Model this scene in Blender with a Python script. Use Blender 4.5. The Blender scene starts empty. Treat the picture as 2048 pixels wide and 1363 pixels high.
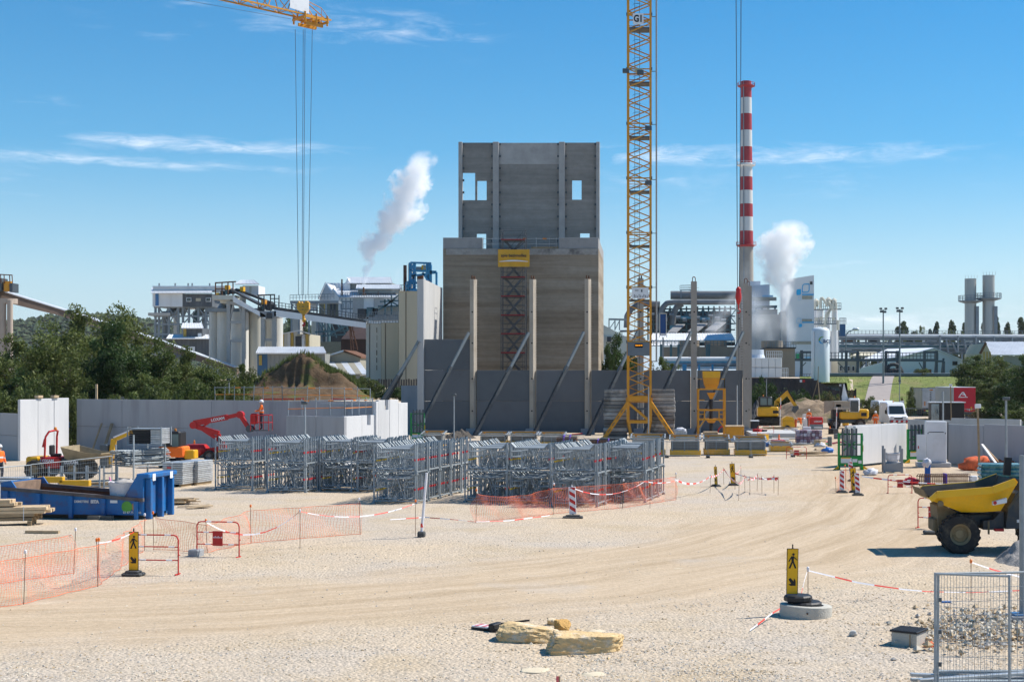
import bpy,math,random
import numpy as np
from mathutils import Vector,Matrix,noise as mnoise
random.seed(7); RNG = np.random.default_rng(7)
C = bpy.context.scene.collection
S = bpy.context.scene
R = math.radians
# ---------------------------------------------------------------- camera
F,H,YH,PX = 2844.0,4.95,758.0,1300.0     # focal length in photo pixels, eye height (m), horizon row, principal column
cd = bpy.data.cameras.new('camera'); cam = bpy.data.objects.new('camera',cd); C.objects.link(cam)
cam.location = (0,0,H); cam.rotation_euler = (R(90),0,0)
cd.sensor_width = 36; cd.lens = F / 2048 * 36
cd.shift_x = (1024 - PX) / 2048; cd.shift_y = (YH - 681.5) / 2048
cd.clip_start = .5; cd.clip_end = 8000
S.camera = cam
# ---------------------------------------------------------------- world, sun, exposure
SUN_AZ,SUN_EL = 20.0,50.0                    # azimuth from +X (right) towards +Y (away)
sv = Vector((math.cos(R(SUN_EL)) * math.cos(R(SUN_AZ)),math.cos(R(SUN_EL)) * math.sin(R(SUN_AZ)),math.sin(R(SUN_EL))))
W = bpy.data.worlds.new('World'); S.world = W; W.use_nodes = True
wn,wl = W.node_tree.nodes,W.node_tree.links
wn.clear()
def NN(nodes,t,**kw):
    n = nodes.new(t)
    for k,v in kw.items(): setattr(n,k,v)
    return n
def MATH(nodes,links,op,a,b=None,c=None,clamp=False):
    n = nodes.new('ShaderNodeMath'); n.operation = op; n.use_clamp = clamp
    for i,v in enumerate((a,b,c)):
        if v is None: continue
        if hasattr(v,'is_output'): links.new(v,n.inputs[i])
        else: n.inputs[i].default_value = v
    return n.outputs[0]
sky = NN(wn,'ShaderNodeTexSky',sky_type='NISHITA',sun_disc=False)
sky.sun_elevation = R(SUN_EL); sky.sun_rotation = R(90 - SUN_AZ)
sky.altitude = 300; sky.air_density = 1.05; sky.dust_density = .35; sky.ozone_density = 2.2
hs = NN(wn,'ShaderNodeHueSaturation'); hs.inputs['Saturation'].default_value = 1.95; hs.inputs['Hue'].default_value = .497; hs.inputs['Value'].default_value = 1.0
wl.new(sky.outputs[0],hs.inputs['Color'])
# thin wind-drawn cirrus: noise in (azimuth, elevation), stretched sideways and strongest in a few elevation layers
tc = NN(wn,'ShaderNodeTexCoord'); sx = NN(wn,'ShaderNodeSeparateXYZ'); wl.new(tc.outputs['Generated'],sx.inputs[0])
M_ = lambda *a,**k: MATH(wn,wl,*a,**k)
az = M_('ARCTAN2',sx.outputs[0],sx.outputs[1]); el = M_('ARCSINE',sx.outputs[2])
cx = NN(wn,'ShaderNodeCombineXYZ'); wl.new(M_('MULTIPLY',az,13.0),cx.inputs[0]); wl.new(M_('MULTIPLY',el,75.0),cx.inputs[1])
n1 = NN(wn,'ShaderNodeTexNoise'); n1.inputs['Scale'].default_value = 1.5; n1.inputs['Detail'].default_value = 9; n1.inputs['Roughness'].default_value = .62; n1.inputs['Distortion'].default_value = .6
wl.new(cx.outputs[0],n1.inputs['Vector'])
cx2 = NN(wn,'ShaderNodeCombineXYZ'); wl.new(M_('MULTIPLY',az,3.2),cx2.inputs[0]); wl.new(M_('MULTIPLY',el,11.0),cx2.inputs[1]); cx2.inputs[2].default_value = 3.3
cx3 = NN(wn,'ShaderNodeCombineXYZ'); wl.new(M_('MULTIPLY',az,34.0),cx3.inputs[0]); wl.new(M_('MULTIPLY',el,120.0),cx3.inputs[1])
n3 = NN(wn,'ShaderNodeTexNoise'); n3.inputs['Scale'].default_value = 1.3; n3.inputs['Detail'].default_value = 6; n3.inputs['Roughness'].default_value = .65; n3.inputs['Distortion'].default_value = .8; wl.new(cx3.outputs[0],n3.inputs['Vector'])
n2 = NN(wn,'ShaderNodeTexNoise'); n2.inputs['Scale'].default_value = 1.6; n2.inputs['Detail'].default_value = 3
wl.new(cx2.outputs[0],n2.inputs['Vector'])
def band(e0,w,a0=None,aw=None,amt=1.0):
    t = M_('DIVIDE',M_('SUBTRACT',el,R(e0)),R(w)); g = M_('POWER',2.718,M_('MULTIPLY',M_('MULTIPLY',t,t),-1.0))
    if a0 is not None:
        u = M_('DIVIDE',M_('SUBTRACT',az,R(a0)),R(aw)); g = M_('MULTIPLY',g,M_('POWER',2.718,M_('MULTIPLY',M_('MULTIPLY',M_('MULTIPLY',u,u),M_('MULTIPLY',u,u)),-1.0)))
    return M_('MULTIPLY',g,amt)
streaks = [band(8.9,.42,-17.5,5.5,.95),band(8.15,.30,-20,7,.85),band(7.2,.8,-27,4.5,.55),band(8.9,.5,5,8.5,.95),band(7.8,.9,4,9,.4),
           band(13.6,.7,-11.5,5.0,.75),band(14.2,.35,-13,7,.5),band(9.8,.5,18,5,.45),band(2.3,.55,11,8,.75),band(4.6,.5,6.5,3,.4),band(13,.6,-19.5,2.5,.3),band(10.2,.3,-24,3,.35),
           band(8.4,1.1,60,40,.6),band(12,2,150,60,.6),band(9,1.6,-110,50,.6)]
acc = streaks[0]
for s_ in streaks[1:]: acc = M_('MAXIMUM',acc,s_)
cl = M_('MULTIPLY',M_('SUBTRACT',M_('ADD',n1.outputs['Fac'],M_('MULTIPLY',acc,.30)),.60),3.0,clamp=True)
cl = M_('MULTIPLY',cl,M_('ADD',M_('MULTIPLY',acc,.9,clamp=True),.02),clamp=True)
cl = M_('MULTIPLY',M_('MULTIPLY',cl,M_('MULTIPLY',n2.outputs['Fac'],1.7),clamp=True),M_('MULTIPLY',M_('SUBTRACT',n3.outputs['Fac'],.26),2.6,clamp=True))
hz = NN(wn,'ShaderNodeMixRGB'); hz.inputs[2].default_value = (4.2,5.7,7.5,1)      # pale blue summer haze low over the horizon, all round
wl.new(M_('MULTIPLY',M_('POWER',2.718,M_('DIVIDE',M_('MAXIMUM',el,0.0),-R(7.5))),.92),hz.inputs[0]); wl.new(hs.outputs[0],hz.inputs[1])
mx = NN(wn,'ShaderNodeMixRGB'); wl.new(cl,mx.inputs[0]); wl.new(hz.outputs[0],mx.inputs[1]); mx.inputs[2].default_value = (8.6,9.1,9.9,1)
bg = NN(wn,'ShaderNodeBackground'); bg.inputs[1].default_value = .1
wo = NN(wn,'ShaderNodeOutputWorld'); wl.new(mx.outputs[0],bg.inputs[0]); wl.new(bg.outputs[0],wo.inputs[0])
ld = bpy.data.lights.new('sun','SUN'); ld.energy = 5.0; ld.angle = R(.53); ld.color = (1,.945,.86)
lo = bpy.data.objects.new('sun',ld); C.objects.link(lo); lo.rotation_euler = sv.to_track_quat('Z','Y').to_euler(); lo.location = (60,40,80)
S.view_settings.view_transform = 'Standard'; S.view_settings.look = 'None'; S.view_settings.gamma = 1; S.view_settings.use_curve_mapping = False
S.view_settings.exposure = .38
S.render.engine = 'CYCLES'; S.cycles.use_denoising = True
try: S.cycles.denoiser = 'OPENIMAGEDENOISE'
except Exception: pass
S.cycles.max_bounces = 16; S.cycles.diffuse_bounces = 3; S.cycles.glossy_bounces = 3; S.cycles.transmission_bounces = 4; S.cycles.transparent_max_bounces = 16; S.cycles.volume_bounces = 16; S.cycles.sample_clamp_indirect = 6
# ---------------------------------------------------------------- pixel -> metres
def sc(py): return (py - YH) / H                           # pixels per metre where the flat ground shows at row py
def gd(py): return F * H / (py - YH)
def X(px,d): return (px - PX) / F * d
def Z(py,d): return H + (YH - py) / F * d
def G(px,py):
    d = gd(py); return Vector((X(px,d),d,0))
def P(px,py,d): return Vector((X(px,d),d,Z(py,d)))
# ---------------------------------------------------------------- mesh builder
class B:
    def __init__(s): s.v,s.f,s.mi,s.m,s.pr = [],[],[],0,[]
    def add(s,vs,fs):
        s.pr.append((len(s.v),len(s.f)))
        o = len(s.v); s.v += [tuple(v) for v in vs]; s.f += [tuple(i + o for i in f) for f in fs]; s.mi += [s.m] * len(fs); return s
    def bx(s,x0,x1,y0,y1,z0,z1):
        return s.add([(x0,y0,z0),(x1,y0,z0),(x1,y1,z0),(x0,y1,z0),(x0,y0,z1),(x1,y0,z1),(x1,y1,z1),(x0,y1,z1)],
                     [(3,2,1,0),(4,5,6,7),(0,1,5,4),(1,2,6,5),(2,3,7,6),(3,0,4,7)])
    def bev(s,x0,x1,y0,y1,z0,z1,c):
        # box whose upright corners and rims are cut by c
        def ring(i,z): return [(x0+i+c,y0+i,z),(x1-i-c,y0+i,z),(x1-i,y0+i+c,z),(x1-i,y1-i-c,z),(x1-i-c,y1-i,z),(x0+i+c,y1-i,z),(x0+i,y1-i-c,z),(x0+i,y0+i+c,z)]
        vs = ring(c*.7,z0) + ring(0,z0+c) + ring(0,z1-c) + ring(c*.7,z1)
        fs = [tuple(range(7,-1,-1)),tuple(range(24,32))]
        for k in range(3):
            for i in range(8): j = (i+1) % 8; fs.append((k*8+i,k*8+j,k*8+8+j,k*8+8+i))
        return s.add(vs,fs)
    def box(s,c,d,rz=0):
        b = B().bx(-d[0]/2,d[0]/2,-d[1]/2,d[1]/2,-d[2]/2,d[2]/2); m = Matrix.Translation(c) @ Matrix.Rotation(rz,4,'Z')
        return s.add([m @ Vector(v) for v in b.v],b.f)
    def frame(s,p,q):
        p,q = Vector(p),Vector(q); a = q - p; L = a.length or 1e-6; a = a / L
        u = a.cross(Vector((0,0,1)));
        if u.length < 1e-3: u = Vector((1,0,0))
        u.normalize(); w = u.cross(a).normalized(); return p,q,u,w
    def bar(s,p,q,w,h=None):
        h = w if h is None else h; p,q,u,t = s.frame(p,q); vs = []
        for o in (p,q):
            for i,j in ((-1,-1),(1,-1),(1,1),(-1,1)): vs.append(o + u*(w/2*i) + t*(h/2*j))
        return s.add(vs,[(0,1,2,3),(7,6,5,4),(0,4,5,1),(1,5,6,2),(2,6,7,3),(3,7,4,0)])
    def tube(s,p,q,r,n=8,r2=None,cap=True):
        r2 = r if r2 is None else r2; p,q,u,t = s.frame(p,q); vs = []
        for o,rr in ((p,r),(q,r2)):
            for i in range(n): a = 2*math.pi*(i+.5)/n; vs.append(o + u*(rr*math.cos(a)) + t*(rr*math.sin(a)))
        fs = [(i,n+i,n+(i+1) % n,(i+1) % n) for i in range(n)]
        if cap: fs += [tuple(range(n)),tuple(range(2*n-1,n-1,-1))]
        return s.add(vs,fs)
    def path(s,pts,r,n=6):
        for a,b in zip(pts[:-1],pts[1:]): s.tube(a,b,r,n)
        return s
    def lathe(s,prof,n=24,c=(0,0,0),axis='z',cap=True):
        vs = []
        for r,z in prof:
            for i in range(n):
                a = 2*math.pi*i/n; x,y = r*math.cos(a),r*math.sin(a)
                vs.append((c[0]+x,c[1]+y,c[2]+z) if axis == 'z' else (c[0]+x,c[1]+z,c[2]+y) if axis == 'y' else (c[0]+z,c[1]+x,c[2]+y))
        fs = []
        for k in range(len(prof)-1):
            for i in range(n):
                j = (i+1) % n; q = (k*n+i,k*n+j,(k+1)*n+j,(k+1)*n+i); fs.append(q if axis != 'y' else q[::-1])
        if cap and prof[0][0] > 1e-4: fs.append(tuple(range(n-1,-1,-1)))
        if cap and prof[-1][0] > 1e-4: fs.append(tuple(range((len(prof)-1)*n,len(prof)*n)))
        return s.add(vs,fs)
    def prism(s,poly,a0,a1,plane='xz'):
        n = len(poly); vs = []
        for a in (a0,a1):
            for (i,j) in poly: vs.append((i,a,j) if plane == 'xz' else (a,i,j) if plane == 'yz' else (i,j,a))
        fs = [tuple(range(n)),tuple(range(2*n-1,n-1,-1))] + [(i,n+i,n+(i+1) % n,(i+1) % n) for i in range(n)]
        return s.add(vs,fs)
    def quad(s,*p): return s.add(p,[tuple(range(len(p)))])
    def holes(s,x0,x1,z0,z1,hs,y0,y1):
        # upright slab with rectangular openings
        xs = sorted({x0,x1} | {h[0] for h in hs} | {h[1] for h in hs}); zs = sorted({z0,z1} | {h[2] for h in hs} | {h[3] for h in hs})
        xs = [x for x in xs if x0 <= x <= x1]; zs = [z for z in zs if z0 <= z <= z1]
        solid = lambda i,k: not any(h[0]-1e-6 <= (xs[i]+xs[i+1])/2 <= h[1]+1e-6 and h[2] <= (zs[k]+zs[k+1])/2 <= h[3] for h in hs)
        nx,nz = len(xs)-1,len(zs)-1
        ok = lambda i,k: 0 <= i < nx and 0 <= k < nz and solid(i,k)
        for i in range(nx):
            for k in range(nz):
                if not ok(i,k): continue
                a,b,c,d = xs[i],xs[i+1],zs[k],zs[k+1]
                s.quad((a,y0,c),(b,y0,c),(b,y0,d),(a,y0,d)); s.quad((b,y1,c),(a,y1,c),(a,y1,d),(b,y1,d))
                if not ok(i-1,k): s.quad((a,y1,c),(a,y0,c),(a,y0,d),(a,y1,d))
                if not ok(i+1,k): s.quad((b,y0,c),(b,y1,c),(b,y1,d),(b,y0,d))
                if not ok(i,k-1): s.quad((a,y1,c),(b,y1,c),(b,y0,c),(a,y0,c))
                if not ok(i,k+1): s.quad((a,y0,d),(b,y0,d),(b,y1,d),(a,y1,d))
        return s
    def mesh(s,name,mats,smooth=False):
        me = bpy.data.meshes.new(name); me.from_pydata(s.v,[],s.f)
        for m in (mats if isinstance(mats,(list,tuple)) else [mats]): me.materials.append(m)
        if any(s.mi): me.polygons.foreach_set('material_index',s.mi)
        if smooth: me.polygons.foreach_set('use_smooth',[True]*len(me.polygons))
        me.validate(); me.update(); return me
    def each(s,name,mats,parent=None,smooth=False):
        # every shape added to this builder becomes an object (part) of its own
        out = []; pr = s.pr+[(len(s.v),len(s.f))]
        for (v0,f0),(v1,f1) in zip(pr[:-1],pr[1:]):
            b = B(); o = Vector(s.v[v0]); b.v = [tuple(Vector(v)-o) for v in s.v[v0:v1]]; b.f = [tuple(i-v0 for i in f) for f in s.f[f0:f1]]; b.mi = s.mi[f0:f1]
            out.append(b.build(name,mats,parent,smooth,o))
        return out
    def stuff(s,name,mats,parent=None,smooth=False):
        o = s.build(name,mats,parent,smooth); o['kind'] = 'stuff'; return o
    def build(s,name,mats,parent=None,smooth=False,loc=None,rz=0):
        o = bpy.data.objects.new(name,s.mesh(name,mats,smooth)); C.objects.link(o)
        if parent is not None: o.parent = parent
        if loc is not None: o.location = loc
        if rz: o.rotation_euler = (0,0,rz)
        return o
def smooth_angle(o,a=40):
    me = o.data; me.polygons.foreach_set('use_smooth',[True]*len(me.polygons))
    try: me.set_sharp_from_angle(angle=R(a))
    except Exception: pass
    return o
def tag(o,label=None,cat=None,group=None,kind=None):
    if label: o['label'] = label
    if cat: o['category'] = cat
    if group: o['group'] = group
    if kind: o['kind'] = kind
    return o
def E(name,label,cat,loc=(0,0,0),rz=0,group=None):
    o = bpy.data.objects.new(name,None); C.objects.link(o); o.location = loc; o.rotation_euler = (0,0,rz); o.empty_display_size = .3
    return tag(o,label,cat,group,'thing')
def dup(root,loc=None,rz=None,label=None,group=None,parent=None):
    c = root.copy(); C.objects.link(c)
    if parent is not None: c.parent = parent
    if loc is not None: c.location = loc
    if rz is not None: c.rotation_euler[2] = rz
    if label: c['label'] = label
    if group: c['group'] = group
    for ch in list(root.children): dup(ch,parent=c)
    return c
def text(parent,name,s,size,loc,rot,mat_,bold=0.0,ext=.004,align='CENTER',sx=1.0):
    cu = bpy.data.curves.new('lettering','FONT'); cu.body = s; cu.size = size; cu.extrude = ext; cu.align_x = align; cu.align_y = 'CENTER'; cu.offset = bold; cu.resolution_u = 3
    t = bpy.data.objects.new('lettering',cu); C.objects.link(t)
    dg = bpy.context.evaluated_depsgraph_get(); me = bpy.data.meshes.new_from_object(t.evaluated_get(dg))
    bpy.data.objects.remove(t); bpy.data.curves.remove(cu)
    me.materials.clear(); me.materials.append(mat_); me.name = name
    o = bpy.data.objects.new(name,me); C.objects.link(o); o.parent = parent; o.location = loc; o.rotation_euler = rot; o.scale = (sx,1,1); return o
# ---------------------------------------------------------------- materials
def srgb(h):
    h = h.lstrip('#'); v = [int(h[i:i+2],16)/255 for i in (0,2,4)]
    return tuple(x/12.92 if x <= .04045 else ((x+.055)/1.055)**2.4 for x in v)
MATS = {}
def mat(name,col,rough=.6,metal=0.0,var=.18,scale=2.0,stain=None,stain_amt=.5,stain_scale=.6,streak=False,bump=.0,bscale=30,spec=.4,rnd=0.0,emit=None,trans=0):
    if name in MATS: return MATS[name]
    if isinstance(col,str): col = srgb(col)
    m = bpy.data.materials.new(name); m.use_nodes = True; n,l = m.node_tree.nodes,m.node_tree.links
    p = n['Principled BSDF']; p.inputs['Roughness'].default_value = rough; p.inputs['Metallic'].default_value = metal
    p.inputs['Specular IOR Level'].default_value = spec
    g = n.new('ShaderNodeNewGeometry'); mp = n.new('ShaderNodeMapping'); l.new(g.outputs['Position'],mp.inputs['Vector'])
    if streak: mp.inputs['Scale'].default_value = (1,1,.12)
    t = n.new('ShaderNodeTexNoise'); t.inputs['Scale'].default_value = scale; t.inputs['Detail'].default_value = 7; t.inputs['Roughness'].default_value = .62; l.new(mp.outputs[0],t.inputs['Vector'])
    rmp = n.new('ShaderNodeMapRange'); rmp.inputs[1].default_value = .25; rmp.inputs[2].default_value = .75; rmp.inputs[3].default_value = 1-var; rmp.inputs[4].default_value = 1+var; l.new(t.outputs['Fac'],rmp.inputs[0])
    val = rmp.outputs[0]
    if rnd:
        oi = n.new('ShaderNodeObjectInfo'); val = MATH(n,l,'MULTIPLY',val,MATH(n,l,'ADD',MATH(n,l,'MULTIPLY',oi.outputs['Random'],2*rnd),1-rnd))
    mul = n.new('ShaderNodeMixRGB'); mul.blend_type = 'MULTIPLY'; mul.inputs[0].default_value = 1; mul.inputs[1].default_value = (*col,1); l.new(val,mul.inputs[2])
    out = mul.outputs[0]
    if stain:
        if isinstance(stain,str): stain = srgb(stain)
        t2 = n.new('ShaderNodeTexNoise'); t2.inputs['Scale'].default_value = stain_scale; t2.inputs['Detail'].default_value = 8; t2.inputs['Roughness'].default_value = .68; l.new(mp.outputs[0],t2.inputs['Vector'])
        r2 = n.new('ShaderNodeMapRange'); r2.inputs[1].default_value = .5; r2.inputs[2].default_value = .68; r2.inputs[3].default_value = 0; r2.inputs[4].default_value = stain_amt; l.new(t2.outputs['Fac'],r2.inputs[0])
        mm = n.new('ShaderNodeMixRGB'); l.new(r2.outputs[0],mm.inputs[0]); l.new(out,mm.inputs[1]); mm.inputs[2].default_value = (*stain,1); out = mm.outputs[0]
    l.new(out,p.inputs['Base Color'])
    rr = n.new('ShaderNodeMapRange'); rr.inputs[3].default_value = max(.02,rough-.12); rr.inputs[4].default_value = min(1,rough+.12); l.new(t.outputs['Fac'],rr.inputs[0]); l.new(rr.outputs[0],p.inputs['Roughness'])
    if bump:
        t3 = n.new('ShaderNodeTexNoise'); t3.inputs['Scale'].default_value = bscale; t3.inputs['Detail'].default_value = 4; l.new(g.outputs['Position'],t3.inputs['Vector'])
        bp = n.new('ShaderNodeBump'); bp.inputs['Strength'].default_value = bump; bp.inputs['Distance'].default_value = .05; l.new(t3.outputs['Fac'],bp.inputs['Height']); l.new(bp.outputs[0],p.inputs['Normal'])
    if emit: p.inputs['Emission Color'].default_value = (*col,1); p.inputs['Emission Strength'].default_value = emit
    if trans:
        p.inputs['Transmission Weight'].default_value = trans
    MATS[name] = m; return m
conc = mat('concrete_grey',(.30,.31,.32),.85,var=.10,scale=.7,stain=(.22,.225,.23),stain_amt=.5,stain_scale=.35,bump=.25,bscale=14)
conc_pale = mat('concrete_pale',(.47,.47,.46),.85,var=.08,scale=.9,stain=(.38,.38,.37),stain_amt=.6,stain_scale=.8,streak=True,bump=.2,bscale=14)
conc_warm = mat('concrete_warm',(.42,.37,.30),.88,var=.12,scale=1.2,stain=(.25,.21,.165),stain_amt=.55,stain_scale=.6,bump=.25,bscale=12)
conc_dirty = mat('concrete_weathered',(.30,.285,.26),.9,var=.25,scale=1.6,stain=(.06,.06,.058),stain_amt=.85,stain_scale=.7,bump=.4,bscale=10,rnd=.5)
conc_old = mat('concrete_old',(.30,.25,.19),.9,var=.2,scale=.5,stain=(.14,.11,.09),stain_amt=.6,stain_scale=.25,streak=True)
steel = mat('galvanised_steel',(.30,.335,.355),.6,.3,var=.2,scale=6,rnd=.12)
steel_dk = mat('dark_steel',(.09,.105,.115),.5,.5,var=.2,scale=4)
steel_md = mat('grey_painted_steel',(.20,.235,.25),.5,.2,var=.15,scale=3)
rust = mat('rusty_steel',(.16,.075,.04),.85,.2,var=.35,scale=9,stain=(.07,.035,.025),stain_amt=.7,stain_scale=5)
yel = mat('crane_yellow',(.62,.27,.014),.42,0,var=.1,scale=2,stain=(.33,.17,.04),stain_amt=.35,stain_scale=2.2)
yel_m = mat('machine_yellow',(.72,.385,.012),.35,0,var=.07,scale=2,stain=(.36,.24,.06),stain_amt=.35,stain_scale=2.5)
yel_s = mat('sign_yellow',(.82,.44,.006),.5,0,var=.04)
orange = mat('orange_paint',(.62,.2,.02),.5,var=.12,scale=4)
hivis = mat('orange_cloth',(.9,.17,.02),.8,var=.12,scale=12)
black = mat('black_plastic',(.018,.018,.02),.55,var=.3,scale=8)
blackm = mat('black_print',(.012,.012,.014),.6,var=.05)
rubber = mat('tyre_rubber',(.028,.027,.026),.85,var=.3,scale=5,stain=(.16,.13,.09),stain_amt=.5,stain_scale=4,bump=.2)
rubber_g = mat('recycled_rubber',(.075,.078,.078),.9,var=.25,scale=9,stain=(.2,.18,.15),stain_amt=.5,stain_scale=5,bump=.4)
white = mat('white_paint',(.74,.75,.76),.5,var=.05,scale=1,stain=(.55,.54,.51),stain_amt=.4,stain_scale=.9)
white_c = mat('white_cladding',(.70,.71,.71),.55,var=.07,scale=.4,stain=(.5,.5,.48),stain_amt=.5,stain_scale=.3,streak=True)
white_b = mat('white_gloss',(.80,.81,.82),.25,var=.03,scale=1)
red = mat('red_paint',(.50,.018,.018),.38,var=.12,scale=3,stain=(.28,.03,.02),stain_amt=.4,stain_scale=3)
red_b = mat('red_barrier',(.55,.03,.025),.5,var=.15,scale=6)
blue = mat('skip_blue',(.012,.135,.38),.5,var=.14,scale=3,stain=(.09,.045,.028),stain_amt=.75,stain_scale=1.5)
blue2 = mat('plant_blue',(.03,.22,.42),.5,var=.15,scale=2)
sky_b = mat('logo_blue',(.02,.36,.70),.5,var=.04)
green = mat('rack_green',(.01,.27,.05),.42,var=.12,scale=5)
wood = mat('sawn_timber',(.56,.42,.26),.8,var=.2,scale=3,stain=(.36,.27,.17),stain_amt=.5,stain_scale=4,rnd=.22)
wood_d = mat('weathered_timber',(.30,.22,.13),.85,var=.25,scale=4,rnd=.2)
glass = mat('dark_glass',(.02,.028,.03),.08,0,var=.1,spec=.8)
canvas = mat('white_bag',(.60,.60,.63),.9,var=.1,scale=6,bump=.4,bscale=12)
skin = mat('skin',(.50,.30,.21),.6,var=.05)
navy = mat('dark_cloth',(.03,.035,.05),.9,var=.2,scale=14)
zinc = mat('roof_sheet',(.62,.65,.68),.45,.25,var=.1,scale=.6,stain=(.45,.46,.47),stain_amt=.4,stain_scale=.4)
clad_g = mat('grey_cladding',(.27,.275,.25),.65,var=.16,scale=.5,stain=(.17,.17,.15),stain_amt=.5,stain_scale=.5,streak=True)
cream = mat('cream_render',(.50,.45,.33),.8,var=.07,scale=.4,stain=(.40,.35,.25),stain_amt=.5,stain_scale=.3,streak=True)
cream_w = mat('pale_render',(.56,.54,.46),.8,var=.08,scale=.4,stain=(.34,.32,.27),stain_amt=.55,stain_scale=.35,streak=True)
# ================================================================ terrain
def ss(t,a,b):
    t = min(1.0,max(0.0,(t-a)/(b-a))); return t*t*(3-2*t)
def nz(x,y,s,k=0): return mnoise.noise(Vector((x*s+13.1*k,y*s-7.3*k,k*3.7)))
def gz(x,y):
    u = x/max(y,1.0)
    L = ss(-u,.135,.185); Rr = 1-L
    zl = 2.35*ss(y,128,172)+2.6*ss(y,205,245)
    zr = 5.3*ss(y,193,224) if u > .14 else 4.4*ss(y,190.6,192.4)+.9*ss(y,195,224)
    mid = 1-ss(u,-.1,.02)                       # behind the tower the site just runs up to the plateau
    zr = zr*(1-mid)+mid*4.9*ss(y,175,215)
    z = L*zl+Rr*zr
    z += 2.6*ss(u,.215,.29)*ss(y,120,165)*(1-ss(y,193,224))   # wooded slope on the right
    return z
def micro(x,y):
    f = 1-ss(y,60,130)
    return (.035*nz(x,y,.5,1)+.02*nz(x,y,1.7,2))*f
ROAD = [(-60,21.5),(-25,26.5),(-9,30.5),(-2,34.5),(3,40),(7.5,50),(11,64),(13,80),(13.5,96),(16,120),(24,150)]
def road_dist(x,y):
    best = 1e9
    for (a,b),(c,d) in zip(ROAD[:-1],ROAD[1:]):
        dx,dy = c-a,d-b; t = max(0,min(1,((x-a)*dx+(y-b)*dy)/(dx*dx+dy*dy))); best = min(best,math.hypot(x-a-t*dx,y-b-t*dy))
    return best
RS = [0.0]
for (a_,b_),(c_,d_) in zip(ROAD[:-1],ROAD[1:]): RS.append(RS[-1]+math.hypot(c_-a_,d_-b_))
def road_uv(x,y):
    # signed offset from the road axis and distance along it, blended over the nearest stretches so the ruts stay smooth
    su = sv_ = sw = 0
    for i,((a,b),(c,d)) in enumerate(zip(ROAD[:-1],ROAD[1:])):
        dx,dy = c-a,d-b; L2 = dx*dx+dy*dy; t = max(0,min(1,((x-a)*dx+(y-b)*dy)/L2)); ex,ey = x-a-t*dx,y-b-t*dy; dist = math.hypot(ex,ey); w = 1/(dist*dist+.6)**3
        s = 1 if dx*ey-dy*ex > 0 else -1; su += w*s*dist; sv_ += w*(RS[i]+t*math.sqrt(L2)); sw += w
    return su/sw,sv_/sw
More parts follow.
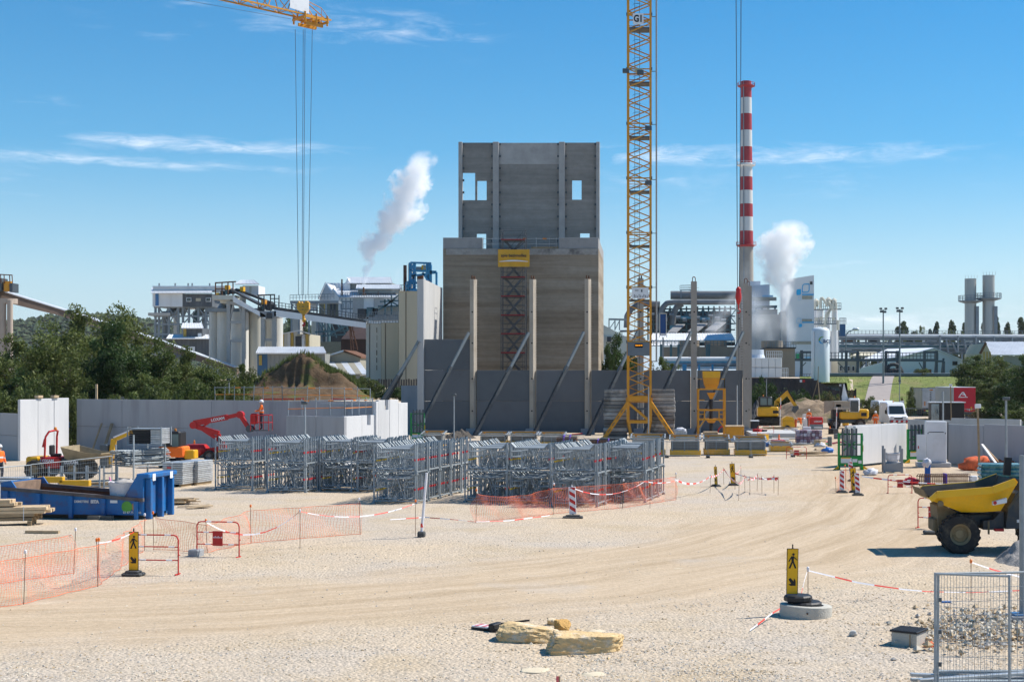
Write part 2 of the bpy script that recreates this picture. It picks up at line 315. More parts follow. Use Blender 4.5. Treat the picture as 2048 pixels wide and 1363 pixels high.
def make_ground():
    ys = [2.0]
    while ys[-1] < 3200: ys.append(ys[-1]*(1.02 if ys[-1] < 260 else 1.08))
    us = list(np.linspace(-.62,.42,170)); us = [-6,-3,-1.6,-1,-.78]+us+[.55,.8,1.4,3,6]
    vs,att,ru,rv = [],[],[],[]
    for y in ys:
        for u in us:
            x = u*y; vs.append((x,y,gz(x,y)+micro(x,y)))
            rd = road_dist(x,y); w = 4.8+1.6*nz(x,y,.12,5)
            att.append(1-ss(rd,w-3.0,w+2.2)); q = road_uv(x,y) if 15 < y < 160 else (x,y); ru.append(q[0]); rv.append(q[1])
    n = len(us); fs = [(i*n+j,i*n+j+1,(i+1)*n+j+1,(i+1)*n+j) for i in range(len(ys)-1) for j in range(n-1)]
    me = bpy.data.meshes.new('ground'); me.from_pydata(vs,[],fs); a = me.attributes.new('road','FLOAT','POINT'); a.data.foreach_set('value',att)
    for nm_,vv in (('ru',ru),('rv',rv)): me.attributes.new(nm_,'FLOAT','POINT').data.foreach_set('value',vv)
    me.polygons.foreach_set('use_smooth',[True]*len(fs)); me.update()
    m = bpy.data.materials.new('site_gravel'); m.use_nodes = True; N,L = m.node_tree.nodes,m.node_tree.links; p = N['Principled BSDF']; p.inputs['Roughness'].default_value = .95; p.inputs['Specular IOR Level'].default_value = .15
    g = N.new('ShaderNodeNewGeometry'); at = N.new('ShaderNodeAttribute'); at.attribute_name = 'road'
    def noi(s,det=6,ro=.6,vec=None,dist=0):
        t = N.new('ShaderNodeTexNoise'); t.inputs['Scale'].default_value = s; t.inputs['Detail'].default_value = det; t.inputs['Roughness'].default_value = ro; t.inputs['Distortion'].default_value = dist
        L.new(vec or g.outputs['Position'],t.inputs['Vector']); return t.outputs['Fac']
    def rng(x,a,b,c=0,d=1):
        r = N.new('ShaderNodeMapRange'); r.inputs[1].default_value = a; r.inputs[2].default_value = b; r.inputs[3].default_value = c; r.inputs[4].default_value = d; L.new(x,r.inputs[0]); return r.outputs[0]
    def mix(f,a,b,bt='MIX'):
        q = N.new('ShaderNodeMixRGB'); q.blend_type = bt
        for s_,v in ((0,f),(1,a),(2,b)):
            if hasattr(v,'is_output'): L.new(v,q.inputs[s_])
            elif isinstance(v,(int,float)): q.inputs[s_].default_value = v
            else: q.inputs[s_].default_value = (*v,1)
        return q.outputs[0]
    mm = lambda *a,**k: MATH(N,L,*a,**k)
    big = noi(.11,4); mid = noi(.45,5,.7); fine = noi(7,4,.75); stones = N.new('ShaderNodeTexVoronoi'); stones.inputs['Scale'].default_value = 15; L.new(g.outputs['Position'],stones.inputs['Vector'])
    # wheel marks: noise stretched along the haul road
    au,av = N.new('ShaderNodeAttribute'),N.new('ShaderNodeAttribute'); au.attribute_name,av.attribute_name = 'ru','rv'
    mp = N.new('ShaderNodeCombineXYZ'); L.new(mm('MULTIPLY',au.outputs['Fac'],1.5),mp.inputs[0]); L.new(mm('MULTIPLY',av.outputs['Fac'],.10),mp.inputs[1])
    trk = noi(1.0,7,.68,mp.outputs[0],.5)
    mp2 = N.new('ShaderNodeCombineXYZ'); L.new(mm('MULTIPLY',au.outputs['Fac'],6.5),mp2.inputs[0]); L.new(mm('MULTIPLY',av.outputs['Fac'],.3),mp2.inputs[1]); rut = noi(1.0,5,.65,mp2.outputs[0],.5)
    rd = rng(mm('ADD',at.outputs['Fac'],mm('MULTIPLY',mm('SUBTRACT',mid,.5),1.6)),.15,.95)
    grav = mix(rng(big,.38,.62),(.50,.41,.30),(.45,.395,.33))
    grav = mix(rng(noi(.33,3,.6),.5,.72),grav,(.445,.36,.25))
    sand = mix(rng(trk,.34,.66),(.415,.315,.205),(.56,.445,.315)); sand = mix(rng(rut,.55,.75,0,.3),sand,(.63,.54,.43)); sand = mix(rng(rut,.40,.28,0,.28),sand,(.36,.275,.185))
    sand = mix(rng(noi(.2,4),.60,.74,0,.55),sand,(.47,.43,.385))
    base = mix(rd,grav,sand)
    pale = mix(rng(noi(.42,3,.5,None,.8),.70,.76,0,.75),base,(.62,.54,.40))
    spk = mix(rng(fine,.3,.75),mix(1,pale,(.83,.825,.82),'MULTIPLY'),mix(1,pale,(1.11,1.105,1.1),'MULTIPLY'))
    st = mix(mm('MULTIPLY',rng(stones.outputs['Color'],.0,1.0),.5),spk,mix(1,spk,stones.outputs['Color'],'MULTIPLY'))
    amt = mm('MULTIPLY',mm('SUBTRACT',1.0,mm('MULTIPLY',rd,.85)),.75)
    hsv = N.new('ShaderNodeHueSaturation'); hsv.inputs['Saturation'].default_value = .0; L.new(stones.outputs['Color'],hsv.inputs['Color'])
    gs = mix(amt,spk,mix(1,spk,mix(1,mix(rng(hsv.outputs[0],0,1),(.68,.67,.66),(1.3,1.28,1.25)),(1,1,1),'MULTIPLY'),'MULTIPLY'))
    L.new(gs,p.inputs['Base Color'])
    hgt = mm('ADD',mm('MULTIPLY',fine,.55),mm('ADD',mm('MULTIPLY',mm('MULTIPLY',stones.outputs['Distance'],-1.2),amt),mm('ADD',mm('MULTIPLY',trk,.6),mm('MULTIPLY',rut,.5))))
    bp = N.new('ShaderNodeBump'); bp.inputs['Strength'].default_value = .55; bp.inputs['Distance'].default_value = .06; L.new(hgt,bp.inputs['Height']); L.new(bp.outputs[0],p.inputs['Normal'])
    me.materials.append(m); o = bpy.data.objects.new('ground',me); C.objects.link(o); return tag(o,'pale compacted gravel and sand ground of the building site',None,None,'structure')
ground = make_ground()
def gnd(px,py):
    # where the photo pixel meets the (mostly flat) site
    v = G(px,py); v.z = gz(v.x,v.y)+micro(v.x,v.y); return v
def onz(x,y): return gz(x,y)+micro(x,y)
# loose stones lying on the near gravel (nobody could count them)
def stones_stuff(name,label,pts,size,mats,flat=.6,seed=1):
    rg = np.random.default_rng(seed); base = np.array([(1,0,0),(0,1,0),(-1,0,0),(0,-1,0),(0,0,1),(0,0,-1)],float)
    fcs = np.array([(0,1,4),(1,2,4),(2,3,4),(3,0,4),(1,0,5),(2,1,5),(3,2,5),(0,3,5)])
    n = len(pts); sz = size[0]*(size[1]/size[0])**(rg.random(n)**2.2)
    V = base[None]*(.65+.7*rg.random((n,6,1)))*sz[:,None,None]; V[:,:,2] *= flat; V[:,:,0] *= 1.25
    a = rg.random(n)*6.28; ca,sa = np.cos(a)[:,None],np.sin(a)[:,None]; x,y = V[:,:,0].copy(),V[:,:,1].copy()
    V[:,:,0] = ca*x-sa*y; V[:,:,1] = sa*x+ca*y; V += np.array(pts)[:,None,:]; V[:,:,2] += sz[:,None]*flat*.25
    Fc = (fcs[None]+6*np.arange(n)[:,None,None]).reshape(-1,3)
    me = bpy.data.meshes.new(name); me.from_pydata(V.reshape(-1,3).tolist(),[],Fc.tolist())
    for m in mats: me.materials.append(m)
    me.polygons.foreach_set('material_index',np.repeat(rg.integers(0,len(mats),n),8)); me.update()
    o = bpy.data.objects.new(name,me); C.objects.link(o); return tag(o,label,'gravel',None,'stuff')
sa_ = mat('stone_pale',(.56,.50,.40),.9,var=.2,scale=9); sb_ = mat('stone_grey',(.42,.39,.355),.9,var=.2,scale=9); sc_ = mat('stone_ochre',(.47,.355,.22),.9,var=.2,scale=9); sd_ = mat('stone_dark',(.20,.18,.16),.9,var=.2,scale=9)
pts = []
while len(pts) < 20000:
    py = 1363-random.random()**1.25*300; px = random.uniform(-80,2130); d = gd(py); x = X(px,d)
    rd = road_dist(x,d)
    dens = (.10 if rd < 4 else .75)*(1.5 if px > 1150 and py > 1180 else .55)*(1 if nz(x,d,.3,8) > -.15 else .4)
    if random.random() < dens: pts.append((x,d,onz(x,d)))
stones_stuff('loose_gravel','loose pale stones scattered over the near gravel',pts,(.008,.03),[sa_,sa_,sc_,sb_],seed=3)
# ================================================================ the concrete building under construction
D0 = 128.0; S0 = F/D0
xb = lambda px,d=D0: X(px,d)
panel_m = [mat('precast_panel_a',(.125,.138,.148),.85,var=.10,scale=.5,stain=(.095,.103,.11),stain_amt=.5,stain_scale=.4,bump=.15,bscale=12),
           mat('precast_panel_b',(.145,.155,.165),.85,var=.10,scale=.5,stain=(.11,.115,.12),stain_amt=.5,stain_scale=.4,bump=.15,bscale=12)]
COLS = [840.5,946,1065,1175.5,1281,1388,1492]
fw = E('precast_wall','long low wall of dark grey precast panels between the tall columns','wall',(0,D0,0))
for i in range(6):
    a,c = xb(COLS[i])+.30,xb(COLS[i+1])-.30
    for k in range(3 if i == 0 else 2):
        z0,z1 = (.12,2.98) if k == 0 else (3.0,5.76) if k == 1 else (5.78,8.55)
        B().bev(a,c,.25+.015*((i+k) % 2),.47,z0,z1,.025).build('panel',panel_m[(i+k) % 2],fw)
def column(px,top,label,chamfer=True,hook=False,d=D0,w=.56,foot=True,stubs='r'):
    t = E('precast_column',label,'column',(xb(px,d),d,0),0,'tall precast columns')
    h = w/2; b = B(); c = .22
    poly = [(-h,0),(h-c,0),(h,.42),(h,.62),(-h,.62)] if chamfer else [(-h,0),(h,0),(h,.62),(-h,.62)]
    b.prism([(x,y) for x,y in poly],.0,top,'xy'); b.build('shaft',conc_warm if chamfer else mat('column_concrete',(.34,.315,.275),.88,var=.14,scale=1.2,stain=(.24,.22,.19),stain_amt=.5,stain_scale=.6,bump=.25,bscale=12),t)
    if foot: B().bev(-.62,.62,-.25,1.0,-.05,.52,.03).build('footing',conc,t)
    for z in (2.1,5.0,8.2,11.0): B().lathe([(.075,-.012),(.075,.02)],10,(-.06 if chamfer else .02,0,z),'y').build('socket_shade',blackm,t)  # flat black discs paint the dark inside the sockets, nothing is bored
    s = B()
    for k in range(int((top-6.2)/.24)):
        z = 6.0+k*.24
        if 'r' in stubs: s.bar((h,.40,z),(h+.22,.40,z),.018)
        if 'l' in stubs: s.bar((-h,.40,z),(-h-.22,.40,z),.018)
    s.stuff('rebar_stubs',rust,t)
    if hook:
        a = [(-.13,.3,top),(-.13,.3,top+.3),(-.07,.3,top+.42),(.07,.3,top+.42),(.13,.3,top+.3),(.13,.3,top)]
        B().path(a,.04,6).build('lifting_loop',rust,t)
    else:
        b = B().bx(-.2,.18,.1,.5,top,top+.06); b.bx(-.17,-.07,.15,.45,top+.06,top+.34); b.bx(.02,.14,.15,.45,top+.06,top+.3); b.build('lifting_bracket',rust,t)
    return t
column(946,13.95,'tall warm grey column standing left of the scaffold stair tower')
column(1065,13.95,'tall warm grey column just right of the scaffold stair tower')
column(1175.5,13.98,'tall warm grey column before the right edge of the concrete tower',stubs='rl')
column(1281,14.0,'tall precast column standing behind the yellow crane mast',False,stubs='r')
column(1388,13.75,'slim pale column with wire loop, left of the yellow concrete hopper',False,True,w=.52,stubs='rl')
column(1492,13.6,'pale column with rusty loop at the right end of the wall',False,True,w=.5,stubs='l')
column(1497,13.75,'pale column standing just behind the end column of the wall',False,True,d=134,w=.62,foot=False,stubs='')
column(1478,13.2,'column bristling with rebar near the red crane hook',False,True,d=142,w=.5,foot=False,stubs='rl')
# wing wall on the left, running back to the tower
wx = xb(848)
ww = E('wing_wall','sunlit tall concrete wing wall running back to the tower','wall',(wx,D0,0))
B().bev(-.62,-.02,0,.55,-.05,13.95,.03).build('end_column',conc_pale,ww)
yy = .56
for k,dy in enumerate((2.7,2.7,2.7,2.73)):
    B().bev(-.36,.0,yy,yy+dy-.015,-.05,13.95-.02*k,.012).build('panel',conc_pale,ww); yy += dy
B().bx(-.5,-.1,.05,.5,13.95,14.25).build('lifting_bracket',rust,ww)
B().bev(-1.0,.35,-.35,.9,-.06,.45,.03).build('footing',conc,ww)
# inclined props
def prop(px,z1,run,label,d=D0,fwd=3.2,right=False,dbl=False):
    top = Vector((xb(px,d),d-.12,z1)); foot = Vector((top.x-run,d-fwd,.05))
    t = E('inclined_prop',label,'prop',foot,0,'inclined steel props'); v = top-foot; L = v.length; u = v/L
    side = u.cross(Vector((0,0,1))).normalized()*.11
    o = B()
    for sgn in (-1,1): o.bar(side*sgn*1.25,u*L*.66+side*sgn*1.25,.10,.26)
    for k in range(9): o.bar(u*L*(.03+.072*k)-side,u*L*(.03+.072*k)+side,.05)
    o.each('outer_tube',mat('prop_steel',(.10,.11,.115),.55,.3,var=.3,scale=3),t); B().bar(u*L*.6,v,.20,.22).build('inner_tube',steel_md,t)
    B().box((0,0,.0),(.5,.5,.08)).build('base_plate',steel_dk,t); B().box(u*L*.645,(.3,.3,.12)).build('collar',steel_md,t)
    return t
prop(938,9.15,4.3,'steel prop leaning on the column left of the scaffold tower')
prop(1058,9.15,4.5,'steel prop leaning on the column right of the scaffold tower')
prop(1168,9.2,4.3,'steel prop leaning on the column before the right tower edge')
prop(1275,9.2,4.3,'steel prop leaning behind the crane mast and left ballast')
prop(1382,9.2,4.2,'steel prop leaning on the slim column left of the hopper')
prop(1486,9.2,4.4,'steel prop leaning on the end column above the hopper')
prop(834,8.0,4.6,'long steel prop on the outside of the wing wall',fwd=2.2)
prop(838,8.4,4.9,'second steel prop on the outside of the wing wall',fwd=-1.5)
# ---- tower
TD = 139.4; ST = F/TD
tx0,tx1 = X(886,TD),X(1197,TD); TDEP = 15.0
def banded(name,a,b,c):
    m = bpy.data.materials.new(name); m.use_nodes = True; N,L = m.node_tree.nodes,m.node_tree.links; p = N['Principled BSDF']; p.inputs['Roughness'].default_value = .9; p.inputs['Specular IOR Level'].default_value = .2
    g = N.new('ShaderNodeNewGeometry')
    def noi(s,sc3,det=7,ro=.65):
        mp = N.new('ShaderNodeMapping'); mp.inputs['Scale'].default_value = sc3; L.new(g.outputs['Position'],mp.inputs['Vector'])
        t = N.new('ShaderNodeTexNoise'); t.inputs['Scale'].default_value = s; t.inputs['Detail'].default_value = det; t.inputs['Roughness'].default_value = ro; t.inputs['Distortion'].default_value = .3; L.new(mp.outputs[0],t.inputs['Vector']); return t.outputs['Fac']
    cr = N.new('ShaderNodeValToRGB'); cr.color_ramp.elements[0].position = .36; cr.color_ramp.elements[0].color = (*a,1); cr.color_ramp.elements[1].position = .64; cr.color_ramp.elements[1].color = (*c,1)
    e = cr.color_ramp.elements.new(.5); e.color = (*b,1)
    L.new(noi(1.0,(.05,.05,1.35)),cr.inputs[0])
    mu = N.new('ShaderNodeMixRGB'); mu.blend_type = 'MULTIPLY'; mu.inputs[0].default_value = .5; L.new(cr.outputs[0],mu.inputs[1])
    r = N.new('ShaderNodeMapRange'); r.inputs[1].default_value = .3; r.inputs[2].default_value = .7; r.inputs[3].default_value = .72; r.inputs[4].default_value = 1.2; L.new(noi(1.3,(1,1,1.6),9,.7),r.inputs[0]); L.new(r.outputs[0],mu.inputs[2])
    L.new(mu.outputs[0],p.inputs['Base Color'])
    bp = N.new('ShaderNodeBump'); bp.inputs['Strength'].default_value = .3; bp.inputs['Distance'].default_value = .06; L.new(noi(3,(.3,.3,4)),bp.inputs['Height']); L.new(bp.outputs[0],p.inputs['Normal'])
    return m
band_m = banded('banded_concrete',(.225,.18,.13),(.285,.235,.175),(.335,.29,.23))
slab_m = banded('cast_concrete',(.225,.215,.195),(.26,.248,.225),(.295,.28,.253))
tw = E('concrete_tower','square unfinished concrete tower with brown banded lower walls','building',(0,TD,0))
ztop = Z(497,TD); zpar = Z(475,TD)
B().bx(tx0,tx1,0,.35,-.1,ztop).build('front_wall',band_m,tw)
B().bx(tx1-.35,tx1,.352,TDEP,-.1,ztop).build('side_wall',band_m,tw)
B().bx(tx0,tx0+.35,.352,TDEP,-.1,ztop).build('side_wall',band_m,tw)
B().bx(tx0+.352,tx1-.352,TDEP-.35,TDEP,-.1,ztop).build('back_wall',band_m,tw)
B().bx(tx0+.352,tx1-.352,.353,TDEP-.353,ztop-.4,ztop-.05).build('roof_slab',slab_m,tw)
B().bx(tx0+.3,tx1-.02,-.06,-.002,ztop-.62,ztop-.02).build('dark_ledge',conc_dirty,tw)
pp = mat('parapet_concrete',(.30,.295,.285),.88,var=.1,scale=.8,stain=(.18,.175,.165),stain_amt=.5,stain_scale=.6)
B().bev(tx0,X(965,TD),.02,.3,ztop+.004,zpar,.02).build('parapet',pp,tw)
B().bev(X(1118,TD),tx1-.02,.02,.3,ztop+.004,zpar,.02).build('parapet',pp,tw)
B().bev(tx1-.3,tx1,.31,TDEP,ztop+.004,zpar-.02,.02).build('parapet',pp,tw)
# upper free-standing wall
UD = 7.6; du = TD+UD; ux = lambda px: X(px,du); uz = lambda py: Z(py,du); zt = uz(285)
cast = [(919,986,[(924,950,400,345),(954,973,400,361),(953,972,502,467)]),(998,1118,[]),(1130,1193,[(1144,1163,399,360),(1160,1179,502,466)])]
for a,c,hs in cast:
    h2 = [(ux(p),ux(q),uz(r_),uz(t_)) for p,q,r_,t_ in hs]
    zz = uz(328) if a == 998 else zt
    B().holes(ux(a)+.004,ux(c)-.004,ztop-.04,zz,h2,UD+.12,UD+.40).build('upper_panel',slab_m,tw)
B().bx(ux(998)+.004,ux(1118)-.004,UD+.11,UD+.40,uz(328)+.004,zt-.02).build('cap_panel',mat('pale_render_patch',(.38,.37,.35),.9,var=.2,scale=.8,stain=(.22,.21,.2),stain_amt=.5,stain_scale=.5),tw)['label'] = 'paler top panel of the upper wall'
for a,c in ((917.5,925),(986,998),(1118,1130),(1192.5,1199.5)):
    B().bev(ux(a),ux(c),UD-.28,UD+.42,ztop-.04,zt+.03,.03).build('pilaster',mat('pilaster_concrete',(.36,.35,.33),.88,var=.12,scale=.9,stain=(.22,.21,.2),stain_amt=.5,stain_scale=.5),tw)
for a,sd in ((925,1),(986,-1),(998,1),(1118,-1),(1130,1),(1192.5,-1)):
    b = B()
    for k in range(9): b.box((ux(a)+sd*.10,UD+.06,ztop+1.5+k*1.25),(.16,.12,.22))
    b.stuff('fixing_brackets',steel_dk,tw)
# edge guard rail of the tower roof
gr = E('guard_rail','grey and orange edge guard rail on the tower roof','guard rail',(0,TD,0))
b = B()
for px in (966,985,1072,1098,1112,1117): b.tube((X(px,TD),.2,ztop),(X(px,TD),.2,ztop+1.1),.025,6)
b.each('post',steel,gr); b = B()
for z in (.45,1.0): b.tube((X(966,TD),.22,ztop+z),(X(1117,TD),.22,ztop+z),.022,6)
b.each('rail',steel,gr)
B().bx(X(1062,TD),X(1117,TD),.18,.22,ztop+.02,ztop+.2).build('toe_board',wood_d,gr)
for px in (1085,1045): B().bx(X(px,TD),X(px+8,TD),.15,.185,ztop+.93,ztop+1.05).build('rail_sleeve',orange,gr)
# scaffold stair tower with banner
sd = 136.6; steel_md_ = steel_md; steel_md = mat('scaffold_dark',(.10,.105,.11),.6,.3,var=.3,scale=3); st = E('scaffold_stair_tower','narrow scaffold stair tower with red toe boards against the tower','scaffold',(X(1002,sd),sd,0))
sw,dp,top = X(1050,sd)-X(1002,sd),1.5,Z(462,sd)
for x in (0,sw):
    for y in (0,dp): B().tube((x,y,-.02),(x,y,top),.045,6).build('standard',steel_md,st)
for x in (.22,sw-.2): B().tube((x,0,0),(x,0,top),.03,6).build('standard',steel_md,st)
lev = [Z(y,sd) for y in (705,667,630,592,554,517,479)]; lev = [lev[0]-1.84*k for k in (3,2,1)]+lev
for k,z in enumerate(lev):
    B().bx(.0,sw,-.05,-.015,z-.05,z+.07).build('toe_board',mat('toe_board_red',(.22,.015,.02),.6,var=.2),st); B().bx(.05,sw-.05,.05,dp-.05,z-.09,z-.04).build('deck',steel_md,st)
    l = B()
    for h in (.5,1.0):
        for y in (0,dp): l.tube((0,y,z+h),(sw,y,z+h),.024,5)
        for x in (0,sw): l.tube((x,0,z+h),(x,dp,z+h),.024,5)
    l.each('ledger',steel_md,st)
    if k < len(lev)-1:
        s_ = B(); z2 = lev[k+1]
        s_.bar((.55,.3,z),(sw-.25,.3,z2),.05,.2); s_.bar((.55,.3,z+.75),(sw-.25,.3,z2+.75),.04); s_.bar((.55,.3,z),(.55,.3,z+.75),.04); s_.bar((sw-.5,.3,z2-.25),(sw-.5,.3,z2+.6),.04)
        s_.each('stair_bar',steel_md,st); B().tube((.05,.02,z2),(sw-.05,.02,z),.03,5).build('diagonal_brace',steel_md,st); B().tube((.05,dp,z),(sw-.05,dp,z2),.03,5).build('diagonal_brace',steel_md,st); B().bar((.3,1.1,z2),(sw-.5,1.1,z),.06,.2).build('stair_bar',steel_md,st)
steel_md = steel_md_; bn = E('banner','orange builder banner tied to the scaffold stair tower','banner',(X(996,sd-.25),sd-.28,Z(534,sd)))
bw,bh = (1059-996)/(F/sd),35/(F/sd)
ban_m = mat('banner_cloth',(.62,.33,.03),.7,var=.10,scale=1.5)
b = B(); n = 14
for i in range(n):
    for k in range(4):
        f = lambda i_,k_: (bw*i_/n,.05*math.sin(i_*.9+k_*.5),bh*k_/4+.04*math.sin(i_*math.pi/n)*(k_/4-.5)*-1)
        b.quad(f(i,k),f(i+1,k),f(i+1,k+1),f(i,k+1))
b.build('cloth',ban_m,bn,True)
text(bn,'lettering','spie batignolles',.40,(bw/2,-.075,bh*.64),(R(90),0,0),mat('banner_print',(.06,.05,.045),.7),.008)
b = B()
for i in range(12):
    x0,x1 = bw*.04+bw*.92*i/12,bw*.04+bw*.92*(i+1)/12; zc = lambda x: bh*.29+.10*math.sin(math.pi*x/bw); w_ = lambda x: .012+.055*math.sin(math.pi*x/bw)
    b.quad((x0,-.07,zc(x0)-w_(x0)),(x1,-.07,zc(x1)-w_(x1)),(x1,-.07,zc(x1)+w_(x1)),(x0,-.07,zc(x0)+w_(x0)))
b.build('swoosh',white,bn)
# ================================================================ tower crane G1
CD = 117.0; SC_ = F/CD; cxm = X(1278.5,CD); cw = .93
cr = E('tower_crane','yellow lattice tower crane mast carrying the G1 board','crane',(cxm,CD+cw,0))
SEC = 109/SC_; zb = Z(800,CD); ztp = 44
for sx_ in (-1,1):
    for sy_ in (-1,1): B().bar((sx_*cw,sy_*cw,zb),(sx_*cw,sy_*cw,ztp),.19).build('corner_leg',yel,cr)
z = Z(464+109*3,CD); z = Z(465,CD)-SEC*2
zs = [z+SEC*k for k in range(-1,11)]
for z in zs:
    b = B()
    for f_ in range(4):
        rot = Matrix.Rotation(f_*math.pi/2,3,'Z')
        pt = lambda x,zz: tuple(rot @ Vector((x,-cw,0))+Vector((0,0,zz)))
        for k in range(3):
            a = z+SEC*k/3; m_ = a+SEC/6; e = a+SEC/3
            if a < zb-.3: continue
            s0 = 1
            b.bar(pt(-cw*s0,a),pt(cw*s0,m_),.085); b.bar(pt(cw*s0,m_),pt(-cw*s0,e),.085)
        if z > zb: b.bar(pt(-cw,z),pt(cw,z),.09); b.bar(pt(-cw,z-.5),pt(cw,z-.5),.05)
    if b.v: b.each('lattice_brace',yel,cr)
    if z > zb:
        B().bx(-cw+.12,cw-.1,-cw+.2,cw-.2,z-1.12,z-1.0).build('rest_platform',steel_dk,cr)
        g_ = B(); g_.bx(-cw-.14,-cw-.05,-cw-.1,-cw+.1,z-.12,z+.12); g_.bx(cw+.05,cw+.14,-cw-.1,-cw+.1,z-.12,z+.12); g_.each('joint_lug',steel_dk,cr)
l = B()
for x in (-.38,.02): l.bar((x,.1,1),(x,.1,ztp),.035)
zz = 1.0
while zz < ztp: l.bar((-.38,.1,zz),(.02,.1,zz),.022); zz += .3
l.stuff('ladder',steel_dk,cr)
hp = B(); zz = zb+2
while zz < ztp:
    if (zz-zb) % SEC > 1.2:
        pts = [(-.18+.36*math.cos(t),.1-.55*math.sin(t)*1.1,zz) for t in np.linspace(0,math.pi,7)]; hp.path(pts,.014,4)
    zz += .75
hp.stuff('ladder_hoops',steel_dk,cr)
# base: collar, splayed struts, feet
b = B()
for sx_ in (-1,1):
    for sy_ in (-1,1):
        b.bar((sx_*cw,sy_*cw,zb+.1),(sx_*cw,sy_*cw,1.5),.24); b.bar((sx_*cw,sy_*cw,1.5),(sx_*cw*.72,sy_*cw*.9,.15),.2)
for sy_ in (-1,1):
    b.bar((-cw,sy_*cw,zb+.12),(cw,sy_*cw,zb+.12),.34,.42); b.bar((-cw,sy_*cw,1.45),(cw,sy_*cw,1.45),.2,.24); b.bar((-cw,sy_*cw,zb-.2),(cw*.85,sy_*cw,1.55),.18)
for sx_ in (-1,1): b.bar((sx_*cw,-cw,zb+.12),(sx_*cw,cw,zb+.12),.34,.42); b.bar((sx_*cw,-cw,1.45),(sx_*cw,cw,1.45),.2)
b.each('base_beam',yel,cr)
for sx_ in (-1,1):
    for sy_ in (-1,1):
        q = B(); a = Vector((sx_*cw*.98,sy_*cw*1.02,zb-.15)); f_ = Vector((sx_*(cw+1.95),sy_*(cw+.35),.12)); q.bar(a,f_,.34,.30)
        q.build('splayed_strut',yel,cr); u = (f_-a)
        q = B()
        for k in range(4): q.bar(a+u*(.2+.18*k)+Vector((0,-.18,.0)),a+u*(.3+.18*k)+Vector((0,-.18,0)),.09,.05)
        if sy_ < 0: q.stuff('strut_slots',steel_dk,cr)
        B().bx(f_.x-.35,f_.x+.35,f_.y-.35,f_.y+.35,-.05,.1).build('foot_plate',steel_dk,cr)
def board(px0,px1,py0,py1,m,name='board',dz=0,lab=None):
    o = B().bev(X(px0,CD)-cxm,X(px1,CD)-cxm,-cw-.16,-cw-.10,Z(py1,CD),Z(py0,CD),.01).build(name,m,cr)
    if lab: o['label'] = lab
    return o
board(1266,1287,28,50,white,'name_board',lab='white board with the black letters G1'); text(cr,'lettering','G1',.78,(X(1276.5,CD)-cxm,-cw-.175,Z(39,CD)),(R(90),0,0),blackm,.03,sx=.78)
board(1264,1297,575,597,white,'load_chart',lab='white load chart board')
b = B()
for k in range(9): b.bx(X(1268+k*3.2,CD)-cxm,X(1269.3+k*3.2,CD)-cxm,-cw-.175,-cw-.162,Z(595,CD),Z(588.5+(k % 3)*1.5,CD))
b.bx(X(1270,CD)-cxm,X(1277,CD)-cxm,-cw-.175,-cw-.162,Z(581.5,CD),Z(580,CD)); b.bx(X(1282,CD)-cxm,X(1285,CD)-cxm,-cw-.175,-cw-.162,Z(584,CD),Z(579,CD)); b.stuff('load_chart_print',steel_dk,cr)
board(1255,1299,684,711,mat('grey_screen',(.13,.155,.175),.5,var=.15,scale=1.5),'grey_panel',lab='dark grey sheet panel with a row of amber lights')
board(1269,1286,687,695,black,'lamp_bar'); b = B()
for k in range(4): b.lathe([(.05,-.04),(.05,0)],8,(X(1272.2+k*3.8,CD)-cxm,-cw-.18,Z(690.5,CD)),'y')
b.each('amber_light',mat('amber_lamp',(1,.35,.02),.4,emit=1.2),cr)
for px,py,s_ in ((1252,143,-1),(1281,146,0),(1297,257,0),(1297,366,0)):
    B().bev(X(px,CD)-cxm-.28,X(px,CD)-cxm+.28,-cw-.45,-cw-.15,Z(py,CD)-.2,Z(py,CD)+.16,.04).build('floodlight',steel_dk,cr)
B().bev(X(1269,CD)-cxm,X(1285,CD)-cxm,-cw-.3,-cw-.12,Z(146,CD),Z(138,CD),.03).build('winch_box',mat('pale_box',(.5,.42,.25),.6),cr)
b = B(); fx = X(1313,CD)-cxm; b.tube((fx,0,Z(722,CD)),(fx,0,ztp),.075,8); b.build('feed_pipe',steel,cr); b = B()
for py in (28,138,245,356,464,573,685): b.bar((cw,0,Z(py,CD)),(fx,0,Z(py,CD)),.05)
b.bar((cw,0,Z(722,CD)),(fx+.1,0,Z(722,CD)),.07); b.each('pipe_bracket',steel_dk,cr)
# ballast slabs: each a block of its own
for px0,px1,side,nb in ((1207,1254,'left',13),(1303,1350,'right',13)):
    zt_ = Z(778,CD); hh = (zt_-.02)/nb
    mesh = B().bev(0,X(px1,CD)-X(px0,CD),0,1.25,.008,hh-.018,.045).mesh('ballast_block',conc_dirty)
    for k in range(nb):
        o = bpy.data.objects.new('ballast_block',mesh); C.objects.link(o); o.location = (X(px0,CD)+random.uniform(-.05,.05),CD+.32+random.choice((0,.09,.03,.12)),.02+k*hh)
        tag(o,'weathered grey concrete ballast slab in the %s stack by the crane mast' % side,'ballast','crane ballast in the %s stack' % side)
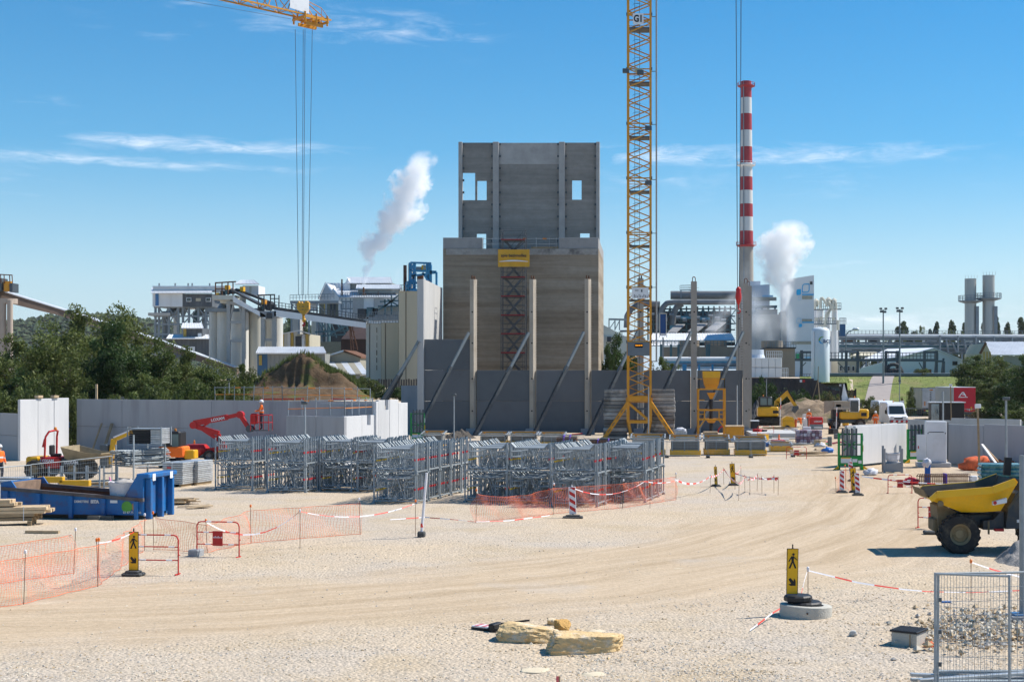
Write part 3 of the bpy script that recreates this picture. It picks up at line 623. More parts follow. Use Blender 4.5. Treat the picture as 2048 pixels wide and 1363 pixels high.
# ---- hoist ropes and hook of this crane, over the right end of the wall
hk = E('crane_hook','red crane hook block hanging by the end column','crane hook',P(1477,600,122)); so = F/122
b = B()
for px in (1470.5,1472,1482,1484): x = X(px,122)-hk.location.x; b.tube((x*.35,.0,.9),(x,0,46-hk.location.z),.018,5)
b.each('hoist_rope',steel_dk,hk)
B().lathe([(.08,1.15),(.17,1.05),(.24,.9),(.2,.75),(.24,.6),(.27,.25),(.2,-.1),(.1,-.35),(.05,-.4)],14).build('hook_block',red,hk,True)
b = B(); b.tube((0,0,-.38),(0,0,-.75),.06,8); b.path([(0,0,-.75),(.14,0,-.85),(.16,0,-1.0),(.03,0,-1.12),(-.12,0,-1.05)],.055,8); b.build('hook',red,hk)
b = B()
for k in range(6): b.tube((.0,0,-1.1-k*.17),(.0,0,-1.22-k*.17),.03,6)
b.tube((0,0,-1.1),(0.05,0,-9.2),.025,5); b.build('sling',steel_dk,hk)
# ================================================================ second crane: jib entering top left, trolley, ropes, yellow hook block
d1 = 142.0; tip = P(648,42,d1); s1 = F/d1
jb = E('crane_jib','yellow lattice crane jib with a trolley and a white sheet','crane',tip)
jd = Vector((-42-(-35),134-142,0)).normalized(); jn = Vector((-jd.y,jd.x,0)); JL = 34
A = lambda t,o,z: tuple(jd*t+jn*o+Vector((0,0,z)))
b = B()
for o in (-.75,.75): b.bar(A(-.3,o,0),A(JL,o,0),.14)
b.each('bottom_chord',yel,jb); B().bar(A(2.6,0,1.75),A(JL,0,1.75),.15).build('top_chord',yel,jb)
b = B(); t = .4
while t < JL-2:
    for o in (-.75,.75): b.bar(A(t,o,0),A(t+1.1,0,1.75) if t > 1.6 else A(2.7,0,1.75),.075); b.bar(A(t+1.1,0,1.75) if t > 1.6 else A(2.7,0,1.75),A(t+2.2,o,0),.075)
    b.bar(A(t,-.75,0),A(t+2.2,.75,0),.06); b.bar(A(t,-.75,0),A(t,.75,0),.07); t += 2.2
b.each('lattice_brace',yel,jb)
b = B(); b.bar(A(2.7,0,1.75),A(.3,0,1.2),.06); b.bar(A(.3,0,1.2),A(-.2,.7,0),.05); b.bar(A(.3,0,1.2),A(-.2,-.7,0),.05); b.each('tip_stay',yel,jb)
q = B(); w0,w1 = 4.6,2.4
for o in (.86,.88): q.quad(A(w0,o,.25),A(w1,o,.1),A(w1,o,1.9),A(w0,o,2.1))
q.build('name_sheet',white,jb)
trl = B()
for o in (-.95,.95):
    trl.bar(A(.2,o,-.18),A(3.0,o,-.18),.14,.22)
    for t in (.3,1.6,2.9): trl.bar(A(t,o,-.75),A(t,o,.25),.16)
for t in (.2,1.2,2.0,3.0): trl.bar(A(t,-1,-.35),A(t,1,-.35),.14,.2)
trl.bar(A(.6,-.6,-.75),A(2.6,-.6,-.75),.2,.3); trl.bar(A(.6,.6,-.75),A(2.6,.6,-.75),.2,.3)
trl.each('trolley_beam',yel,jb); B().lathe([(.3,-.1),(.3,.1)],12,A(.9,0,-.4),'y').build('sheave',steel_dk,jb)
b = B()
for o in (-1.2,1.2): b.bar(A(3.0,o,-.2),A(JL,o,-1.4),.028)
b.each('trolley_rope',steel_dk,jb)
hb = E('crane_hook','yellow crane hook block hanging above the soil mound','crane hook',P(607,602,d1))
b = B(); zt_ = tip.z-.85-hb.location.z
for (pa,pb) in ((590.5,597),(606.5,604),(610,606.5),(624.5,616)): b.tube((X(pb,d1)-hb.location.x,0,.6),(X(pa,d1)-hb.location.x,0,zt_),.03,5)
b.each('hoist_rope',mat('rope_steel',(.10,.16,.22),.5,.3),hb)
hy = mat('hook_yellow',(.70,.36,.03),.45,var=.1,stain=(.3,.17,.04),stain_amt=.4,stain_scale=6)
kx = 1/s1; pl = [(-12,2),(-12,12),(-9,18),(-6,14),(-3,17),(-1,14),(3,14),(5,19),(9,18),(9.5,15),(12,16),(12.2,2),(8,-4),(4,-8),(1.5,-9),(-1.5,-9),(-5,-6)]
B().prism([(x*kx,(z-18)*kx) for x,z in pl],-.28,.28).build('hook_block',hy,hb)
b = B()
for x,z in ((-6,7),(-1,7),(1.5,7),(9,7),(0,1)): b.lathe([(.05,-.02),(.05,.02)],8,(x*kx,-.29,(z-18)*kx),'y')
b.bx(-8*kx,9*kx,-.30,-.281,-18*kx,-17.6*kx); b.stuff('bolts',steel_dk,hb)
b = B(); b.tube((0,0,-27*kx),(0,0,-36*kx),.13,8); b.lathe([(.05,-.22),(.17,-.15),(.2,0),(.17,.15),(.05,.22)],10,(.05,0,-38*kx)); b.build('swivel',hy,hb,True)
B().path([(.0,0,-40*kx),(.12,0,-44*kx),(.05,0,-50*kx),(-.1,0,-47*kx)],.1,8).build('hook',red,hb)
b = B()
for x in (-.22,-.05,.2): b.tube((0,0,-47*kx),(x,.1*x,-75*kx),.02,5)
b.each('chain_sling',rust,hb)
# ================================================================ factory behind: helpers
def pbx(b,px0,px1,py0,py1,d,dep): # box whose front shows as that photo rectangle at distance d
    return b.bx(X(px0,d),X(px1,d),d,d+dep,Z(py1,d),Z(py0,d))
def L0(root,d): root.location = (0,0,0); return root
def zg(px,d): return gz(X(px,d),d)
def TH(name,label,cat,group=None): return E(name,label,cat,(0,0,0),0,group)
def pb(name,m,par,px0,px1,py0,py1,d,dep,dd=0): # shortcut: one box part
    b = B(); b.bx(X(px0,d),X(px1,d),d+dd,d+dd+dep,Z(py1,d),Z(py0,d)); return b.build(name,m,par)
def cladding(name,m,par,px0,px1,py0,py1,d,dep,step=.9,dd=0):
    # ribbed sheet wall: flat backing with upright ribs
    x0,x1,z0,z1 = X(px0,d),X(px1,d),Z(py1,d),Z(py0,d); b = B().bx(x0,x1,d+dd,d+dd+dep,z0,z1); o = b.build(name,m,par)
    r = B(); x = x0+step/2
    while x < x1-.1: r.bx(x-.06,x+.06,d+dd-.07,d+dd-.003,z0,z1-.02); x += step
    if r.v: r.stuff('wall_ribs',m,o)
    return o
def roof_sheet(name,m,par,pts,th=.12,ribs=10):
    # pts: eave-left, eave-right, ridge-right, ridge-left (3D); slab with ribs running up the slope
    a,b_,c,d_ = [Vector(p) for p in pts]; n = (b_-a).cross(d_-a).normalized()*th
    if n.z < 0: n = -n
    bb = B(); bb.add([a,b_,c,d_,a+n,b_+n,c+n,d_+n],[(3,2,1,0),(4,5,6,7),(0,1,5,4),(1,2,6,5),(2,3,7,6),(3,0,4,7)]); o = bb.build(name,m,par)
    r = B()
    for i in range(ribs+1): t = i/ribs; r.bar(a.lerp(b_,t)+n*1.15,d_.lerp(c,t)+n*1.15,.09,.07)
    r.stuff('roof_ribs',m,o); return o
def truss(b,p,q,h,n,w=.1,dv=Vector((0,0,1))):
    p,q = Vector(p),Vector(q); v = dv*h; b.bar(p,q,w); b.bar(p+v,q+v,w)
    for i in range(n):
        a,c = p.lerp(q,i/n),p.lerp(q,(i+1)/n); b.bar(a,a+v,w*.7); b.bar(a,c+v,w*.6) if i % 2 else b.bar(a+v,c,w*.6)
    b.bar(q,q+v,w*.7)
def rail(b,p,q,h=1.0,n=6,w=.05):
    p,q = Vector(p),Vector(q); u = Vector((0,0,h))
    for i in range(n+1): b.bar(p.lerp(q,i/n),p.lerp(q,i/n)+u,w)
    b.bar(p+u,q+u,w); b.bar(p+u*.5,q+u*.5,w*.8)
def cyl(b,px0,px1,py0,py1,d,n=24,cone=0):
    x = (X(px0,d)+X(px1,d))/2; r = (X(px1,d)-X(px0,d))/2; z0,z1 = Z(py1,d),Z(py0,d)
    pr = [(r,z0),(r,z1)]+([(r*.15,z1+cone)] if cone else [])
    return b.lathe(pr,n,(x,d+r,0))
sw_ = mat('silo_white',(.60,.59,.54),.7,var=.10,scale=.35,stain=(.30,.27,.2),stain_amt=.55,stain_scale=.3,streak=True)
galv = mat('plant_grey_steel',(.22,.25,.27),.55,.3,var=.2,scale=1)
teal = mat('plant_teal',(.07,.14,.16),.6,.2,var=.25,scale=.8)
dark = mat('plant_dark',(.05,.055,.06),.7,.1,var=.35,scale=.7)
och = mat('ochre_panel',(.45,.30,.06),.6,var=.12)
browny = mat('rust_hall',(.045,.025,.022),.8,var=.4,scale=.4,stain=(.02,.015,.015),stain_amt=.6,stain_scale=.3,streak=True)
dcl = mat('dark_corrugated',(.10,.11,.12),.65,.2,var=.35,scale=.6,stain=(.2,.21,.22),stain_amt=.5,stain_scale=.5,streak=True)
# ---- far left silo leg with the long sloping conveyor
d = 205
t = TH('conveyor_head_silo','beige concrete silo legs with yellow drive under the long brown conveyor','silo')
leg_m = mat('pinkish_concrete',(.40,.33,.27),.85,var=.1,scale=.4)
for a,c in ((-34,-8),(-4,9),(12,23)): b = B(); cyl(b,a,c,600,745,d); smooth_angle(b.build('silo_leg',leg_m,t))
b = B(); cyl(b,-20,24,596,606,d); b.build('ring_beam',leg_m,t)
b = B(); cyl(b,4,21,562,582,d,14); b.build('drive_drum',yel,t); pb('drive_motor',steel_dk,t,19,25,566,584,d,2); pb('drive_motor',steel_dk,t,-12,3,556,582,d,2)
b = B()
for px in (1,8,19,24): b.bar(P(px,549,d),P(px+1,566,d),.1)
b.bar(P(-12,548,d),P(24,550,d),.14); b.each('canopy_bar',rust,t)
t = TH('sloping_conveyor','long brown enclosed conveyor sloping down behind the left trees','conveyor')
pts = [(-40,569,592),(120,618,631),(290,672,684),(470,735,748)]; pd = [205,212,219,226]
for (p0,t0,b0),(p1,t1,b1),da,db in zip(pts[:-1],pts[1:],pd[:-1],pd[1:]):
    for nm,m,o0,o1,y0,y1 in (('gallery',mat('conveyor_brown',(.16,.115,.09),.8,var=.25,scale=.4),0,1,0,2.2),('roof_cap',zinc,-.12,0,-.15,2.35)):
        b = B(); vs = []
        for px,a,c,dd in ((p0,t0,b0,da),(p1,t1,b1,db)):
            za,zb_ = Z(a,dd),Z(c,dd); hi,lo_ = (za,zb_) if nm == 'gallery' else (za+.16,za+.003)
            vs += [(X(px,dd),dd+y0,lo_),(X(px,dd),dd+y1,lo_),(X(px,dd),dd+y1,hi),(X(px,dd),dd+y0,hi)]
        b.add(vs,[(0,1,2,3),(7,6,5,4),(0,4,5,1),(1,5,6,2),(2,6,7,3),(3,7,4,0)]); b.build(nm,m,t)
# ---- kiln house on lattice legs
d = 330
t = TH('kiln_house','white and blue cladded house raised on grey lattice legs','building')
pb('wall',white_c,t,305,365,586,613,d,14); pb('blue_strip',mat('clad_blue',(.05,.17,.36),.6,var=.15),t,311,317.5,586.5,611,d,.1,-.12)
cladding('wall',dcl,t,365,424,587,613,d,14)
roof_sheet('roof',zinc,t,[P(303,587,d-1)+Vector((0,0,0)),P(424,586,d-1),P(424,576,d+8),P(303,576,d+8)],.15,16)
pb('monitor',white_c,t,306,452,573,581,d+3,6); pb('roof',zinc,t,305,453,571.5,574,d+2.5,7)
for px in (318,350,376,384,419): b = B(); cyl(b,px-1.6,px+1.6,566,575,d+5,10); b.build('roof_vent',galv,t)
for px0,px1 in ((373,383),(412,422)): w_ = pb('window',white,t,px0,px1,595,603,d,.1,-.15); pb('pane',glass,w_,px0+1,px1-1,596,602,d,.1,-.2)
pb('patch_panel',cream,t,392,402,596,602,d,.1,-.16)
b = B()
for px in (311,318,338,357,366,378,397,412,420): b.bar(P(px,613,d+1),P(px,705,d+1),.45); b.bar(P(px,613,d+10),P(px,705,d+10),.45)
for py in (614,632,648,668): b.bar(P(308,py,d+1),P(424,py,d+1),.4); b.bar(P(308,py,d+10),P(424,py,d+10),.3)
for a,c in ((318,338),(338,357),(366,397),(397,420)):
    b.bar(P(a,614,d+1),P(c,648,d+1),.25); b.bar(P(c,614,d+1),P(a,648,d+1),.25)
b.each('support_leg',galv,t)
for k,px in enumerate((328,351,390,408)): b = B(); cyl(b,px-6,px+6,622,700,d+4,14); b.build('process_pipe',[galv,white_c,teal,galv][k],t)
b = B()
for px in (330,352,386,408): b.lathe([(2.6*.5,0),(.25,-2.2)],12,(X(px,d),d+5,Z(613,d)))
b.each('hopper',galv,t)
pb('floor_deck',mat('pale_block',(.42,.41,.38),.8,var=.2,scale=.4),t,296,340,625,631,d,4); pb('ground_block',mat('pale_block',(.42,.41,.38)),t,300,424,676,712,d+3,8)
# ---- small grey house with white roof
d = 285
t = TH('corrugated_house','small dark corrugated house with white roof beside the pale silos','building')
cladding('wall',dcl,t,367,405,656,705,d,7,.6); roof_sheet('roof',white_c,t,[P(363,657,d-.8),P(407,657,d-.8),P(403,647,d+5),P(366,647,d+5)],.15,8)
cladding('annex_wall',dcl,t,338,418,677,716,d-.6,6,.6); roof_sheet('roof',white_c,t,[P(333,678,d-1.6),P(419,678,d-1.6),P(417,670,d+2),P(339,670,d+2)],.15,12)
pb('ochre_corner',och,t,367,373,657,677,d,.1,-.12); pb('window',white_c,t,396,403,666,677,d,.1,-.12); pb('window',white_c,t,379,392,693,701,d,.1,-.75)
# ---- pale silos with conveyor head
d = 230
t = TH('silo_group','group of pale round silos with stained tops under a conveyor head','silo')
for a,c,m in ((416,436,sw_),(430,462,sw_),(456,492,sw_),(490,524,cream_w),(518,560,sw_)): b = B(); cyl(b,a,c,622+(a % 5),755,d+(a % 3)*2,22); smooth_angle(b.build('silo',m,t))
cy = mat('silo_cream_band',(.55,.52,.33),.75,var=.08)
pb('silo_top',galv,t,415,524,616,623,d+1,9)
for a,c in ((422,446),(440,460),(468,484)): b = B(); x = (X(a,d)+X(c,d))/2; r = (X(c,d)-X(a,d))/2; b.lathe([(r,Z(617,d)),(r*.35,Z(603,d)),(.1,Z(602,d))],14,(x,d+3,0)); b.build('silo_cone',galv,t)
b = B()
for px in (457.5,487.5): b.bar(P(px,594,d-1.2),P(px,756,d-1.2),.55)
b.bar(P(458,604,d-1.2),P(487,612,d-1.2),.5)
for py in (644,681): b.bar(P(458,py,d-1.2),P(487,py,d-1.2),.35,.42)
b.bar(P(460,640,d-1.2),P(468,604,d-1.2),.25); b.bar(P(485,640,d-1.2),P(477,604,d-1.2),.25)
b.each('portal_beam',mat('portal_concrete',(.36,.36,.34),.8,var=.1),t)
pb('head_floor',cream_w,t,424,470,590,599,d-2,6); pb('head_floor',cream_w,t,440,470,596,606,d-1,4)
b = B()
for px in (431,444,456,466): b.bar(P(px,565,d-1.5),P(px,591,d-1.5),.16); b.bar(P(px,565,d+3),P(px,591,d+3),.16)
for q in ((430,565.5,472,563),(430,578,450,578)): b.bar(P(q[0],q[1],d-1.5),P(q[2],q[3],d-1.5),.2)
b.each('canopy_bar',rust,t)
for px,py,m in ((453,574,yel_m),(434,589,yel_m),(453,583,teal),(462,582,dark),(444,585,dark),(483,577,yel_m),(473,581,dark)): pb('drive_motor',m,t,px-3.5,px+3.5,py-4,py+5,d-.5,1.2)
pb('head_cabin',white_c,t,485,517,571,590,d+3,4); pb('cabin_door',cream_w,t,499,503,573,590,d+3,.1,-.12)
roof_sheet('cabin_roof',zinc,t,[P(470,569,d+2),P(518,569,d+2),P(507,561,d+5),P(483,561,d+5)],.12,6)
# ---- conveyor coming down from the silo head, transfer tower, long white conveyor
t = TH('white_conveyor','white steel belt conveyor dropping from the silo head past a transfer tower','conveyor')
def gallery(a0,a1,c0,c1,da,db,th0,th1,nm,m,y0=0,y1=2.0):
    b = B(); vs = []
    for px,py,dd,th in ((a0,a1,da,th0),(c0,c1,db,th1)):
        z = Z(py,dd); h = th*dd/F; vs += [(X(px,dd),dd+y0,z-h),(X(px,dd),dd+y1,z-h),(X(px,dd),dd+y1,z),(X(px,dd),dd+y0,z)]
    b.add(vs,[(0,1,2,3),(7,6,5,4),(0,4,5,1),(1,5,6,2),(2,6,7,3),(3,7,4,0)]); return b.build(nm,m,t)
gallery(466,592,531,630,d-2.5,d-2.5,11,8,'side_beam',white_c,0,.25); gallery(466,592,531,630,d-.2,d-.2,9,6,'side_beam',white_c,0,.25)
gallery(461,578,522,609,d-2.2,d-2.2,4,4,'belt',dark,0,1.8); gallery(463,575,524,606,d-.3,d-.3,3,3,'hand_rail',zinc,0,.3); gallery(472,576,545,604,d+.8,d+.8,5,5,'belt',dark,0,1.2)
gallery(548,619,733,645,d-2.5,d-2.5,13,11,'side_beam',white_c,0,.25); gallery(548,613,733,640,d-2.2,d-2.2,6,5,'belt',dark,0,1.8)
b = B(); rail(b,P(550,615,d-2.6),P(733,641,d-2.6),.9,26,.09); b.stuff('hand_rail',steel_dk,t)
b = B()
for px in (526,549): b.bar(P(px,632,d-2),P(px,756,d-2),.6)
for py in (637,679): b.bar(P(526,py,d-2),P(549,py,d-2),.4)
b.each('portal_beam',MATS['portal_concrete'],t)
pb('transfer_floor',conc,t,520,552,622,634,d-2.5,4); pb('transfer_chute',dark,t,533,543,625,636,d-2.8,2)
b = B()
for px in (517,528,541,549,558): b.bar(P(px,590,d-2),P(px,622,d-2),.15)
b.bar(P(515,590,d-2),P(550,589,d-2),.2); b.bar(P(540,597,d-2),P(559,597,d-2),.15); b.each('canopy_bar',dark,t)
for px,py,m in ((525,612,teal),(536,614,dark),(526,603,yel),(545,612,dark),(538,606,dark),(519,617,dark)): pb('drive_motor',m,t,px-4,px+4,py-4,py+6,d-1.5,1.3)
b = B()
for px in (699,704,712): b.bar(P(699+ (px-699)*.2,640,d-1),P(px+3,700,d-1),.15)
for k in range(5): b.bar(P(700,648+k*11,d-1),P(709+k*1.2,653+k*11,d-1),.1)
b.each('trestle_bar',rust,t)
# ---- galleries and tanks between
d = 300
t = TH('pipe_gallery','raised grey walkway gallery with tanks left of the gabled works','walkway')
pb('deck',galv,t,580,677,601,606,d,3); b = B(); rail(b,P(580,600,d),P(668,598,d),1.1,14,.09); b.stuff('hand_rail',galv,t)
b = B()
for px in (583,598,618,634,652): b.bar(P(px,605,d),P(px,690,d),.3)
for a,c in ((583,598),(634,652)): b.bar(P(a,606,d),P(c,626,d),.15)
b.bar(P(580,622,d),P(636,620,d),.3); b.each('support_leg',galv,t)
for a,c,y0,y1,m in ((588,604,608,622,zinc),(606,632,607,621,zinc),(634,646,640,690,galv),(621,637,643,684,cream_w),(648,660,640,690,teal)): b = B(); cyl(b,a,c,y0,y1,d+1,16,.6); smooth_angle(b.build('tank',m,t))
pb('pier',mat('pale_block',(.42,.41,.38)),t,585,600,636,690,d+6,3)
b = B()
for k in range(9): b.bar(P(636+k*9,640+((k*7) % 13),d-3),P(646+k*9,660+((k*5) % 17),d-3),.25)
for py in (664,672): b.bar(P(630,py,d-3),P(735,py-6,d-3),.3)
b.bar(P(660,668,d-4),P(703,645,d-4),.35); b.each('process_pipe',teal,t); pb('back_plant',dark,t,648,735,645,700,d+6,6)
pb('low_wall',mat('olive_cladding',(.14,.14,.10),.7,var=.2),t,618,690,683,705,d-8,5)
# ---- white gabled works
d = 320
t = TH('gabled_works','white factory hall with two gables and stepped pale sheet roofs','building')
b = B().prism([(X(px,d),Z(py,d)) for px,py in ((639,640),(680,640),(680,598),(666,591),(652,566),(639,597))],d,d+16); b.build('gable_wall',white_c,t)
b = B().prism([(X(px,d),Z(py,d)) for px,py in ((664,640),(680,640),(680,594),(668,578),(662,592))],d-1.6,d-.004); b.build('gable_wall',white_c,t)
cladding('wall',white_c,t,680,800,595,650,d,15,1.2); pb('wall',MATS['olive_cladding'],t,642,680,607,640,d,.2,-1.85)
for a,c in ((652,655),(664,668),(671,675)): pb('door_strip',och if a == 652 else dark,t,a,c,608,640,d,.1,-1.98)
for a,c in ((706,727),(748,768)): pb('grey_bay',mat('grey_bay',(.42,.41,.39),.7,var=.08),t,a,c,597,640,d,.1,-.2)
roof_sheet('roof',zinc,t,[P(680,595,d-.6),P(800,595,d-.6),P(775,578,d+9),P(668,578,d+9)],.15,24)
roof_sheet('roof',zinc,t,[P(666,591,d+9),P(700,578,d+9),P(694,566,d+9.5),P(652,566,d+9.5)],.15,6)
for q in ([P(636,599,d-2),P(639,597,d+16),P(652,565.5,d+16),P(651,565.5,d-2)],[P(661,594,d-3),P(662,594,d+2),P(668,577.5,d+2),P(667.5,577.5,d-3)]):
    v = B(); v.add(list(q)+[p+Vector((0,0,.3)) for p in q],[(3,2,1,0),(4,5,6,7),(0,1,5,4),(1,2,6,5),(2,3,7,6),(3,0,4,7)]); v.build('roof_verge',zinc,t)
pb('monitor_wall',clad_g,t,700,783,565,580,d+8,9); roof_sheet('roof',zinc,t,[P(695,567,d+7),P(785,567,d+7),P(781,555,d+12),P(694,555,d+12)],.15,18)
v = B().prism([(X(a,d+8),Z(c,d+8)) for a,c in ((690,568),(696,556),(701,568),(701,580),(690,580))],d+7.5,d+12); v.build('monitor_gable',white_c,t)
pb('monitor_wall',clad_g,t,716,800,577,586,d+2,5); roof_sheet('roof',zinc,t,[P(712,578,d+1.5),P(803,578,d+1.5),P(800,570,d+6),P(714,570,d+6)],.15,16)
b = B(); rail(b,P(681,594,d-.5),P(776,594,d-.5),1.0,20,.08); b.stuff('hand_rail',galv,t)
for a,c,y0 in ((725,728.5,574),(755,757.5,583),(682,685,558),(724,732,586)): b = B(); cyl(b,a,c,y0,593,d+1,10); b.build('roof_stack',rust,t)
b = B()
for px in (684,692,701): b.bar(P(px,596,d-4),P(px,638,d-4),.22)
for py in (603,617): b.bar(P(682,py,d-4),P(706,py,d-4),.3,.3)
rail(b,P(682,617,d-4.2),P(706,617,d-4.2),1.1,5,.1); b.each('stair_tower_bar',steel_md,t)
b = B(); rail(b,P(716,631,d-10),P(732,631,d-10),1.1,5,.1); rail(b,P(738,634,d-18),P(797,634,d-18),1.1,14,.1); b.stuff('hand_rail',galv,t)
for px0,px1,y0,y1,m in ((715,731,617,636,dark),(733,749,614,634,teal),(738,800,629,640,galv),(756,797,612,630,clad_g),(745,755,616,630,dark)): pb('process_box',m,t,px0,px1,y0,y1,d-16,5)
b = B()
for q in ((757,620,790,598),(770,612,797,590),(775,598,798,612),(770,598,770,630),(783,590,783,630),(798,585,798,640),(756,612,798,612),(760,603,798,601)): b.bar(P(q[0],q[1],d-17),P(q[2],q[3],d-17),.3)
b.each('lattice_bar',teal,t)
# ---- sheds in front
d = 218
t = TH('long_shed','long grey green shed with white corrugated roof behind the soil mound','shed')
cladding('wall',clad_g,t,535,650,707,752,d,6,.7); pb('blue_wall',mat('shed_blue',(.04,.12,.22),.65,var=.2,scale=.6),t,514.5,534.8,706,752,d,6); pb('wall_panel',och,t,518,524,710,730,d,.08,-.1)
roof_sheet('roof',zinc,t,[P(512,707.5,d-.6),P(652,707.5,d-.6),P(646,695,d+4),P(518,695,d+4)],.15,40)
t = TH('striped_hall','low hall clad in ochre and white stripes behind the long shed','shed'); d = 245
pb('wall',cream,t,553,619,668,700,d,8)
for k,px in enumerate((556,563,569,575,582,589,604,612)): pb('wall_stripe',[white_c,och,cream_w][k % 3],t,px,px+5.2,668-(px-556)*.13 if px < 600 else 668,699,d,.1,-.12)
pb('door',dark,t,591,603,672,699,d,.1,-.13); roof_sheet('roof',zinc,t,[P(552,671,d-.5),P(552,671,d+8),P(597,662,d+8),P(597,662,d-.5)],.15,6); roof_sheet('roof',zinc,t,[P(621,669,d+8),P(621,669,d-.5),P(597,662,d-.5),P(597,662,d+8)],.15,4)
d = 222
t = TH('gabled_shed','grey gabled shed with striped lean-to roof beside the cream silos','shed')
B().prism([(X(a,d),Z(c,d)) for a,c in ((652,752),(720,752),(720,714),(687,704),(652,714))],d,d+9).build('wall',mat('beige_cladding',(.30,.28,.22),.7,var=.12,scale=.5,streak=True),t)
for q in ((649,714.5,687,702.5),(722,716,687,702.5)):
    v = B(); pa,pc = P(q[0],q[1],d-.4),P(q[2],q[3],d-.4); k = Vector((0,9.5,0)); u = Vector((0,0,.25)); vs = [pa,pc,pc+k,pa+k]; v.add(vs+[p+u for p in vs],[(0,1,2,3),(7,6,5,4),(0,4,5,1),(1,5,6,2),(2,6,7,3),(3,7,4,0)]); v.build('roof',zinc if q[0] < 660 else rust,t)
for k in range(5):
    a0,a1 = 655+k*13,655+(k+1)*13; c0,c1 = 672+k*13,672+(k+1)*13
    v = B(); q = [P(c0,749,d-6),P(c1,749,d-6),P(a1,725,d-.3),P(a0,725,d-.3)]; u = Vector((0,0,.12)); v.add(q+[p+u for p in q],[(3,2,1,0),(4,5,6,7),(0,1,5,4),(1,2,6,5),(2,3,7,6),(3,0,4,7)]); v.build('lean_to_sheet',zinc if k % 2 == 0 else MATS['beige_cladding'],t)
pb('lean_to_wall',clad_g,t,668,736,750,762,d-5.8,5)
d = 240
t = TH('rust_hall','dark rust brown hall under the white conveyor','building'); pb('wall',browny,t,682,742,679,760,d,12)
v = B(); q = [P(682,680,d-.3),P(742,680,d-.3),P(742,655,d+6),P(704,655,d+6)]; u = Vector((0,0,.2)); v.add(q+[p+u for p in q],[(3,2,1,0),(4,5,6,7),(0,1,5,4),(1,2,6,5),(2,3,7,6),(3,0,4,7)]); v.build('roof',browny,t)
# ---- cream silos by the wing wall
for px0,px1,py0,dd,lab,m in ((732,762,648,203,'narrow pale stained silo block at the foot of the white conveyor',cream_w),(762.5,797,646,201,'cream rendered silo block with a dark seam',cream),(797.5,860,583,198,'tall plain cream silo block next to the wing wall',cream)):
    t = TH('silo_block',lab,'silo','cream silo blocks'); w_ = px1-px0
    pb('body',m,t,px0,px1,py0,775,dd,9); pb('coping',mat('coping',(.42,.38,.3),.8),t,px0-.3,px1+.3,py0-1.2,py0-.02,dd-.1,9.2)
    b = B(); b.bx(X(px0+w_*.22,dd),X(px0+w_*.22,dd)+.10,dd-.05,dd-.003,Z(772,dd),Z(py0,dd)); b.build('drain_pipe',mat('seam_dark',(.12,.10,.07),.8),t)
    if py0 > 640: b = B(); rail(b,P(px0,py0-1,dd+.3),P(px1,py0-1,dd+.3),1.0,6,.08); b.stuff('hand_rail',galv,t)
b = B(); dd = 203
for k in range(6): b.bx(X(753,dd)+.05*random.uniform(-1,1),X(753.6,dd)+.05,dd-.05,dd-.004,Z(665+k*15,dd),Z(655+k*15,dd))
b.stuff('crack_stains',MATS['seam_dark'],bpy.data.objects['silo_block'])
# ---- dark stack and blue hoist frame
d = 215
t = TH('dark_stack','dark brown pipe stack left of the blue hoist frame','chimney'); b = B(); cyl(b,806,813,530,600,d,14); smooth_angle(b.build('pipe',mat('stack_brown',(.07,.035,.025),.7,var=.3,scale=.5),t)); b = B(); rail(b,P(800,583,d),P(818,583,d),1,5,.08); b.stuff('hand_rail',galv,t)
t = TH('hoist_frame','bright blue steel hoist frame above the wing wall','steel frame')
b = B()
for px in (821,829,855,859): b.bar(P(px,525,d),P(px-1,592,d),.45)
for px in (856,873): b.bar(P(px,544,d),P(px,580,d),.3)
for q in ((821,525,855,526),(818,541,873,543),(819,552,872,545),(816,566,845,566),(821,541,829,526),(822,566,832,545),(822,545,832,566),(850,580,860,560),(845,545,860,566),(862,580,862,530)): b.bar(P(q[0],q[1],d-.2),P(q[2],q[3],d-.2),.28)
for q in ((812,572,828,566),(812,580,832,580),(816,562,816,582)): b.bar(P(q[0],q[1],d-.4),P(q[2],q[3],d-.4),.25)
b.each('frame_bar',blue2,t)
b = B(); rail(b,P(812,580,d-.6),P(836,580,d-.6),1.2,5,.12); rail(b,P(848,541,d-.6),P(862,541,d-.6),1.2,3,.12); b.stuff('hand_rail',blue2,t)
pb('motor',yel_m,t,843,851,530,541,d,1); pb('gearbox',galv,t,829,842,533,541,d,1); pb('tank',rust,t,834,845,549,566,d,1.2); pb('backing_pipe',cream,t,816.5,822,527,580,d+2,1.5)
b = B(); cyl(b,820,834,579,590,d-.8,12,.5); b.build('hopper',blue2,t)
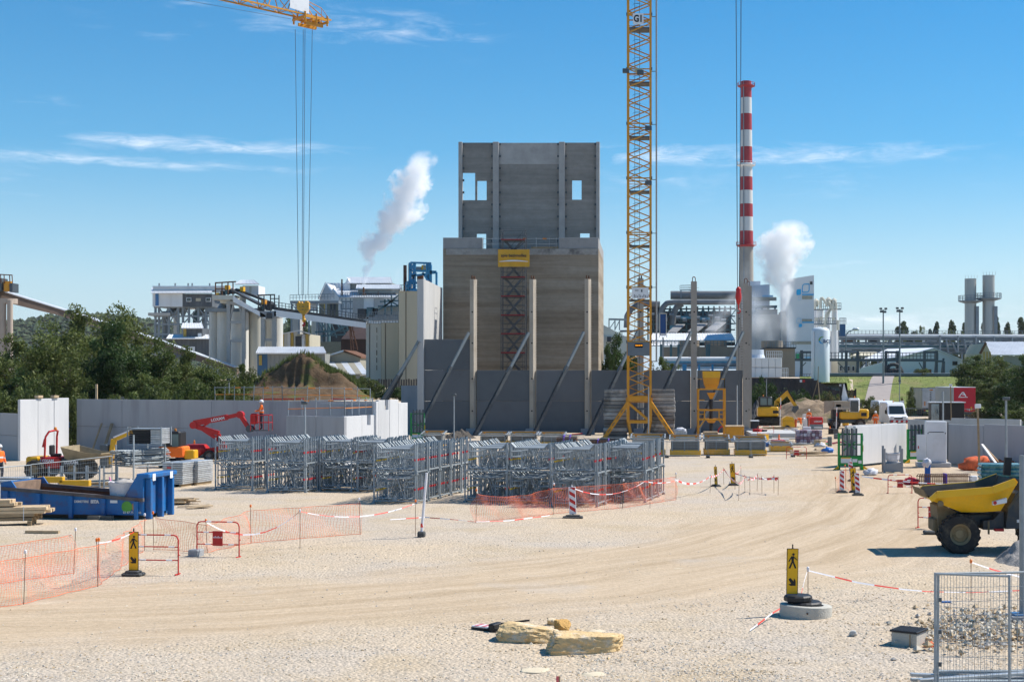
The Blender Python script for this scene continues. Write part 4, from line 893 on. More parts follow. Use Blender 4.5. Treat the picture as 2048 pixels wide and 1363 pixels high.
# ================================================================ factory behind, right half
# ---- striped chimney
d = 450
t = TH('striped_chimney','tall factory chimney banded in red and white','chimney'); xc = X(1492.5,d)
stripe_r = mat('chimney_red',(.36,.025,.035),.65,var=.12,scale=.3,stain=(.3,.06,.06),stain_amt=.4,stain_scale=.3); stripe_w = mat('chimney_white',(.62,.61,.58),.7,var=.07,scale=.3,stain=(.42,.40,.36),stain_amt=.4,stain_scale=.3,streak=True)
ys = [163,196,228,261,294,326,354,381,408,434,462,490]
rad = lambda py: (10.4+(py-163)/(560-163)*4.2)*d/F
for k,(a,c) in enumerate(zip(ys[:-1],ys[1:])):
    b = B().lathe([(rad(c),Z(c,d)),(rad(a),Z(a,d))],28,(xc,d,0)); smooth_angle(b.build('chimney_band',stripe_r if k % 2 == 0 else stripe_w,t))
b = B().lathe([(rad(760),Z(770,d)),(rad(490),Z(490,d)-.01)],28,(xc,d,0)); smooth_angle(b.build('shaft',mat('chimney_concrete',(.33,.30,.26),.85,var=.15,scale=.3,stain=(.22,.2,.18),stain_amt=.5,stain_scale=.2),t))
for py,m,w_ in ((173,stripe_r,1.65),(331,white,1.5),(491,stripe_r,1.45)):
    r0 = rad(py); B().lathe([(r0*1.02,Z(py+3,d)),(r0*w_,Z(py,d)),(r0*w_,Z(py,d)+.15),(r0*1.02,Z(py,d)+.15)],24,(xc,d,0)).build('gallery',m,t)
    b = B()
    for k in range(16): a = k/16*6.283; x,y = xc+r0*w_*math.cos(a),d+r0*w_*math.sin(a); b.bar((x,y,Z(py,d)),(x,y,Z(py,d)+1.1),.1)
    for k in range(16): a,c = k/16*6.283,(k+1)/16*6.283; b.bar((xc+r0*w_*math.cos(a),d+r0*w_*math.sin(a),Z(py,d)+1.1),(xc+r0*w_*math.cos(c),d+r0*w_*math.sin(c),Z(py,d)+1.1),.09)
    b.stuff('hand_rail',m,t)
b = B().bar((xc-.9,d-rad(400)-.1,Z(560,d)),(xc-1.0,d-rad(163)-.1,Z(163,d)),.25); b.build('ladder',galv,t)
# ---- pale building and bush side
d = 260
t = TH('sloped_store','pale green sheet store with sloping roof right of the tower','building')
B().prism([(X(a,d),Z(c,d)) for a,c in ((1195,700),(1290,700),(1290,675),(1250,672),(1206,649),(1195,645))],d,d+12).build('wall',mat('pale_green_cladding',(.42,.44,.40),.7,var=.12,scale=.4),t)
pb('low_wall',cream_w,t,1195,1262,672,720,d-3,3); pb('dark_tank',dark,t,1214,1222,673,683,d-4,1)
b = B()
for px in (1218,1230,1239): b.bar(P(px,639,d+4),P(px,660,d+4),.2)
b.bar(P(1217,638,d+4),P(1256,639,d+4),.35)
for a,c in ((1218,1230),(1230,1239)): b.bar(P(a+1,657,d+4),P(c,641,d+4),.15)
b.each('pipe_support',galv,t)
# ---- big pipe works
d = 330
t = TH('pipe_works','dark pipe works with huge grey ducts and elbows behind the wall','plant'); duct = mat('duct_grey',(.19,.195,.20),.5,.35,var=.2,scale=.4,stain=(.1,.1,.1),stain_amt=.5,stain_scale=.3)
def duct_path(pts,r,nm='duct',m=duct,n=14):
    b = B()
    for a,c in zip(pts[:-1],pts[1:]): b.tube(a,c,r,n)
    for p in pts[1:-1]: b.lathe([(r*.02,-r),(r*.7,-r*.7),(r,0),(r*.7,r*.7),(r*.02,r)],n,p)
    return smooth_angle(b.build(nm,m,t),50)
k = d/F
duct_path([P(1341,590,d+6),P(1349,590,d+6),P(1480,590,d+6)],8.5*k)
duct_path([P(1319,660,d),P(1320,632,d),P(1325,615,d),P(1334,606,d),P(1350,604,d),P(1470,604,d)],5.4*k)
duct_path([P(1345,650,d+2),P(1347,628,d+2),P(1353,614,d+2),P(1365,607,d+2)],6.0*k)
duct_path([P(1253,655,d),P(1254,632,d),P(1262,618,d),P(1276,609,d),P(1300,607,d),P(1320,608,d)],5.8*k)
duct_path([P(1240,662,d),P(1290,661,d)],2*k)
b = B()
for px in range(1296,1470,11): b.bar(P(px,612,d+4),P(px,680,d+4),.35)
for py in (618,633,648,660): b.bar(P(1290,py,d+4),P(1470,py-1,d+4),.35)
for px in range(1296,1460,22): b.bar(P(px,618,d+4),P(px+22,648,d+4),.22); b.bar(P(px+22,618,d+4),P(px,648,d+4),.22)
b.each('steel_frame_bar',teal,t)
pb('machine_house',dark,t,1300,1460,622,668,d+7,6)
for q,m in (((1300,1318,612,640),dark),((1385,1400,640,655),galv),((1425,1445,628,650),teal),((1340,1352,650,662),mat('sky_blue_steel',(.10,.30,.42),.6)),((1362,1385,632,637),MATS['sky_blue_steel']),((1400,1420,634,639),MATS['sky_blue_steel']),((1320,1336,633,637),rust)): pb('process_box',m,t,*q,d+2,2)
for px,py,l in ((1335,664,35),(1375,662,40),(1410,660,42)):
    v = B(); q = [P(px,py+2,d-6),P(px+l*.5,py+2,d-6),P(px+l,py-14,d),P(px+l*.5,py-14,d)]; u = Vector((0,0,.25)); v.add(q+[p+u for p in q],[(3,2,1,0),(4,5,6,7),(0,1,5,4),(1,2,6,5),(2,3,7,6),(3,0,4,7)]); v.build('saw_tooth_roof',mat('saw_roof',(.25,.25,.25),.6,var=.2),t); pb('roof_end',conc_old,t,px,px+l*.5,py+2,py+12,d-6,4)
b = B(); rail(b,P(1360,580,d+5),P(1384,579,d+5),1.1,6,.1); b.bar(P(1362,596,d+5),P(1362,580,d+5),.25); b.bar(P(1382,596,d+5),P(1382,580,d+5),.25); b.bar(P(1360,580,d+5),P(1384,579,d+5),.2); b.each('platform_bar',galv,t)
b = B()
for k_ in range(12): px = 1300+k_*13; b.tube(P(px,628+(k_*5) % 14,d+1),P(px+9,628+(k_*5) % 14,d+1),(.3+.1*(k_ % 3)),8)
b.each('process_pipe',galv,t)
# white roof hall below
d = 280
t = TH('white_roof_hall','low hall with broad white roof in front of the pipe works','building')
roof_sheet('roof',white_c,t,[P(1300,682,d-.5),P(1470,682,d-.5),P(1462,668,d+7),P(1306,668,d+7)],.2,30)
roof_sheet('roof',white_c,t,[P(1296,692,d-3),P(1360,692,d-3),P(1356,684,d),P(1300,684,d)],.2,10)
roof_sheet('roof',white_c,t,[P(1500,694,d-.5),P(1548,682,d+2),P(1540,672,d+8),P(1500,672,d+8)],.2,8)
pb('wall',dark,t,1300,1470,683,690,d,6)
for a,c in ((1359,1400),(1410,1455),(1527,1567)): b = B(); cyl(b,a,c,681,695,d-6,20); smooth_angle(b.build('tank_rim',conc_old,t));
pb('retaining_wall',conc_old,t,1320,1475,693,716,d-8,5)
b = B()
for px in (1322,1342,1357,1414,1418): b.bar(P(px,688,d-10),P(px,716,d-10),.45)
b.each('post',teal,t); b = B(); rail(b,P(1300,691,d-9),P(1470,691,d-9),1.0,24,.1); b.stuff('hand_rail',teal,t)
for py,r,m in ((718,.45,white_c),(723,.35,MATS['sky_blue_steel']),(728,.4,galv),(735,.25,white_c)): b = B().tube(P(1325,py,d-16),P(1480,py,d-16),r,10); smooth_angle(b.build('pipe',m,t),50)
b = B()
for px in (1367,1371,1398,1425): b.bar(P(px,728,d-17),P(px,752,d-17),.4)
b.each('post',blue2,t); pb('white_cabinet',white,t,1400,1420,737,746,d-17,2)
t = TH('advert_board','tall dark blue banner hung on a slim frame behind the crane','banner'); d = 190
pb('sheet',mat('banner_blue',(.008,.06,.20),.6,var=.12,scale=1),t,1320.5,1331.5,628,671,d,.08); b = B()
for px in (1319.5,1332.8): b.bar(P(px,626,d),P(px,674,d),.1)
b.bar(P(1319.5,626.5,d),P(1332.8,626.5,d),.1); b.each('frame_bar',cream_w,t); pb('white_strip',white,t,1321.5,1330,666.5,670,d-.06,.04); b = B().bar(P(1326,674,d),P(1326,735,d),.2); b.build('post',galv,t)
# ---- white tank boxes and brown bunker
d = 215
t = TH('white_cooling_boxes','white panelled cooler boxes with a fluted top behind the end column','plant')
for k_ in range(5):
    for j in range(2): x0 = 1497+k_*13.4; B().bev(X(x0+.2,d),X(x0+13.2,d),d,d+4,Z(754-j*20+0,d),Z(735.2-j*20,d),.04).build('panel',white_c,t)
b = B(); rail(b,P(1533,715,d),P(1564,715,d),1.0,8,.08); rail(b,P(1563,754,d),P(1576,754,d),1.4,4,.08); b.stuff('hand_rail',white,t)
b = B(); r = (X(1532,d)-X(1502,d))/2; b.lathe([(r*1.15,Z(716,d)),(r*.95,Z(708,d)),(r*.9,Z(698,d))],20,(X(1517,d),d+3,0)); b.build('fluted_stack',zinc,t)
d = 235
t = TH('concrete_bunker','brown stained concrete bunker with a dark rim beside the gas tank','building')
pb('wall',conc_old,t,1532,1590,697,757,d,10); pb('rim',dark,t,1530,1592,694,697,d-.3,10.6); b = B(); cyl(b,1524,1568,681,694,d+1,20); smooth_angle(b.build('tank_rim',conc_old,t))
b = B(); rail(b,P(1530,694,d-.2),P(1592,694,d-.2),.9,12,.07); b.stuff('hand_rail',galv,t)
# ---- white process buildings with blue leaf shapes
d = 262
t = TH('white_process_building','tall white building decorated with blue rounded leaf shapes','building')
bv = mat('process_white',(.62,.64,.68),.5,var=.05,scale=.3)
B().prism([(X(a,d),Z(c,d)) for a,c in ((1575,760),(1628,760),(1628,550),(1590,556),(1575,558))],d,d+14).build('wall',bv,t)
def leaf(px0,px1,py0,py1,m,fill,dd=d):
    x0,x1,z0,z1 = X(px0,dd),X(px1,dd),Z(py1,dd),Z(py0,dd); w_,h_ = x1-x0,z1-z0; r_ = .38*w_
    def ring(i):
        o = []
        for cx_,cz_,a0,rr in ((x1-r_,z1-.12*h_,0,.12*w_),(x0+r_,z1-r_,90,r_),(x0+.12*w_,z0+.12*h_,180,.12*w_),(x1-r_,z0+r_,270,r_)):
            for q in range(5):
                a = R(a0+q*22.5); ex = (x1-rr if a0 in (0,270) else x0+rr); ez = (z1-rr if a0 in (0,90) else z0+rr); o.append((ex+(rr)*math.cos(a),ez+(rr)*math.sin(a)))
        cxx,czz = (x0+x1)/2,(z0+z1)/2; f_ = 1-i
        return [(cxx+(x-cxx)*f_,czz+(z-czz)*f_) for x,z in o]
    b = B()
    if fill: b.prism(ring(0),dd-.08,dd-.01)
    else:
        o,i = ring(0),ring(.2); n = len(o)
        for q in range(n): j = (q+1) % n; b.quad((o[q][0],dd-.06,o[q][1]),(o[j][0],dd-.06,o[j][1]),(i[j][0],dd-.06,i[j][1]),(i[q][0],dd-.06,i[q][1]))
    return b.build('leaf_shape',m,t)
pale_b = mat('pale_logo_blue',(.30,.55,.75),.5,var=.04)
leaf(1604,1619,567,585,MATS['logo_blue'],False); leaf(1593,1602,578,590,sky_b,True); leaf(1596,1602,593,600,pale_b,False); leaf(1593,1602,636,646,pale_b,False); leaf(1597.5,1604,647,654,sky_b,True); leaf(1605,1608.5,648,652,pale_b,False)
for q,m in (((1604,1627.5,587.5,590),sky_b),((1604,1627.5,643,645.5),sky_b),((1604,1625,591,598),mat('louvre_tan',(.34,.32,.27),.7)),((1604,1624,637.5,642.5),MATS['louvre_tan']),((1583,1624,682,688),MATS['louvre_tan']),((1620,1625,562.5,568.5),dark),((1591,1601,707,717),mat('green_panel',(.02,.35,.12),.6)),((1610,1627,713,718),pale_b)): pb('facade_panel',m,t,*q,d-.1,.08)
B().prism([(X(a,d),Z(c,d)) for a,c in ((1521,760),(1553,760),(1553,557),(1521,560))],d+15,d+26).build('wall',bv,t); pb('wall',bv,t,1500,1521,562,700,d+16,10)
pb('facade_band',MATS['louvre_tan'],t,1503,1553,594,601,d+14.6,.3); pb('facade_band',pale_b,t,1525,1546,590,593.5,d+14.6,.3)
b = B()
for px in (1500,1512,1524,1536,1550): b.bar(P(px,612,d+9),P(px,700,d+9),.3)
for py in (614,626): b.bar(P(1496,py,d+9),P(1554,py-1,d+9),.5)
b.each('steel_frame_bar',teal,t); pb('cooling_cell',conc_pale,t,1500,1570,628,700,d+5,6); pb('cooling_cell',galv,t,1512,1555,618,628,d+6,4); pb('cooling_cell',conc_pale,t,1563,1577,622,690,d+2,6)
# ---- silo cluster
d = 275
t = TH('white_silo_cluster','cluster of slim white silos topped with pipes and railings','silo')
for a,c,y0,y1,dd_ in ((1628,1636,619,740,3),(1634,1648,620,650,0),(1664,1676,620,760,1),(1650,1662,622,690,4)): b = B(); cyl(b,a,c,y0,y1,d+dd_,18,.5); smooth_angle(b.build('silo',white_c,t))
b = B(); r = (X(1648,d)-X(1634,d))/2; b.lathe([(.4,Z(665,d)),(r,Z(650,d))],16,(X(1641,d),d+r,0)); b.build('silo_cone',white_c,t)
pb('plant_body',white_c,t,1630,1678,662,760,d+6,8); pb('blue_tank',mat('tank_navy',(.02,.08,.18),.5),t,1680,1691,648,672,d+4,3)
b = B(); rail(b,P(1628,619,d),P(1682,618,d),1.2,14,.1); rail(b,P(1628,648,d),P(1672,648,d),1.2,12,.1); rail(b,P(1679,648,d+4),P(1692,648,d+4),1.2,5,.1); b.stuff('hand_rail',galv,t)
b = B(); b.bar(P(1628,619,d),P(1682,618,d),.5,.25); b.bar(P(1628,648,d),P(1674,647,d),.5,.25); b.each('walkway',galv,t)
for pts_ in ([(1641,616),(1641,600),(1643,595),(1646,597),(1656,612)],[(1661,618),(1652,635),(1649,655)],[(1656,603),(1664,612),(1651,632)],[(1666,620),(1666,606),(1669,602),(1672,606),(1672,618)],[(1630,618),(1630,606),(1633,602)],[(1676,660),(1676,640)]): b = B().path([P(p,q,d-.5) for p,q in pts_],.28,8); b.build('pipe',cream_w,t)
for px,py in ((1657,602),(1668,604),(1632,605)): b = B().lathe([(.1,-.8),(.5,-.5),(.55,.4),(.1,.8)],10,P(px,py,d)); b.build('filter_pot',cream_w,t)
for px,py in ((1642,636),(1667,637),(1633,638)): b = B().lathe([(.35,-.05),(.35,.05)],12,P(px,py,d-.2),'y'); b.build('hatch',cream_w,t)
# ---- gas tank
d = 200
t = TH('gas_tank','upright white gas tank lettered acp on its shell','tank'); b = B(); xc = X(1643,d); r = (X(1661.5,d)-X(1624.5,d))/2; zt_,z0 = Z(661,d),Z(782,d)
b.lathe([(r*.96,z0),(r,z0+.2),(r,zt_),(r*.9,zt_+.28),(r*.6,zt_+.5),(.05,zt_+.58)],32,(xc,d+r,0)); smooth_angle(b.build('shell',mat('tank_white',(.66,.72,.74),.4,var=.04,scale=.5),t),60)
b = B().tube((xc-r*.78,d+.35,z0),(xc-r*.78,d+.35,zt_-.1),.07,8); b.build('side_pipe',white,t); b = B().lathe([(.1,-.1),(.14,0),(.1,.1)],10,(xc+.2,d+.6,zt_+.45)); b.build('lifting_eye',white,t)
text(t,'lettering','ac',.95,(X(1652,d),d-.02,Z(681,d)),(R(90),0,R(14)),mat('tank_print',(.02,.09,.20),.5),.03);
tx = text(t,'lettering','p',.95,(X(1659.4,d)+.05,d+.42,Z(681,d)),(R(90),0,R(48)),MATS['tank_print'],.03,sx=.8)
b = B(); gm = mat('tank_logo_green',(.22,.40,.12),.5); cxx,czz = X(1646.2,d),Z(680,d)
for k_ in range(9):
    a,c = R(80+k_*22),R(80+(k_+1)*22); w0,w1 = .06+.16*math.sin(math.pi*k_/9),.06+.16*math.sin(math.pi*(k_+1)/9)
    b.m = 0 if k_ < 5 else 1; b.quad(*[(cxx+rr*math.cos(q),d+.0,czz+rr*math.sin(q)) for q,rr in ((a,.42),(a,.42+w0),(c,.42+w1),(c,.42))])
b.build('swirl_mark',[gm,sky_b],t)
B().bx(xc-r*1.3,xc+r*1.3,d-.6,d+2*r+.6,gz(xc,d)-.2,z0+.01).build('plinth',conc,t)
# ---- dark retaining wall with sloping end, sign
d = 190
dw = mat('dark_block_wall',(.045,.042,.045),.85,var=.35,scale=.8,stain=(.10,.085,.075),stain_amt=.6,stain_scale=.5)
t = TH('retaining_wall','dark stepped retaining wall of upright planks below the gas tank','wall')
k_ = 0
for a in range(1502,1712,7):
    top = 755+max(0,min(25,(a-1618)*.5)) if a > 1618 else 755+.012*(a-1502); top = min(top,783)
    pb('wall_plank',dw,t,a,a+6.8,top,812,d-(.06 if k_ % 2 else 0),.3); k_ += 1
b = B()
for a in (1625,1660,1690,1711): b.bar(P(a,777,d-.2),P(a,808,d-.2),.22)
b.each('post',black,t)
t = TH('warning_sign','small white and red warning sign pair on the dark retaining wall','sign'); pb('plate',white,t,1599.5,1604,759,764,d-.14,.03); pb('plate',red,t,1605,1610,759,764,d-.14,.03)
# ---- pipe racks
d = 300
t = TH('pipe_rack','long grey multi-level pipe rack crossing behind the yard','pipe rack')
for py,m,r in ((671,zinc,.32),(676,galv,.2),(689,galv,.16),(692,teal,.3),(697,galv,.2),(703,galv,.15),(668,galv,.12),(694.5,zinc,.12),(679,galv,.12)): b = B().tube(P(1678,py,d),P(2060,py+1,d),r,8); b.build('pipe',m,t)
b = B()
for px in range(1684,2060,24): b.bar(P(px,668,d+.5),P(px,740,d+.5),.4)
for py in (674,685,701): b.bar(P(1678,py,d+.6),P(2060,py+1,d+.6),.4)
for px in range(1684,2050,24): b.bar(P(px,686,d+.7),P(px+24,700,d+.7),.18)
b.each('rack_bar',galv,t); b = B(); rail(b,P(1678,668,d-.5),P(2060,669,d-.5),.8,50,.08); b.stuff('hand_rail',galv,t)
for q,m in (((1690,1712,676,685),rust),((1740,1760,676,684),dark),((1858,1900,684,700),dark),((1905,1960,696,708),teal),((1995,2040,672,690),galv),((1850,1880,678,683),white_c)): pb('process_box',m,t,*q,d+2,3)
b = B()
for k_ in range(14): px = 1880+k_*12; b.tube(P(px,670+(k_*7) % 20,d-1),P(px+(k_ % 3)*5,705,d-1),.22,6)
b.each('process_pipe',galv,t)
d = 228; zgb = 5.3
t = TH('pipe_bridge','dark steel pipe bridge with railing and portal frames over the grass bank','pipe bridge'); sm = mat('bridge_steel',(.085,.105,.12),.5,.2,var=.2,scale=.8)
b = B(); b.bar(P(1590,719,d),P(1876,720,d),.5,.42); b.bar(P(1590,719,d+2.4),P(1876,720,d+2.4),.5,.42)
for px,y0 in ((1603,700),(1692.5,701),(1715.5,701),(1772,701),(1795,701),(1849,701),(1873,701),(1887,722)): b.bar(P(px,y0,d+(.2)),Vector((X(px,d),d+.2,zgb-1.2)),.42); b.bar(P(px,716,d+2.2),Vector((X(px,d),d+2.2,zgb-1.2)),.3)
for a,c in ((1603,1625),(1772,1795),(1849,1873)): b.bar(P(a,704,d+.2),P(c,704,d+.2),.35)
b.bar(P(1873,722,d),P(1888,722,d),.3)
for a,c in ((1688,1675),(1720,1732),(1845,1838),(1600,1612)): b.bar(P(a,737,d),P(c,724,d),.14)
b.each('steel_beam',sm,t); b = B(); rail(b,P(1592,717,d-.2),P(1876,718,d-.2),1.0,40,.09); b.stuff('hand_rail',sm,t)
for py,r,m in ((749,.13,steel_md),(746.5,.07,galv),(752,.15,steel_dk)): b = B().tube((X(1640,d),d-3,Z(py,d)),(X(1925,d),d-3,Z(py,d)),r,10); smooth_angle(b.build('pipe',m,t),50)
b = B(); rail(b,(X(1600,d),d-2,zgb-.6),(X(1925,d),d-2,zgb-.6),1.1,60,.06); b.stuff('hand_rail',sm,t)
for pts_ in ([(1776,752),(1776,735),(1780,729),(1788,728),(1797,730),(1802,738),(1806,752)],[(1789,752),(1789,736)],[(1783,745),(1800,745)]): b = B().path([P(p,q,d-1) for p,q in pts_],.3,8); b.build('pipe_bend',dark,t)
for px in (1783,1790,1798): b = B().lathe([(.05,-.5),(.5,-.3),(.5,.3),(.05,.5)],10,P(px,742,d-1.2)); b.build('valve',dark,t)
for px,m in ((1833,galv),(1838,blue2),(1905,blue2),(1860,rust)): pb('pump',m,t,px-2,px+3,738,748,d-1.5,1)
# ---- tent hall, sheet roof hall, low yellow hall
d = 248
t = TH('white_tent_hall','large white tent hall with a shallow pointed gable','tent'); tm = mat('tent_white',(.66,.68,.72),.6,var=.04,scale=.3)
B().prism([(X(a,d),Z(c,d)) for a,c in ((1719,760),(1925,760),(1925,720),(1868,697.5),(1806,714),(1719,736))],d,d+.4).build('gable_wall',tm,t)
v = B(); q = [P(1719,722,d+3),P(1806,714,d-.4),P(1868,696.5,d-.4),P(1775,699,d+24)]; u = Vector((0,0,.15)); v.add(q+[p+u for p in q],[(3,2,1,0),(4,5,6,7),(0,1,5,4),(1,2,6,5),(2,3,7,6),(3,0,4,7)]); v.build('roof',mat('tent_roof',(.74,.76,.79),.5,var=.04,scale=.3),t)
v = B(); q = [P(1926,720.5,d-.4),P(1926,720.5,d+24),P(1868,696.5,d+24),P(1868,696.5,d-.4)]; v.add(q+[p+u for p in q],[(3,2,1,0),(4,5,6,7),(0,1,5,4),(1,2,6,5),(2,3,7,6),(3,0,4,7)]); v.build('roof',MATS['tent_roof'],t)
w_ = pb('window',dark,t,1905,1915,722,730,d-.1,.08); pb('pane',glass,w_,1906,1914,723,729,d-.15,.04)
t = TH('low_store','low cream store with a pale pitched roof left of the tent hall','building'); d = 265
pb('wall',cream,t,1676,1720,717,760,d,10); roof_sheet('roof',mat('pale_yellow_roof',(.52,.48,.36),.7),t,[P(1700,714,d-.5),P(1762,712,d-.5),P(1752,705,d+5),P(1720,705,d+5)],.15,6)
for px in (1679,1687,1695,1704): w_ = pb('window',white,t,px,px+5,731,742,d-.1,.08); pb('pane',glass,w_,px+.7,px+4.3,732,741,d-.15,.04)
d = 235
t = TH('corrugated_roof_hall','hall with bright corrugated roof and ochre gable on the wooded slope','building')
B().prism([(X(a,d),Z(c,d)) for a,c in ((1962,745),(1990,745),(1985,712),(1972,686),(1962,706))],d,d+12).build('gable_wall',cream,t)
for a in (1967,1973,1979): pb('gable_stripe',och,t,a,a+2.5,703,740,d-.1,.08)
roof_sheet('roof',zinc,t,[P(1983,711,d-.5),P(2075,711,d-.5),P(2075,684.5,d+7),P(1972,685,d+7)],.15,34); pb('wall',clad_g,t,1986,2075,712,745,d,12)
v = B(); v.bar(P(1960,707,d-.5),P(1972,685,d-.5),.35); v.build('roof_verge',rust,t)
# ---- twin stacks
d = 350; stm = mat('stack_steel',(.42,.415,.385),.45,.35,var=.12,scale=.4,stain=(.30,.25,.18),stain_amt=.5,stain_scale=.25,streak=True)
for px0,px1,y0,yc,lab in ((1932,1955,556.5,602,'shorter steel stack of the twin stacks with a round walkway'),(1968,1992,549.5,597,'taller steel stack of the twin stacks with a round walkway')):
    t = TH('steel_stack',lab,'chimney','twin steel stacks'); r = (X(px1,d)-X(px0,d))/2; xc = X((px0+px1)/2,d)
    z = [Z(750,d),Z(700,d),Z(650,d),Z(602,d),Z(577,d),Z(y0,d)]
    for a,c in zip(z[:-1],z[1:]): smooth_angle(B().lathe([(r,a),(r,c-.05),(r*1.02,c-.05),(r*1.02,c)],26,(xc,d+r,0)).build('shell_ring',stm,t))
    B().lathe([(r*1.02,Z(yc+4,d)),(r*2.1,Z(yc,d)),(r*2.1,Z(yc,d)+.2),(r,Z(yc,d)+.2)],20,(xc,d+r,0)).build('walkway',galv,t)
    b = B()
    for k_ in range(18):
        a,c = k_/18*6.283,(k_+1)/18*6.283; p = lambda q,h: (xc+2.08*r*math.cos(q),d+r+2.08*r*math.sin(q),Z(yc,d)+h)
        b.bar(p(a,.2),p(a,1.4),.1); b.bar(p(a,1.4),p(c,1.4),.09); b.bar(p(a,.8),p(c,.8),.07)
    b.stuff('hand_rail',galv,t); b = B(); b.bx(xc+r*.7,xc+r*1.25,d-.1,d+.4,Z(745,d),Z(612,d)); b.build('ladder_cage',galv,t)
    b = B()
    for k_ in range(5): b.bar((xc-r+k_*r/2,d+r*.4,Z(y0,d)),(xc-r*1.05+k_*r/1.9,d+r*.4,Z(y0,d)+.9),.05)
    b.stuff('lightning_rods',galv,t)
# ---- floodlight masts and bent lamp
for px,y0,lab in ((1766.5,619,'left'),(1799.5,618,'right')):
    d = 215; t = TH('floodlight_mast','tall slim floodlight mast on the grass bank','light mast','twin floodlight masts'); x = X(px,d)
    B().tube((x,d,zg(px,d)-.1),(x,d,Z(y0,d)),.16,10,.09).build('pole',steel_md,t)
    b = B().bar((x-.45,d,Z(y0,d)-.1),(x+.45,d,Z(y0,d)-.1),.08); b.build('cross_arm',steel_md,t)
    for k_,(ox,oz) in enumerate(((-.38,.15),(.38,.15),(-.3,-.3),(.25,-.35))): B().bev(x+ox-.2,x+ox+.2,d-.25,d+.15,Z(y0,d)+oz-.14,Z(y0,d)+oz+.14,.04).build('lamp_head',steel_dk,t)
d = 240
t = TH('street_lamp','bent street lamp arm before the pipe rack','street lamp'); b = B().path([P(1692,750,d),P(1692,670,d),P(1697,663,d),P(1708,659,d)],.1,8); b.build('pole',steel_md,t); B().lathe([(.1,-.5),(.28,-.2),(.28,.3),(.1,.6)],10,P(1711,658,d),'x').build('lamp_head',zinc,t)
# ---- grass bank and path
def sheet(name,lab,fn_px,d0,d1,nd,off,m,u0,u1,nu=24):
    vs,fs = [],[]
    for i in range(nd+1):
        dd = d0+(d1-d0)*i/nd; a,c = u0(dd),u1(dd)
        for j in range(nu+1): x = a+(c-a)*j/nu; vs.append((x,dd,gz(x,dd)+off))
    n = nu+1; fs = [(i*n+j,i*n+j+1,(i+1)*n+j+1,(i+1)*n+j) for i in range(nd) for j in range(nu)]
    me = bpy.data.meshes.new(name); me.from_pydata(vs,[],fs); me.materials.append(m); me.polygons.foreach_set('use_smooth',[True]*len(fs)); me.update(); o = bpy.data.objects.new(name,me); C.objects.link(o); return tag(o,lab,None,None,'structure')
grass_m = mat('lawn_green',(.145,.18,.034),.9,var=.4,scale=1.1,stain=(.23,.19,.08),stain_amt=.7,stain_scale=.3,bump=.6,bscale=20)
sheet('grass_bank','bright green grass bank rising to the factory',None,192.5,260,40,.06,grass_m,lambda q: X(1600,q),lambda q: X(2300,q),60)
sheet('access_path','pale tarmac path climbing the grass bank',None,192,232,30,.13,mat('path_tarmac',(.33,.29,.27),.9,var=.12,scale=.8),lambda q: X(1718+(q-192)*.9,q),lambda q: X(1772+(q-192)*.55,q),6)
sheet('far_yard','pale concrete yard of the factory on the plateau',None,232,420,12,.05,mat('yard',(.30,.28,.25),.9,var=.2,scale=.2),lambda q: X(400,q),lambda q: X(2300,q),30)
# ================================================================ vegetation
def leaf_mat(name,col,col2):
    m = bpy.data.materials.new(name); m.use_nodes = True; N,L = m.node_tree.nodes,m.node_tree.links; p = N['Principled BSDF']; p.inputs['Roughness'].default_value = .6; p.inputs['Specular IOR Level'].default_value = .3
    g = N.new('ShaderNodeNewGeometry'); t = N.new('ShaderNodeTexNoise'); t.inputs['Scale'].default_value = .45; t.inputs['Detail'].default_value = 3; L.new(g.outputs['Position'],t.inputs['Vector'])
    r = N.new('ShaderNodeMapRange'); r.inputs[1].default_value = .3; r.inputs[2].default_value = .7; L.new(t.outputs['Fac'],r.inputs[0])
    q = N.new('ShaderNodeMixRGB'); q.inputs[1].default_value = (*col,1); q.inputs[2].default_value = (*col2,1); L.new(r.outputs[0],q.inputs[0])
    a = N.new('ShaderNodeAttribute'); a.attribute_name = 'tint'
    mu = N.new('ShaderNodeMixRGB'); mu.blend_type = 'MULTIPLY'; mu.inputs[0].default_value = 1; L.new(q.outputs[0],mu.inputs[1]); L.new(a.outputs['Fac'],mu.inputs[2]); L.new(mu.outputs[0],p.inputs['Base Color'])
    tr = N.new('ShaderNodeBsdfTranslucent'); L.new(mu.outputs[0],tr.inputs['Color']); ms = N.new('ShaderNodeMixShader'); ms.inputs[0].default_value = .34
    o = N['Material Output']; L.new(p.outputs[0],ms.inputs[1]); L.new(tr.outputs[0],ms.inputs[2]); L.new(ms.outputs[0],o.inputs['Surface']); return m
